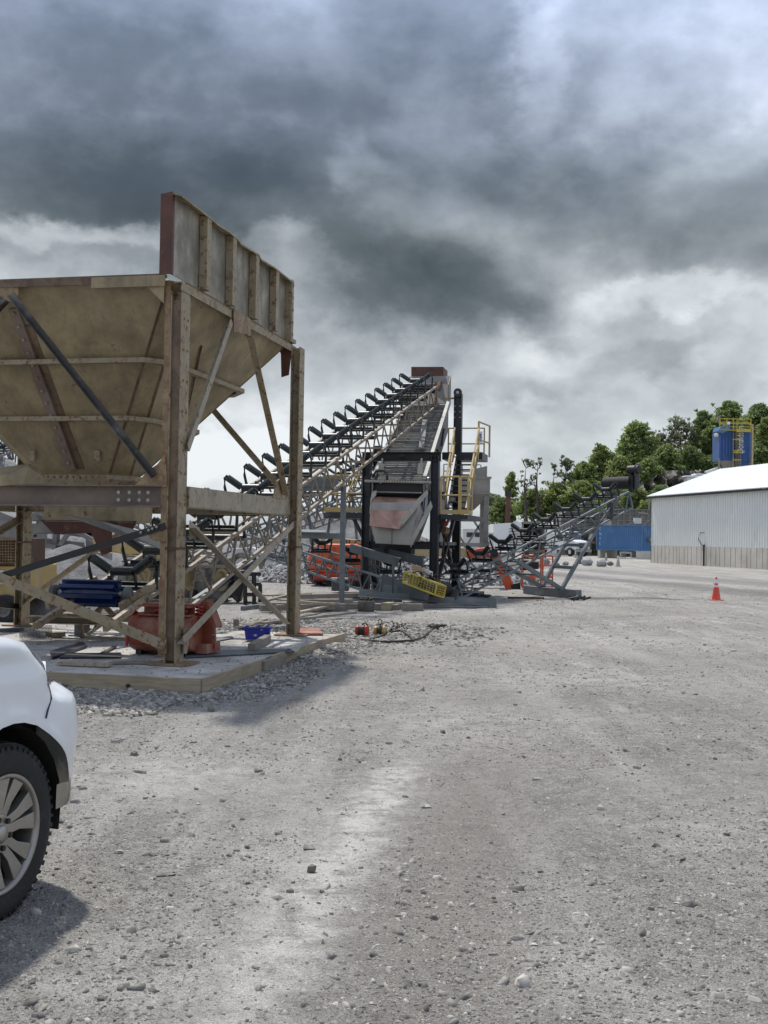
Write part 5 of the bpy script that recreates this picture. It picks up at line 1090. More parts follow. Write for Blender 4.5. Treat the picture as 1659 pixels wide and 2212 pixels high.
def bucket():
    c = g(788, 1322); T = empty('canvas_bucket', c, 'sagging grey canvas bucket of tools and cable in front of the steel bars', 'bucket'); m = M()
    m.lathe([(0, 0), (.17, .0), (.21, .06), (.20, .16), (.185, .24), (.165, .26)], 18, c+U*.15); ob('bag', m, 'canvas', T, smooth=True, solid=.01)
    m = M()
    for i in range(10): a = i*.7; m.path([c+U*.15+Vector((.12*math.cos(a), .12*math.sin(a), .24)), c+U*.15+Vector((.15*math.cos(a+.5), .15*math.sin(a+.4), .30+.04*random.random())), c+U*.15+Vector((.1*math.cos(a+1.2), .1*math.sin(a+1.2), .25))], .012)
    ob('cable_coil', m, 'chain', T, smooth=True); m = M(); m.path([c+U*.15+Vector((-.02, 0, .25)), c+U*.15+Vector((.04, 0, .40)), c+U*.15+Vector((.12, 0, .46))], .012); ob('handle', m, 'rusty', T)
bucket()
def hoist(px, py, mat, label, s=1.0, hook=True):
    c = g(px, py); T = empty('chain_hoist', c, label, 'hoist', 'chain hoists lying beside the pad'); c = c+U*.1
    m = M(); r = .105*s
    for k, (o_, rr) in enumerate(((-.075, .9), (.075, 1.0))): m.lathe([(0, -.035), (r*.8*rr, -.035), (r*rr, -.015), (r*rr, .015), (r*.8*rr, .035), (0, .035)], 8, c+V*o_*s+Z*r, (U, Z, V))
    ob('cover', m, mat, T, bevel=.01); m = M(); m.lathe([(0, -.045), (r*.95, -.045), (r*.95, .045), (0, .045)], 16, c+Z*r, (U, Z, V)); ob('drum', m, 'chain', T)
    m = M()
    if hook: m.path([c+Z*(r*2+.0), c+Z*(r*2+.03)+V*.03, c+Z*(r*2+.08)+V*.03, c+Z*(r*2+.11), c+Z*(r*2+.08)-V*.035, c+Z*(r*2+.03)-V*.03], .011)
    else: m.path([c+Z*r*2, c+Z*(r*2+.03)+V*.05, c+Z*(r*2+.0)+V*.1], .012)
    ob('hook', m, 'chain', T, smooth=True)
hoist(779, 1377, 'red', 'red chain hoist on the ground just off the far corner of the pad', 1.05, False); hoist(818, 1376, 'yellow', 'orange yellow chain hoist with upright hook, right of the red one', .95)
def rope(pts, r, label, nm='wire_sling', cat='sling', mat='chain', z=.02):
    P_ = [g(x, y, z) for x, y in pts]; Q_ = []
    for a, b in zip(P_, P_[1:]):
        for k in range(4): f = k/4; p = a.lerp(b, f); Q_.append(p+Z*(height(p.x, p.y)+.01))
    Q_.append(P_[-1]); m = M(); m.path(Q_, r, 6); ob(nm, m, mat, label=label, cat=cat, group='lifting slings and chains beside the pad', smooth=True)
rope([(744, 1375), (752, 1382), (770, 1385), (800, 1390), (840, 1388), (870, 1385), (893, 1384)], .022, 'thick dark sling curving from the pad corner below both hoists')
rope([(762, 1383), (790, 1386), (815, 1378), (840, 1372), (865, 1370), (885, 1377), (893, 1384)], .018, 'thinner sling looping close behind the orange hoist')
rope([(893, 1384), (915, 1378), (930, 1370), (938, 1362), (946, 1357), (955, 1355)], .02, 'right hand sling ending in a cluster of hooks')
rope([(818, 1362), (840, 1357), (866, 1352), (889, 1351)], .010, 'thin straight rod-like cable reaching back right from the orange hoist')
m = M(); rr = random.Random(4)
for i in range(46):
    p = g(850+rr.gauss(0, 13), 1363+rr.gauss(0, 4), .03); p.z = height(p.x, p.y)+.02; d_ = Vector((rr.uniform(-1, 1), rr.uniform(-1, 1), rr.uniform(-.2, .3)))*.05; m.path([p, p+d_, p+d_*1.4+Z*.02], .011, 5)
ob('chain_heap', m, 'chain', label='small tangled heap of chain right of the orange hoist', cat='chain', kind='stuff')
m = M()
for i in range(18): p = g(940+rr.gauss(0, 7), 1360+rr.gauss(0, 3), .03); p.z = height(p.x, p.y)+.02; m.path([p, p+Vector((rr.uniform(-.1, .1), rr.uniform(-.1, .1), .05)), p+Vector((rr.uniform(-.12, .12), 0, .03))], .012, 5)
ob('hook_cluster', m, 'chain', label='cluster of dark shackles and hooks at the end of the right sling', cat='hooks')
m = M(); c = g(735, 1279); m.box(c+Z*.22, .55, .42, .36); B = ob('tool_box', m, 'grey2', label='dark blue-grey job box behind the board pile, beside the boom lift wheel', cat='tool box', bevel=.03); m = M(); m.box(c+Z*.42, .58, .45, .06); ob('lid', m, 'pale', B, bevel=.01)
for i, (a, b, c_, d_, lb) in enumerate(((404, 1296, 552, 1200, 'upper of two grey steel bars propped behind the nearest post'), (404, 1310, 540, 1216, 'lower of two grey steel bars propped behind the nearest post'))):
    m = M(); p = g(a, b); Y2 = p.y+3.0; m.chan(p+Z*.05, pt(c_, d_, Y2), .12, .16, .02); ob('steel_channel', m, 'grey', label=lb, cat='steel channel', group='grey steel bars propped behind the hopper')
m = M(); m.bar(g(1097, 1291, .04), g(1175, 1292, .04), .06, .06); ob('rust_bar', m, 'rustred', label='thin rusty bar on the ground left of the stacker skid', cat='steel bar')
m = M()
for i in range(14): p = g(1242+rr.gauss(0, 7), 1294+rr.gauss(0, 1.5), .03); m.path([p, p+Vector((rr.uniform(-.25, .25), rr.uniform(-.1, .1), .08)), p+Vector((rr.uniform(-.3, .3), 0, .03))], .03, 5)
ob('hose_heap', m, 'black', label='small dark heap of hose at the right end of the stacker skid', cat='hose')
m = M(); c = g(1030, 1291)
for k in range(3): m.path([c+Vector((.35*math.cos(a)*(1+.1*k), .5*math.sin(a), .03+.02*k)) for a in [j*2*math.pi/14 for j in range(14)]], .02, 5)
ob('cable_coil', m, 'black', label='loose black cable coil on the ground by the tall rear leg', cat='cable')

# ------------------------------------------------------------------ machines behind
def hull(par, pts, Y0, dep, nm, mat, lb=None, bev=.03): p_ = [pt(x, y, Y0) for x, y in pts]; m = M(); m.prism(p_, [p+Vector((0, dep, 0)) for p in p_]); return ob(nm, m, mat, par, lb, bevel=bev)
def wheel(par, c, R0, wd, ang, mat='dustrubber', hub='tan', treads=20):
    A2, ax = az(ang); ax = -ax if ax.y > 0 else ax
    m = M(); m.lathe([(R0*.5, -wd/2), (R0*.86, -wd/2), (R0, -wd*.35), (R0, wd*.35), (R0*.86, wd/2), (R0*.5, wd/2), (R0*.5, -wd/2)], 28, c, (A2, Z, ax)); ty = ob('wheel', m, mat, par, smooth='auto')
    m = M()
    for k in range(treads):
        an = 2*math.pi*k/treads; e = A2*math.cos(an)+Z*math.sin(an)
        for s in (-1, 1): m.bar(c+e*R0, c+e*R0*.985+ax*wd*.48*s+(Z*math.cos(an)-A2*math.sin(an))*.07, .05, .05, up=e)
    ob('tread', m, mat, ty); m = M(); m.lathe([(0, wd*.2), (R0*.3, wd*.2), (R0*.36, wd*.38), (R0*.5, wd*.44), (R0*.5, -wd*.3)], 20, c, (A2, Z, ax)); ob('hub', m, hub, ty)
def telehandler():
    Y = 29.5; T = empty('telehandler', Vector((pt(430, 1300, Y).x, Y, 0)), 'dusty yellow telehandler seen through the hopper frame, black fork carriage lowered to the right', 'telehandler')
    bm = hull(T, [(200, 1164), (214, 1161), (230, 1164), (330, 1182), (408, 1196), (478, 1206), (503, 1232), (508, 1262), (492, 1262), (486, 1238), (462, 1224), (400, 1218), (330, 1208), (202, 1186)], Y+.4, .4, 'boom', 'yellow')
    hull(T, [(212, 1172), (216, 1172), (216, 1176), (212, 1176)], Y+.36, .03, 'boom_pin', 'black'); hull(T, [(350, 1222), (470, 1228), (480, 1250), (470, 1268), (300, 1268), (290, 1240)], Y+.2, 1.4, 'chassis', 'tan'); hull(T, [(280, 1190), (330, 1196), (345, 1240), (345, 1262), (270, 1262), (268, 1200)], Y+1.0, .8, 'cab', 'plantgrey')
    hull(T, [(505, 1232), (528, 1232), (530, 1250), (518, 1300), (512, 1302), (500, 1290), (502, 1262)], Y-.1, .5, 'carriage_mount', 'black', None, .03)
    m = M()
    for x in (530, 549, 562): m.bar(pt(x, 1236 if x < 560 else 1262, Y-.6), pt(x, 1306, Y-.6), .06, .09, up=V)
    for y in (1240, 1262, 1284): m.bar(pt(528, y, Y-.6), pt(564, y, Y-.6), .05, .09)
    for x in (533, 536, 540, 544): m.bar(pt(x, 1240, Y-.6), pt(x, 1262, Y-.6), .025, .02, up=V)
    ob('fork_carriage', m, 'black', T); 
    for x in (531, 561): a = pt(x, 1306, Y-.6); a.z = .05; m = M(); m.bar(a, a+Vector((.75, -.75, 0)), .1, .045); ob('fork', m, 'black', T)
    for x, dY in ((400, -.3), (466, -.1), (300, -.2), (330, 1.7)): c = pt(x, 1290, Y+dY); c.z = .6; wheel(T, c, .6, .42, 35)
telehandler()
def genset():
    Y = 21.5; T = empty('portable_crusher', Vector((pt(0, 1300, Y).x, Y, 0)), 'yellow machine with brown mesh radiator grille, at the left edge behind the far post', 'machine')
    hull(T, [(-160, 1222), (58, 1222), (58, 1296), (-160, 1296)], Y, 2.0, 'body', 'yellow'); gp = hull(T, [(-160, 1163), (33, 1163), (33, 1221), (-160, 1221)], Y-.05, 1.9, 'grille_box', 'brownmesh', None, .01)
    m = M()
    for i in range(30): x = -150+i*6; m.bar(pt(x, 1165, Y-.08), pt(x, 1219, Y-.08), .012, .01, up=V)
    for i in range(9): y = 1167+i*6; m.bar(pt(-158, y, Y-.09), pt(31, y, Y-.09), .01, .012)
    m.bar(pt(-160, 1164, Y-.08), pt(33, 1163, Y-.08), .04, .05); ob('grille', m, 'rusty', gp)
    m = M(); m.slab([pt(-3, 1232, Y-.03), pt(8, 1232, Y-.03), pt(8, 1262, Y-.03), pt(-3, 1262, Y-.03)], .01); ob('placard', m, 'dustywhite', T)
    m = M(); m.bar(pt(-160, 1302, Y), pt(60, 1300, Y), .2, .12); ob('chassis_rail', m, 'black', T)
    for x in (10, -90): c = pt(x, 1325, Y-.1); c.z = .28; wheel(T, c, .28, .2, 90, 'rubber', 'plantgrey', 0)
genset()
def trailer():
    Y = 50.0; T = empty('dusty_trailer', Vector((pt(560, 1240, Y).x, Y, 0)), 'dust covered low trailer on one big wheel, seen past the far right post', 'trailer')
    hull(T, [(470, 1206), (560, 1203), (640, 1196), (640, 1206), (600, 1218), (470, 1226)], Y, 1.6, 'bed', 'plantgrey'); hull(T, [(500, 1185), (545, 1182), (570, 1196), (560, 1204), (500, 1207)], Y+.3, 1.2, 'load', 'dustywhite')
    c = pt(583, 1231, Y-.2); c.z = .50; wheel(T, c, .5, .3, 78, 'dustrubber', 'dustywhite', 0); c = pt(520, 1231, Y-.2); c.z = .5; wheel(T, c, .5, .3, 78, 'dustrubber', 'dustywhite', 0)
trailer()
def bgconv(x0, y0, Y0, x1, y1, Y1, W, n, nid, label, mat='plantgrey', dep=.7, legs=()):
    a, b = pt(x0, y0, Y0), pt(x1, y1, Y1); d, X, K = frame_of(a, b); Q = empty('conveyor', Vector((a.x, a.y, 0)), label, 'conveyor', 'conveyors working behind the screen')
    for s in (-1, 1): m = M(); truss_side(m, a+X*W/2*s, b+X*W/2*s, -K, dep, n, .1, .06); ob('truss', m, mat, Q)
    for i in range(nid): p = a.lerp(b, (i+.5)/nid)+K*.02; idler_at(Q, W, p, X, d, K)
    m = M(); m.tube(b-X*W/2, b+X*W/2, .25, 14); ob('head_pulley', m, 'rubber', Q)
    for f in legs:
        p = a.lerp(b, f)-K*dep
        for s in (-1, 1): m = M(); m.bar(Vector((p.x+X.x*W*s, p.y+X.y*W*s, 0)), p+X*W*.5*s, .12, .12, up=U); ob('leg', m, mat, Q)
bgconv(560, 1120, 52, 800, 1000, 62, 1.1, 12, 14, 'dark conveyor climbing behind the long beltless conveyor, partly hidden', 'grey2', .8, (.3, .7))
bgconv(330, 1215, 48, 800, 1062, 66, 1.0, 20, 0, 'dust grey lattice gantry low behind the long beltless conveyor', 'plantgrey', .8, (.35, .6, .9))
bgconv(-90, 1015, 58, 45, 958, 64, 1.2, 8, 10, 'far lattice conveyor crossing the left edge above the crusher', 'plantgrey', .9, (.3,))
bgconv(180, 1075, 70, 420, 1168, 62, 1.0, 12, 0, 'pale lattice gantry sloping down to the right behind the hopper posts', 'plantgrey', .7, (.1, .5))
def crusher():
    Y = 47.0; T = empty('crushing_plant', Vector((pt(120, 1240, Y).x, Y, 0)), 'dust grey crusher and chute on columns seen beneath the hopper, left side', 'crusher')
    hull(T, [(84, 1108), (128, 1106), (130, 1126), (200, 1140), (204, 1164), (112, 1152), (70, 1153)], Y, 3.0, 'feed_chute', 'plantgrey'); hull(T, [(62, 1108), (82, 1106), (82, 1124), (62, 1126)], Y-.4, 1, 'motor', 'plantgrey')
    hull(T, [(64, 1154), (72, 1154), (72, 1240), (62, 1240)], Y, .5, 'column', 'plantgrey'); hull(T, [(113, 1128), (123, 1128), (122, 1188), (112, 1188)], Y-.5, .5, 'pipe', 'plantgrey')
    for a, b in (((78, 1103), (203, 1168)), ((155, 1140), (122, 1190)), ((74, 1176), (182, 1190))): m = M(); m.bar(pt(*a, Y-.6), pt(*b, Y-.6), .16, .18); ob('beam', m, 'plantgrey', T)
    hull(T, [(73, 1160), (180, 1172), (182, 1184), (74, 1172)], Y-.2, .2, 'belt_frame', 'plantgrey')
    hull(T, [(184, 1140), (200, 1140), (200, 1206), (186, 1206)], Y, .5, 'column', 'plantgrey'); hull(T, [(130, 1196), (206, 1196), (206, 1262), (118, 1262)], Y+.5, 3, 'wall_block', 'plantgrey'); hull(T, [(0, 1105), (60, 1130), (60, 1165), (-60, 1165), (-60, 1110)], Y+4, 3, 'bin', 'plantgrey')
crusher()
# stockpiles and heaps
def moundmat(name, a, b, sc_):
    m, nt, N, L, bs = _mat(name); tc = N.new('ShaderNodeTexCoord'); c = _mix(N, L, _ramp(N, L, _noise(N, L, tc.outputs['Object'], sc_, 9, .75), .35, .68), a, b)
    L.new(c, bs.inputs['Base Color']); bs.inputs['Roughness'].default_value = .95; bp = N.new('ShaderNodeBump'); bp.inputs['Strength'].default_value = .9; bp.inputs['Distance'].default_value = .15
    L.new(_noise(N, L, tc.outputs['Object'], sc_*2.5, 9, .75), bp.inputs['Height']); L.new(bp.outputs[0], bs.inputs['Normal']); MT[name] = m
moundmat('dust_pile', (.15, .15, .145), (.36, .355, .34), 1.4); moundmat('dark_pile', (.10, .10, .10), (.24, .235, .23), 1.6)
def mound(px, Y, rx, ry, h, label, mat='dust_pile', p_=1.3):
    c = pt(px, 1170, Y); c.z = 0; rows = []
    for i in range(24):
        r = i/23; row = []
        for j in range(40):
            a = 2*math.pi*j/40; x, y = c.x+rx*r*math.cos(a), c.y+ry*r*math.sin(a); z = h*(1-r**p_)*(1+.12*noise.noise(Vector((x*.3, y*.3, 1))))+.12*h*noise.noise(Vector((x*.7, y*.7, 5)))*(1-r); row.append((x, y, z-.05*r))
        rows.append(row)
    m = M(); m.grid(rows, True); ob('stockpile', m, mat, smooth=True, label=label, cat='stockpile', group='stockpiles of crushed stone')
mound(-20, 62, 9, 8, 6.0, 'tall pale grey stockpile at the left edge, highest of the piles', 'dust_pile')
mound(150, 40, 3.2, 3, 1.3, 'low dark pile beneath the crusher', 'dark_pile'); mound(95, 24.0, 1.5, 1.6, 1.05, 'small gravel heap right behind the far left post', 'dark_pile', 1.1)
mound(300, 66, 7, 5, 1.6, 'low grey stockpile behind the yellow telehandler', 'dust_pile'); mound(720, 76, 9, 7, 3.4, 'rough grey stockpile behind the boom lift', 'dark_pile'); mound(560, 82, 8, 6, 2.2, 'middle grey stockpile seen between the hopper post and the screen', 'dust_pile'); mound(860, 70, 6, 5, 2.2, 'grey stockpile behind the screen chute', 'dark_pile')
def heap(px, Y, rx, ry, h, n, sz, label):
    c = pt(px, 1170, Y); P = []; S = []
    for _ in range(n):
        r = math.sqrt(random.random()); a = random.uniform(0, 6.283); x, y = rx*r*math.cos(a), ry*r*math.sin(a); z = h*(1-r**1.25)*(1+.25*noise.noise(Vector((x*.8, y*.8, px)))); P.append((c.x+x, c.y+y, max(0, z)+random.uniform(-.05, .06))); S.append(sz*random.uniform(.6, 1.5))
    rocks(n, np.array(P), np.array(S), rng.random(n), 'stone_heap', 'heapstone', label=label, cat='stone heap', kind='stuff', flat=.9)
heap(1040, 44.5, 2.1, 1.9, 1.05, 2600, .075, 'pale heap of fist sized crushed stone right of the tall rear leg'); heap(1150, 45, .7, .8, .3, 160, .07, 'low scatter of stones behind the orange jib')
heap(665, 43.5, 2.1, 1.8, .95, 1700, .075, 'heap of broken stone under the boom lift, behind the right post'); heap(930, 47, 2.6, 1.6, 1.6, 1900, .085, 'broken stone heaped beneath the screen'); heap(760, 49, 1.8, 1.5, 1.3, 900, .08, 'broken stone behind the boom lift wheels')
heap(600, 47, 1.0, 1.0, .6, 500, .08, 'small heap of broken stone beside the trailer wheel')

# ------------------------------------------------------------------ right side: shed, container, silo, bins, trucks
def corrug(m, a, b, z0, z1, pitch, dep, out):
    n = max(2, int((b-a).length/pitch)); d = (b-a)/n; k = len(m.v)
    for i in range(n+1):
        for f, o in ((0, 0), (.18, 0), (.32, dep), (.68, dep), (.82, 0)):
            if i == n and f > 0: break
            p = a+d*(i+f)+out*o; m.v.append(Vector((p.x, p.y, z0))); m.v.append(Vector((p.x, p.y, z1)))
    c = (len(m.v)-k)//2
    for i in range(c-1): m.f.append((k+2*i, k+2*i+2, k+2*i+3, k+2*i+1))
def shed():
    c = Vector((22.45, 94.6, 0)); dr = Vector((math.sin(R_(-11.7)), math.cos(R_(-11.7)), 0)); al = -dr; nr = Vector((dr.y, -dr.x, 0)); Ln = 62.0; HW = 6.2; EH = 5.45; RH = 7.8
    T = empty('shed', c+al*20, 'long white corrugated steel shed on a board-marked concrete wall, with a low white roof', 'shed')
    f0, f1 = c, c+al*Ln; b0, b1 = f0+nr*2*HW, f1+nr*2*HW; out = -nr
    m = M(); m.prism([f0-nr*.12, f1-nr*.12, f1+nr*.2, f0+nr*.2], [p+Z*1.46 for p in (f0-nr*.12, f1-nr*.12, f1+nr*.2, f0+nr*.2)]); m.prism([f0+nr*.25, b0, b0-al*.2, f0+nr*.25-al*.2], [p+Z*1.46 for p in (f0+nr*.25, b0, b0-al*.2, f0+nr*.25-al*.2)]); cw = ob('plinth', m, 'concrete', T)
    m = M(); rr = random.Random(3)
    x = .6
    while x < Ln: m.bar(f0+al*x-nr*.124, f0+al*x-nr*.124+Z*1.45, .012, .02, up=nr); x += rr.uniform(.5, .9)
    ob('board_joint', m, 'plantgrey', cw)
    m = M(); m.bar(f0+al*9.2-nr*.15, f0+al*9.2-nr*.15+Z*1.6, .08, .13, up=nr); m.path([f0+al*8.9-nr*.15+Z*1.5, f0+al*8.4-nr*.2+Z*2.0, f0+al*8.7-nr*.2+Z*2.5, f0+al*9.2-nr*.15+Z*2.5], .03); ob('downpipe', m, 'shadowgap', T)
    m = M(); corrug(m, f0, f1, 1.42, EH, .34, .085, out); corrug(m, b1, b0, 1.42, EH, .28, .045, nr); ob('cladding', m, 'cladding', T)
    m = M(); m.poly([b0+Z*1.4, f0+Z*1.4, f0+Z*EH, f0+nr*HW+Z*RH, b0+Z*EH]); m.poly([f1+Z*1.4, b1+Z*1.4, b1+Z*EH, f1+nr*HW+Z*RH, f1+Z*EH]); m.bar(f0+Z*1.4-nr*.05, f0+Z*EH-nr*.05, .10, .12, up=nr); ob('gable', m, 'cladding', T)
    m = M(); m.bar(f0-nr*.05-al*.12, f0-nr*.05-al*.12+Z*EH, .06, .1, up=nr); m.bar(f0-nr*.30-al*.2+Z*(EH-.02), f1-nr*.30+Z*(EH-.02), .16, .14); ob('trim', m, 'shadowgap', T)
    e0, e1 = f0-nr*.42-al*.35+Z*(EH+.10), f1-nr*.42+Z*(EH+.10); r0, r1 = f0+nr*HW-al*.35+Z*(RH+.2), f1+nr*HW+Z*(RH+.2); g0, g1 = b0+nr*.4-al*.35+Z*(EH+.1), b1+nr*.4+Z*(EH+.1)
    m = M(); m.slab([e0, e1, r1, r0], .06); m.slab([r0, r1, g1, g0], .06)
    up = (e1-e0).cross(r0-e0).normalized(); up = up if up.z > 0 else -up
    n = int(Ln/.45)
    for i in range(n): f = (i+.5)/n; m.bar(e0.lerp(e1, f)+up*.04, r0.lerp(r1, f)+up*.04, .05, .035, up=up)
    ob('roof', m, 'roofing', T)
shed()
def container():
    a, b = pt(1290, 1188, 118), pt(1386.5, 1191.3, 112.7); a.z = b.z = .82; h = 2.59; d = (b-a).normalized(); out = Vector((d.y, -d.x, 0)); bk = -out; wd = 2.44
    T = empty('shipping_container', (a+b)/2-Z*.82, 'blue corrugated shipping container raised on concrete blocks beside the shed', 'container')
    def wall(p, q_, o): m = M(); corrug(m, p, q_, .82+.12, .82+h-.1, .28, .05, -o); ob('side_panel', m, 'blue', T)
    e = b+bk*wd; f = a+bk*wd; wall(a+bk*.02, b+bk*.02, out); wall(b-d*.02, e-d*.02, d); wall(a, f, -d); wall(f, e, bk)
    m = M(); 
    for p, q_ in ((a, b), (b, e), (e, f), (f, a)): m.bar(p+Z*.08, q_+Z*.08, .12, .16); m.bar(p+Z*(h-.05), q_+Z*(h-.05), .10, .12)
    for p in (a, b, e, f): m.bar(p, p+Z*h, .14, .14, up=d)
    ob('frame', m, 'blue', T); m = M(); m.slab([p+Z*h for p in (a, b, e, f)], .03); ob('roof_sheet', m, 'blue', T)
    text('C A T S', .42, 'lettering', T, a+d*.28-bk*.06+Z*.75, (90, 90, 0)) if 0 else None
    for i, ch in enumerate('CNTS'):
        ang = math.degrees(math.atan2(d.y, d.x)); text(ch, .42, 'lettering', T, a+d*.32-bk*.03+Z*(2.05-i*.52), (90, 0, ang))
    m = M(); p = b+bk*1.0+d*.25+Z*1.15; m.box(p, .5, .7, .4, (d, bk)); ob('air_conditioner', m, 'galv', T, bevel=.02)
    for p, l, lb in ((a+d*.25, .35, None), (b-d*.35, .9, None)): m = M(); m.prism([p-d*l/2, p+d*l/2, p+d*l/2+bk*wd, p-d*l/2+bk*wd], [v+Z*.80 for v in (p-d*l/2, p+d*l/2, p+d*l/2+bk*wd, p-d*l/2+bk*wd)]) if 0 else m.prism([Vector((v.x, v.y, -.1)) for v in (p-d*l/2, p+d*l/2, p+d*l/2+bk*wd, p-d*l/2+bk*wd)], [Vector((v.x, v.y, .815)) for v in (p-d*l/2, p+d*l/2, p+d*l/2+bk*wd, p-d*l/2+bk*wd)]); ob('support_block', m, 'concrete', T)
    m = M(); p = a+d*3.8+bk*.7+Vector((0, 0, -.82)); p.z = 0; m.box(p+Z*.62, 1.7, .8, .2, (d, bk)); m.box(p+d*.75+Z*.35, .15, .8, .5, (d, bk)); m.box(p-d*.75+Z*.35, .15, .8, .5, (d, bk)); ob('bench_frame', m, 'dustywhite', label='pale steel trestle stored under the blue container', cat='trestle')
container()
def silo():
    Y = 112.0; T = empty('dust_collector', Vector((pt(1588, 1010, Y).x, Y+1, 0)), 'tall dark blue dust collector tower with yellow ladder cage and rails behind the shed roof', 'silo')
    P = lambda x, y, dy=0: pt(x, y, Y+dy)
    def H_(pts, y0, dep, nm, mat, par=None, bev=.02): return hull(par or T, pts, Y+y0, dep, nm, mat, None, bev)
    H_([(1554, 932), (1584, 926), (1584, 995), (1554, 995)], 0, 2.4, 'filter_housing', 'siloblue'); H_([(1553, 930), (1556, 921), (1578, 917), (1578, 929), (1560, 936)], -.5, 2.2, 'inlet_box', 'blue')
    m = M()
    for x in (1556, 1562, 1569, 1576): m.bar(P(x, 940, -.05), P(x, 993, -.05), .10, .12, up=V)
    ob('rib', m, 'siloblue', T)
    c = P(1603, 1000, 1.2); top = P(1603, 928, 1.2).z; bot = P(1603, 997, 1.2).z; m = M(); m.lathe([(0, bot-1.0), (.85, bot), (.86, bot), (.86, top), (0, top+.05)], 28, Vector((c.x, c.y, 0))); sv = ob('vessel', m, 'siloblue', T, smooth='auto')
    m = M(); m.prism([P(1554, 995), P(1584, 995), P(1584, 995, 2.4), P(1554, 995, 2.4)], [P(1564, 1022, .8), P(1576, 1022, .8), P(1576, 1022, 1.6), P(1564, 1022, 1.6)]); ob('discharge_cone', m, 'bingrey', T)
    for x, dy in ((1553, 0), (1584, 0), (1621, .6), (1623, 2.0), (1554, 2.4)): a = P(x, 990, dy); m = M(); m.bar(Vector((a.x, a.y, 0)), a, .18, .18, up=V); ob('leg', m, 'bingrey', T)
    # ladder with cage
    m = M(); xs = (1584.5, 1589.5)
    for x in xs: m.bar(P(x, 909, -.3), P(x, 1012, -.3), .05, .05, up=V)
    for i in range(24): y = 912+i*4.2; m.bar(P(xs[0], y, -.3), P(xs[1], y, -.3), .03, .03)
    ob('ladder', m, 'bingrey', T); m = M()
    for y in (949, 973.5, 977, 993):
        m.path([P(1583+9*(1-math.cos(a))*1.0, y+.6*math.sin(a), -.35-.6*math.sin(a)) for a in [math.pi*k/8 for k in range(9)]], .055, 5)
    for x, dy in ((1583.5, -.4), (1592, -.95), (1596, -.9), (1600, -.4)): m.bar(P(x, 930 if x > 1590 else 945, dy), P(x, 1010, dy), .05, .03, up=V)
    ob('ladder_cage', m, 'yellow2', T)
    # top platform rails
    m = M(); pts = [P(1555, 927, -.6), P(1570, 925, -.6), P(1584, 924, -.6), P(1592, 927, -.6), P(1622, 927, -.6), P(1622, 927, 2.5), P(1555, 927, 2.5), P(1555, 927, -.6)]
    zt = P(1600, 927, -.6).z
    for p in pts: p.z = zt
    for p, q_ in zip(pts, pts[1:]):
        for h_ in (.55, 1.0): m.tube(p+Z*h_, q_+Z*h_, .04, 6)
        m.tube(p, p+Z*1.0, .045, 6)
    ob('guard_rail', m, 'yellow2', T); m = M(); a, b = P(1591, 930, -.6), P(1621, 930, -.6); m.bar(a, b, .1, .3); m.slab([Vector((p.x, p.y, zt-.1)) for p in (pts[0], pts[4], pts[5], pts[6])], .06); ob('platform', m, 'yellow2', T)
    m = M(); a = P(1626, 917, .2); m.bar(P(1625, 1010, .2), a, .16, .16, up=V); m.bar(a, P(1618, 917, .2), .1, .1); ob('stand_pipe', m, 'tan', T); H_([(1551, 899), (1556, 899), (1556, 906), (1551, 904)], -.4, .3, 'flood_light', 'bingrey'); H_([(1557, 899), (1564, 899), (1565, 910), (1558, 910)], -.2, .6, 'fan_box', 'black')
    m = M(); m.bar(P(1552, 905, -.3), P(1556, 927, -.3), .06, .06, up=V); ob('lamp_arm', m, 'bingrey', T)
    m = M(); m.slab([P(1571, 911, -.7), P(1577, 911, -.7), P(1577, 917, -.7), P(1571, 917, -.7)], .03); ob('sign', m, 'paper', T)
    m = M(); m.lathe([(0, -.2), (.22, -.15), (.25, 0), (.22, .15), (0, .2)], 14, P(1548, 940, .2)); ob('vent_cap', m, 'dustywhite', T, smooth=True)
    text('Donaldson', 1.02, 'lettering', sv, P(1605.5, 980, .28), (90, -90, 8), .62); text('Torit', .42, 'lettering', sv, P(1612, 978.5, .42), (90, -90, 20), 1.0)
    # white duct and small sheds on the quarry bench
    m = M(); m.bar(P(1526, 1023, 2), P(1555, 1013, 2), .8, .5); ob('conveyor_cover', m, 'roofing', label='white roofed conveyor cover sloping up to the blue tower', cat='conveyor cover')
    m = M(); m.bar(P(1526, 1030, 2.1), P(1555, 1020, 2.1), .5, .8); m.bar(Vector((P(1530, 1030, 2.2).x, Y+2.2, 0)), P(1530, 1030, 2.2), .2, .2, up=V); ob('duct', m, 'bingrey', label='brown boxed duct beneath the white conveyor cover', cat='duct')
silo()
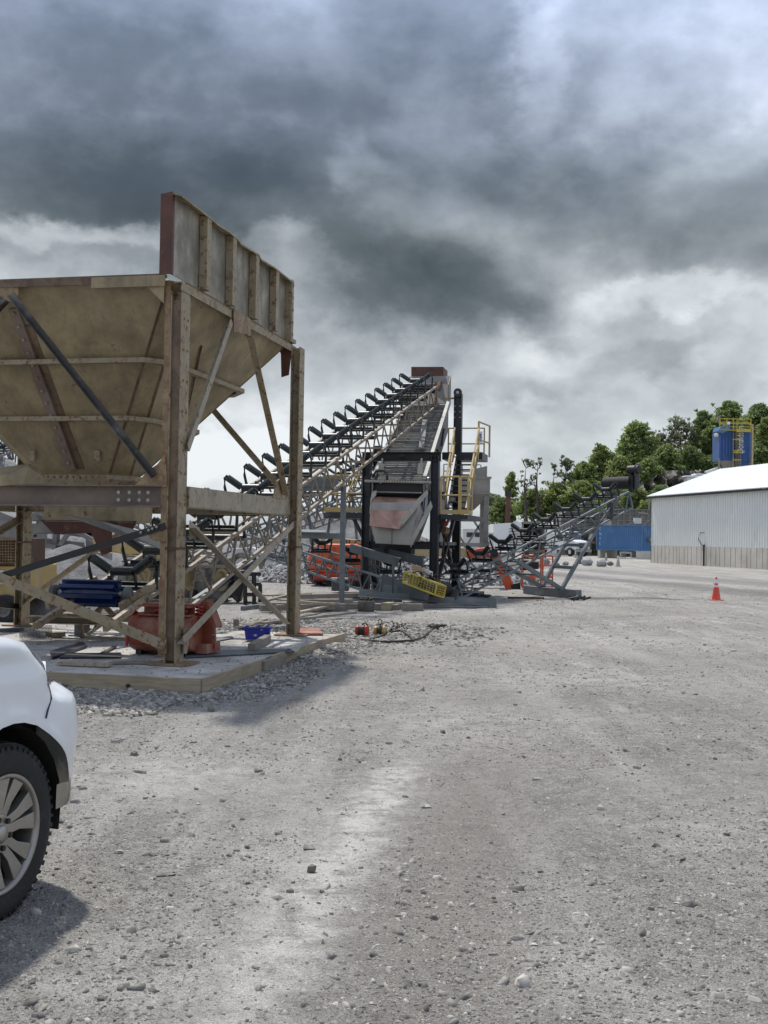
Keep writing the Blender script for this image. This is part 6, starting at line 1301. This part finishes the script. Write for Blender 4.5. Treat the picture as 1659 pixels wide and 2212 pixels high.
def white_truck():
    Y = 126.0; T = empty('white_truck', Vector((pt(1235, 1205, Y).x, Y, 0)), 'white medium truck with black grille parked beyond the slanting grey legs', 'truck')
    fw, rt = az(148.0); o = pt(1240, 1204, Y); o.z = 0                      # facing towards us and right
    P = lambda f, s, z: o+fw*f+rt*s+Z*z
    def hb(pr, w_, nm, mat, par=None, bev=.05): m = M(); m.prism([P(f, -w_/2, z) for f, z in pr], [P(f, w_/2, z) for f, z in pr]); return ob(nm, m, mat, par or T, bevel=bev)
    hd = hb([(-.1, .75), (1.35, .75), (1.45, .9), (1.42, 1.55), (1.2, 1.7), (-.1, 1.85)], 2.0, 'hood', 'white'); hb([(-1.9, .7), (-.1, .7), (-.1, 1.85), (-.5, 2.75), (-1.9, 2.8)], 2.3, 'cab', 'white')
    m = M(); m.slab([P(-.10, -1.05, 1.88), P(-.10, 1.05, 1.88), P(-.47, .98, 2.68), P(-.47, -.98, 2.68)], .03); m.slab([P(-.5, 1.17, 1.8), P(-1.5, 1.17, 1.8), P(-1.5, 1.17, 2.5), P(-.75, 1.17, 2.5)], .02); m.slab([P(-.5, -1.17, 1.8), P(-1.5, -1.17, 1.8), P(-1.5, -1.17, 2.5), P(-.75, -1.17, 2.5)], .02); ob('windows', m, 'glass', T)
    m = M(); m.box(P(1.46, 0, 1.2), .06, 1.1, .55, (fw, rt)); ob('grille', m, 'black', hd)
    for s in (-1, 1): m = M(); m.box(P(1.45, s*.8, 1.2), .06, .3, .25, (fw, rt)); ob('headlight', m, 'galv', hd); m = M(); m.box(P(0, s*1.35, 2.2), .1, .25, .4, (fw, rt)); ob('mirror', m, 'black', T)
    hb([(1.35, .5), (1.6, .5), (1.6, .78), (1.35, .78)], 2.3, 'bumper', 'galv', None, .02); hb([(-7.0, .8), (-2.0, .8), (-2.0, 2.6), (-7.0, 2.6)], 2.3, 'body_box', 'dustywhite')
    for f in (.5, -5.2):
        for s in (-1, 1): m = M(); c = P(f, s*1.0, .5); m.lathe([(.26, -.14), (.46, -.14), (.5, -.08), (.5, .08), (.46, .14), (.26, .14)], 24, c, (fw, Z, rt)); wv = ob('wheel', m, 'rubber', T, smooth='auto'); m = M(); m.lathe([(0, -.08), (.26, -.1), (.27, .1), (0, .08)], 18, c, (fw, Z, rt)); ob('rim', m, 'dustywhite', wv)
white_truck()
def dump_body():
    Y = 104.0; T = empty('open_trailer', Vector((pt(1155, 1205, Y).x, Y, 0)), 'dark open-ended box trailer facing the yard behind the stacker', 'trailer')
    H_ = lambda pts, y0, dep, nm, mat: hull(T, pts, Y+y0, dep, nm, mat, None, .01)
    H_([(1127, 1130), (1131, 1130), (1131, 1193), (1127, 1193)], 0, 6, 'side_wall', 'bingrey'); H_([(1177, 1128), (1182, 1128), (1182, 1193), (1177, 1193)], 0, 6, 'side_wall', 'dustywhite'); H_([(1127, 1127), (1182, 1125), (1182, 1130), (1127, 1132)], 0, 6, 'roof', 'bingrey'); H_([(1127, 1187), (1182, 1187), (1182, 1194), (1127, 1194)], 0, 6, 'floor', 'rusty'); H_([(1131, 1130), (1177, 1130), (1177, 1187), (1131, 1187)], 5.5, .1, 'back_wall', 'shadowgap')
    for y in (1146, 1160, 1174): H_([(1131, y), (1177, y), (1177, y+2), (1131, y+2)], 5.0, .1, 'slat', 'bingrey')
    H_([(1136, 1202), (1172, 1202), (1172, 1205), (1136, 1205)], 0, .2, 'bumper_bar', 'dustywhite')
    for x in (1136, 1173): c = pt(x, 1200, Y+.8); c.z = .48; wheel(T, c, .48, .5, 0, 'rubber', 'bingrey', 0)
dump_body()
def boxes():
    Y = 100.0
    T = empty('white_box_body', Vector((pt(1096, 1200, Y).x, Y, 0)), 'white louvred box body behind the lower half of the stacker', 'truck body')
    H_ = lambda pts, y0, dep, nm, mat, par=T: hull(par, pts, Y+y0, dep, nm, mat, None, .02)
    H_([(1066, 1132), (1127, 1128), (1127, 1190), (1066, 1192)], 0, 3, 'body', 'white')
    m = M()
    for i in range(8): y = 1142+i*6; m.bar(pt(1100, y, Y-.05), pt(1126, y-.5, Y-.05), .06, .07)
    ob('louvre', m, 'bingrey', T); H_([(1070, 1193), (1110, 1193), (1110, 1205), (1070, 1205)], .5, 2, 'under_frame', 'shadowgap')
    c = pt(1098, 1070, Y+4); m = M(); m.tube(Vector((c.x, c.y, 0)), pt(1098, 1072, Y+4), .22, 14); s = ob('exhaust_stack', m, 'rustred', label='brown exhaust stack with round cap rising before the trees', cat='stack'); m = M(); p = pt(1098, 1066, Y+4); m.tube(p-Z*.25, p+Z*.25, .32, 14); ob('cap', m, 'black', s)
    T = empty('cabinet', Vector((pt(1186, 1205, 118).x, 118, 0)), 'white electrical cabinets beside the white truck', 'cabinet'); hull(T, [(1181, 1165), (1202, 1165), (1203, 1196), (1181, 1196)], 118, 1, 'cabinet_body', 'dustywhite'); hull(T, [(1191, 1166), (1192, 1166), (1192, 1195), (1191, 1195)], 117.95, .03, 'door_gap', 'shadowgap'); hull(T, [(1181, 1196), (1203, 1196), (1203, 1210), (1181, 1210)], 118, 1, 'plinth', 'concrete')
    T = empty('service_block', Vector((pt(1030, 1200, 90).x, 90, 0)), 'dusty pale equipment cabins between the screen legs and the stacker', 'cabin'); hull(T, [(1000, 1142), (1040, 1142), (1040, 1184), (1000, 1184)], 90, 2.5, 'cabin', 'dustywhite'); hull(T, [(1040, 1150), (1066, 1150), (1066, 1190), (1040, 1190)], 90.5, 2, 'tank', 'dustywhite'); hull(T, [(996, 1184), (1070, 1184), (1070, 1212), (996, 1212)], 90.3, 2, 'base', 'concrete'); hull(T, [(1008, 1150), (1022, 1150), (1022, 1160), (1008, 1160)], 89.95, .05, 'window', 'shadowgap'); hull(T, [(1026, 1150), (1036, 1150), (1036, 1160), (1026, 1160)], 89.95, .05, 'window', 'shadowgap')
    T = empty('concrete_block', Vector((pt(1085, 1200, 62).x, 62, 0)), 'squat concrete block left of the orange jib', 'concrete block'); hull(T, [(1070, 1193), (1106, 1190), (1108, 1214), (1068, 1214)], 62, 1.0, 'block', 'concrete')
    m = M(); a = pt(1000, 1213, 70); a.z = .25; b = a+Vector((5, .3, 0)); m.bar(a, b, .5, .5); ob('barrier', m, 'concrete', label='low concrete barrier lying behind the stone heap', cat='barrier')
boxes()
def grey_hopper():
    Y = 58.0; T = empty('surge_bin', Vector((pt(1010, 1180, Y).x, Y+1.5, 0)), 'weathered grey surge bin on tall braced legs behind the yellow stair', 'bin')
    X0, X1 = pt(958, 1060, Y).x, pt(1058, 1060, Y).x; z1, z0, zb = pt(1000, 1033, Y).z, pt(1000, 1067, Y).z, pt(1000, 1100, Y).z; D = 2.6
    m = M(); R1 = lambda z, i: [Vector((X0+i, Y+i, z)), Vector((X1-i, Y+i, z)), Vector((X1-i, Y+D-i, z)), Vector((X0+i, Y+D-i, z))]
    m.grid([R1(z1, 0), R1(z0, 0), R1(zb, .75)], True); ob('bin', m, 'bingrey', T, solid=.04); m = M(); m.grid([R1(z1-.0, -.06), R1(z1+.10, -.06)], True); m.grid([R1(z0-.0, -.06), R1(z0+.08, -.06)], True); ob('rim', m, 'bingrey', T, solid=.05)
    for x in (X0, X1-.15):
        for y in (Y+.1, Y+D-.1): m = M(); m.bar(Vector((x, y, 0)), Vector((x, y, z0)), .22, .22, up=V); ob('leg', m, 'plantgrey', T)
    for a, b in ((X0, X1), (X1, X0)): m = M(); m.bar(Vector((a, Y, 1.5)), Vector(((a+b)/2, Y, zb)), .1, .1); m.bar(Vector((a, Y, zb)), Vector(((a+b)/2+(b-a)*.2, Y, .6)), .1, .1); ob('brace', m, 'plantgrey', T)
    m = M(); m.bar(Vector((X0, Y, 1.45)), Vector((X1, Y, 1.45)), .16, .2); ob('cross_beam', m, 'plantgrey', T)
    m = M()
    for i in range(5): x = X0+(X1-X0)*i/5; m.bar(Vector((x, Y, z1)), Vector((x, Y, z1+.7)), .05, .05, up=V)
    for h_ in (.35, .7): m.bar(Vector((X0, Y, z1+h_)), Vector((X1-.5, Y, z1+h_)), .05, .05)
    ob('guard_rail', m, 'bingrey', T); m = M(); m.slab([Vector((X1-.75, Y, z1+.05)), Vector((X1-.15, Y, z1+.05)), Vector((X1-.15, Y, z1+.65)), Vector((X1-.75, Y, z1+.5))], .03); ob('access_panel', m, 'bingrey', T)
grey_hopper()
def far_bins():
    for i, (x0, x1, y0, Y, lb, gate) in enumerate(((1215, 1318, 1105, 134, 'wide weathered steel bin row behind the white truck', 0), (1322, 1412, 1100, 128, 'weathered ribbed bins above the blue container', 1))):
        T = empty('storage_bin', Vector((pt((x0+x1)/2, 1180, Y).x, Y+2, 0)), lb, 'bin', 'weathered steel bins along the hillside')
        a, b = pt(x0, y0, Y), pt(x1, y0, Y); zt = a.z; zm, zb = pt(x0, 1148, Y).z, pt(x0, 1165, Y).z
        m = M(); m.prism([Vector((a.x, Y, zm)), Vector((b.x, Y, zm)), Vector((b.x, Y+5, zm)), Vector((a.x, Y+5, zm))], [Vector((a.x, Y, zt)), Vector((b.x, Y, zt)), Vector((b.x, Y+5, zt)), Vector((a.x, Y+5, zt))]); m.prism([Vector((a.x+1, Y+1.5, zb-1)), Vector((b.x-1, Y+1.5, zb-1)), Vector((b.x-1, Y+4, zb-1)), Vector((a.x+1, Y+4, zb-1))], [Vector((a.x, Y, zm)), Vector((b.x, Y, zm)), Vector((b.x, Y+5, zm)), Vector((a.x, Y+5, zm))]); ob('bin', m, 'bingrey', T)
        m = M(); n = 7
        for k in range(n+1): x = a.x+(b.x-a.x)*k/n; m.bar(Vector((x, Y-.08, zb-.6)), Vector((x, Y-.08, zt)), .16, .2, up=V)
        for z in (zt, zt-.5, (zt+zm)/2, zm): m.bar(Vector((a.x, Y-.12, z)), Vector((b.x, Y-.12, z)), .2, .12)
        ob('rib', m, 'plantgrey', T)
        for k in range(4): x = a.x+(b.x-a.x)*(k+.1)/3.6; m = M(); m.bar(Vector((x, Y, 0)), Vector((x, Y, zm)), .35, .35, up=V); ob('leg', m, 'bingrey', T)
        m = M(); m.bar(Vector((a.x, Y-.3, zb-.3)), Vector((b.x, Y-.3, zb-.3)), .1, .3); ob('walkway_beam', m, 'rusty', T)
        m = M(); m.box(Vector(((a.x+b.x)/2, Y+5.5, 1.6)), (b.x-a.x), .3, 3.2); ob('rear_wall', m, 'plantgrey', T)
    T = empty('loader_rack', Vector((pt(1395, 1150, 119).x, 119.5, 0)), 'grey framed machine with sloped ramp peeking above the blue container', 'machine')
    m = M(); P = lambda x, y: pt(x, y, 119.5)
    m.path([P(1384, 1132), P(1380, 1108), P(1398, 1110), P(1404, 1118)], .10, 5); m.bar(P(1355, 1136), P(1380, 1122), .1, .2); m.bar(P(1390, 1134), P(1413, 1120), .1, .2); m.bar(P(1384, 1132), Vector((P(1384, 1132).x, 119.5, 0)), .2, .2, up=V); ob('frame', m, 'plantgrey', T); m = M(); m.box(P(1377, 1125), .8, .3, .6); ob('panel', m, 'dustywhite', T)
far_bins()
def boulder(px, py, wpx, hpx, label, mat='heapstone', tone=.8):
    p = g(px, py); s = wpx/2/F*p.y; hh = hpx/2/F*p.y; rr = random.Random(px); m = M(); rows = []
    for i in range(7): th = math.pi*i/6; rows.append([(s*math.sin(th)*math.cos(a)*(1+.18*rr.uniform(-1, 1)), s*.8*math.sin(th)*math.sin(a)*(1+.18*rr.uniform(-1, 1)), hh*math.cos(th)*(1+.15*rr.uniform(-1, 1))) for a in [j*2*math.pi/9 for j in range(9)]])
    m.grid(rows, True); m.xf(Matrix.Translation((p.x, p.y, hh*.8))); o = ob('boulder', m, mat, label=label, cat='boulder', group='boulders along the far edge of the yard')
    at = o.data.attributes.new('tone', 'FLOAT', 'POINT'); at.data.foreach_set('value', [tone]*len(o.data.vertices))
for a in ((1176, 1222, 26, 19, 'large flat grey boulder left of the white truck wheel', 'heapstone', .45), (1199, 1225, 22, 12, 'low darker boulder just right of the large flat one', 'heapstone', .3), (1268, 1222, 25, 18, 'tall pale boulder in the middle of the row', 'heapstone', .95), (1254, 1218, 16, 15, 'dark boulder half behind the tall pale one', 'heapstone', .1), (1299, 1224, 24, 17, 'pale angular boulder in front of the container', 'heapstone', .9), (1318, 1222, 15, 11, 'small grey boulder at the right end of the row', 'heapstone', .3), (1222, 1221, 16, 9, 'small low boulder behind the slanting grey leg', 'heapstone', .5)): boulder(*a)
def cone(px, py, h, label, mats, tilt=0):
    p = g(px, py); T = empty('traffic_cone', p, label, 'traffic cone', 'traffic cones on the yard'); k = h/.71
    m = M(); m.box(p+Z*.015*k, .36*k, .36*k, .03*k); ob('base', m, mats[0], T, bevel=.008*k)
    m = M(); m.lathe([(.135*k, .03*k), (.026*k, .71*k), (.0, .71*k)], 24, p); cb = ob('body', m, mats[0], T, smooth='auto')
    for z0, z1 in ((.40, .47), (.52, .64)):
        r = lambda z: (.135-(.109)*(z-.03)/.68)*k+.004; m = M(); m.lathe([(r(z0), z0*k), (r(z1), z1*k)], 24, p); ob('collar', m, mats[1], cb, smooth=True)
cone(1547, 1297, .71, 'orange traffic cone with two white collars standing alone on the right', ('cone', 'reflect'))
cone(1243, 1205, .75, 'faded small cone near the front wheel of the white truck', ('pale', 'dustywhite')); cone(1309, 1211, .75, 'faded cone standing behind the pale angular boulder', ('pale', 'dustywhite')); cone(1335, 1224, .80, 'faded grey cone furthest right beyond the haul road', ('pale', 'dustywhite'))

# ------------------------------------------------------------------ wooded hillside with a rock face
def hill(x, y):
    px = 829.5+F*x/y; amp = 11.5*smooth(1130, 1560, px)+1.0*smooth(1060, 1150, px)+3.0*smooth(1600, 1900, px); return amp*smooth(128, 172, y+8*noise.noise(Vector((x*.03, y*.03, 0))))+1.2*noise.noise(Vector((x*.06, y*.06, 2)))*smooth(130, 150, y)-.3
def hillside():
    rows = []
    for i in range(40):
        y = 124+i*4.0; rows.append([(x, y, hill(x, y)) for x in np.linspace(2+(y-124)*.05, 110, 70)])
    m = M(); m.grid(rows); ob('hillside', m, moundmat_('undergrowth'), kind='structure', smooth=True)
def moundmat_(n):
    m, nt, N, L, bs = _mat(n); tc = N.new('ShaderNodeTexCoord'); c = _mix(N, L, _ramp(N, L, _noise(N, L, tc.outputs['Object'], .5, 9, .75), .35, .68), (.06, .085, .03), (.16, .20, .08)); L.new(c, bs.inputs['Base Color']); bs.inputs['Roughness'].default_value = 1
    return m
hillside()
def cliff():
    Y = 146.0; rows = []
    for i in range(16):
        f = i/15; row = []
        for j in range(60):
            x = 1385+(1560-1385)*j/59; top = 1014+(30 if x < 1450 else 0)*(1-(x-1385)/65)+6*noise.noise(Vector((j*.35, 0, 0))) ; y = 1110+(top-1110)*f
            o = 3.0*noise.noise(Vector((j*.22, i*.35, 1)))+1.3*noise.noise(Vector((j*.7, i*.9, 4))); p = pt(x, y, Y); p.y += o+f*2.5; row.append(p)
        rows.append(row)
    m = M(); m.grid(rows); moundmat('rock_face', (.085, .078, .068), (.27, .25, .22), .9); ob('rock_face', m, 'rock_face', kind='structure')
    for x, y, wd, lb in ((1495, 1040, 1.6, 'left small white shed on the quarry bench'), (1519, 1036, 2.0, 'right small white shed on the quarry bench')):
        p = pt(x, y, 138); m = M(); m.box(p, wd, 1.6, 1.0); s = ob('white_hut', m, 'dustywhite', label=lb, cat='hut', group='small huts on the quarry bench'); m = M(); m.box(p+Z*.6, wd+.4, 2, .15); ob('roof', m, 'roofing', s); m = M(); m.box(p-Z*(p.z/2+.5), wd*.9, 1.4, p.z); ob('stilts', m, 'bingrey', s)
cliff()
def tree(px, ytop, ybot, Y, wpx, leaf, n, label, lean=0, bare=0.0, group='trees on the hillside', sz=.20):
    n = int(n*(3.6 if not bare else 2.2))
    rr = np.random.default_rng(int(px*13+ytop)); top = pt(px, ytop, Y); cx = top.x; z1 = top.z; z0 = pt(px, ybot, Y).z; gz = hill(cx, Y)-.2; R0 = wpx/2/F*Y
    z0 = max(z0, gz+.6); H_ = z1-z0; T = empty('tree', (cx, Y, gz), label, 'tree', group)
    nl = max(5, int(R0*1.6)+4); m = M(); tr_r = .16+.012*(z1-gz); base = Vector((cx, Y, gz)); mid = Vector((cx+lean*.3, Y, gz+(z1-gz)*.45)); tp = Vector((cx+lean, Y, z1-H_*.12)); m.path([base, base.lerp(mid, .5)+Vector((.2, 0, 0)), mid, mid.lerp(tp, .5)-Vector((.2, 0, 0)), tp], [tr_r, tr_r*.85, tr_r*.6, tr_r*.35, .04], 7)
    ends = []
    for i in range(nl*2):
        f = rr.uniform(.15, .95); a = rr.uniform(0, 6.283); s = base.lerp(mid, min(1, f*2)) if f < .5 else mid.lerp(tp, (f-.5)*2); prof = math.sin(math.pi*min(.98, max(.08, ((s.z-z0)/H_)*.75+.2)))
        e = Vector((s.x+math.cos(a)*R0*prof*rr.uniform(.6, 1), s.y+math.sin(a)*R0*prof*rr.uniform(.6, 1), min(z1, s.z+R0*rr.uniform(.25, .8)))); k = s.lerp(e, .5)+Vector((0, 0, -.15*R0)); m.path([s, k, e], [tr_r*.32*(1-f*.5), tr_r*.2, .03], 5); ends.append(e)
        if bare:
            for _ in range(9): v = k.lerp(e, rr.uniform(.1, 1)); v2 = v+Vector(rr.uniform(-1, 1, 3))*R0*.30+Vector((0, 0, R0*.28)); m.path([v, v2], [.055, .02], 4); ends.append(v2)
    ob('trunk', m, 'bark', T)
    nc = max(20, int(n/(30 if not bare else 16))); cl = []
    for i in range(nc):
        if i < len(ends) and rr.random() < .8: c = np.array(ends[i])
        else:
            a = rr.uniform(0, 6.283); zz = rr.uniform(0, 1)**.8; pr = (1-(2*zz-.75)**2*.55) if zz > .37 else .75+zz*.6; r = R0*max(.15, pr)*rr.uniform(.25, 1.0)*(1+.35*math.sin(3*a+px)*math.cos(5*zz+px)); c = np.array((cx+lean*zz+math.cos(a)*r, Y+math.sin(a)*r, z0+zz*H_*.97))
        cl.append(c)
    cl = np.array(cl); which = rr.integers(0, nc, n); cs = rr.uniform(.25, 1.2, nc)*(.12*R0+.34)*(1.0 if not bare else .55); d = rr.normal(size=(n, 3)); d /= np.linalg.norm(d, axis=1)[:, None]; rad = rr.random(n)**.45
    P = cl[which]+d*rad[:, None]*cs[which][:, None]*np.array((1, 1, .62)); P[:, 2] = np.minimum(P[:, 2], z1+.4)
    u = rr.normal(size=(n, 3)); u /= np.linalg.norm(u, axis=1)[:, None]; v = np.cross(u, d+.3*rr.normal(size=(n, 3))); v /= (np.linalg.norm(v, axis=1)[:, None]+1e-6); s = (sz*rr.uniform(.55, 1.3, n))[:, None]
    q_ = np.stack([P-u*s, P+v*s*.5, P+u*s, P-v*s*.5], 1); off = np.array(OFF[T.name]); me = bpy.data.meshes.new('crown'); me.vertices.add(n*4); me.vertices.foreach_set('co', (q_-off).reshape(-1).astype(np.float32)); me.loops.add(n*4); me.loops.foreach_set('vertex_index', np.arange(n*4, dtype=np.int32)); me.polygons.add(n); me.polygons.foreach_set('loop_start', np.arange(n, dtype=np.int32)*4); me.polygons.foreach_set('loop_total', np.full(n, 4, np.int32)); me.update(calc_edges=True)
    tone = np.clip(.5+.28*rr.normal(size=nc)[which]+.12*rr.normal(size=n), 0, 1); at = me.attributes.new('tone', 'FLOAT', 'POINT'); at.data.foreach_set('value', np.repeat(tone, 4).astype(np.float32)); me.materials.append(MT[leaf]); o = bpy.data.objects.new('crown', me); COL.objects.link(o); o.parent = T
for a in [
    (1640, 872, 1010, 175, 110, 'leaf4', 5200, 'tall dark green tree at the right edge behind the blue tower'), (1575, 866, 1000, 178, 100, 'leaf1', 5200, 'tallest tree on the ridge directly above the blue tower'), (1520, 888, 1010, 172, 80, 'leaf4', 3800, 'dark tree on the ridge just left of the blue tower'),
    (1655, 900, 1010, 160, 60, 'leaf2', 2200, 'bright yellow green tree at the right edge'), (1473, 905, 1040, 170, 95, 'leaf3', 2600, 'thin-leaved grey green tree with open crown on the ridge', 0, 1), (1375, 912, 1050, 165, 105, 'leaf1', 5200, 'broad rounded green tree with high crown right of the stacker head'),
    (1425, 935, 1050, 172, 70, 'leaf3', 2200, 'slim greyish tree between the broad tree and the open crowned tree', 0, 1), (1300, 962, 1060, 162, 80, 'leaf2', 3200, 'light green tree above the stacker, left of the broad tree'), (1262, 1000, 1080, 160, 80, 'leaf1', 3000, 'mid green tree behind the stacker idlers'),
    (1340, 985, 1100, 152, 80, 'leaf2', 3800, 'light green tree directly behind the stacker head'), (1400, 990, 1100, 150, 75, 'leaf1', 3800, 'green tree between the stacker head and the rock face'), (1370, 1050, 1130, 141, 90, 'leaf2', 3400, 'low bushy light green tree at the foot of the slope above the bins'),
    (1440, 960, 1040, 156, 70, 'leaf1', 3000, 'green tree on the slope left of the rock face'), (1430, 1050, 1110, 140, 60, 'leaf4', 1800, 'dark bush below the rock face'), (1255, 1040, 1110, 150, 90, 'leaf2', 3200, 'low light green tree beneath the middle idlers of the stacker'),
    (1320, 1050, 1110, 146, 80, 'leaf1', 3000, 'low green tree below the stacker head'), (1205, 1045, 1115, 152, 80, 'leaf2', 2800, 'low bright tree right of the bare trees'), (1150, 1060, 1120, 154, 90, 'leaf1', 2800, 'low green thicket tree at the foot of the bare trees'),
    (1090, 1075, 1130, 158, 70, 'leaf4', 2000, 'small dark green tree right of the surge bin'), (1066, 1068, 1130, 165, 50, 'leaf3', 1300, 'pale small tree touching the surge bin leg'), (1540, 985, 1030, 160, 70, 'leaf4', 2200, 'dark tree on the bench behind the white conveyor cover'),
    (1600, 930, 1020, 162, 80, 'leaf4', 3400, 'dark green tree right behind the blue tower'), (1490, 965, 1020, 160, 60, 'leaf4', 2200, 'dark green tree directly above the rock face'), (1640, 960, 1040, 158, 70, 'leaf4', 2600, 'dark green tree low at the right edge above the shed roof'),
    (1137, 985, 1085, 150, 46, 'leaf3', 170, 'nearly bare forked tree, left one of the bare pair', 0, 1), (1163, 978, 1085, 151, 46, 'leaf3', 150, 'nearly bare forked tree, right one of the bare pair', 0, 1), (1198, 1000, 1080, 153, 30, 'leaf3', 170, 'slender half bare tree right of the bare pair', 0, 1), (1105, 1020, 1090, 160, 30, 'leaf2', 800, 'small light green tree behind the exhaust stack'),
    (1545, 905, 990, 168, 60, 'leaf1', 2600, 'green tree partly hidden by the fan box of the tower'), (1700, 880, 1010, 170, 110, 'leaf1', 2800, 'green tree just beyond the right edge of the ridge'),
    (1224, 985, 1080, 158, 44, 'leaf3', 900, 'thin grey green tree left of the light green tree', 0, 1), (1400, 1085, 1130, 138, 60, 'leaf2', 1500, 'bright bush just left of the shed corner'), (1290, 1085, 1130, 140, 80, 'leaf4', 1800, 'dark bush behind the weathered bins')]: tree(*a)
m = M(); p = pt(1402, 1122, 132); m.tube(Vector((p.x, p.y, 0)), pt(1402, 1078, 132), .12, 8); m.bar(pt(1398, 1080, 132), pt(1407, 1080, 132), .08, .1); ob('utility_pole', m, 'bingrey', label='thin grey utility pole left of the shed corner', cat='utility pole')
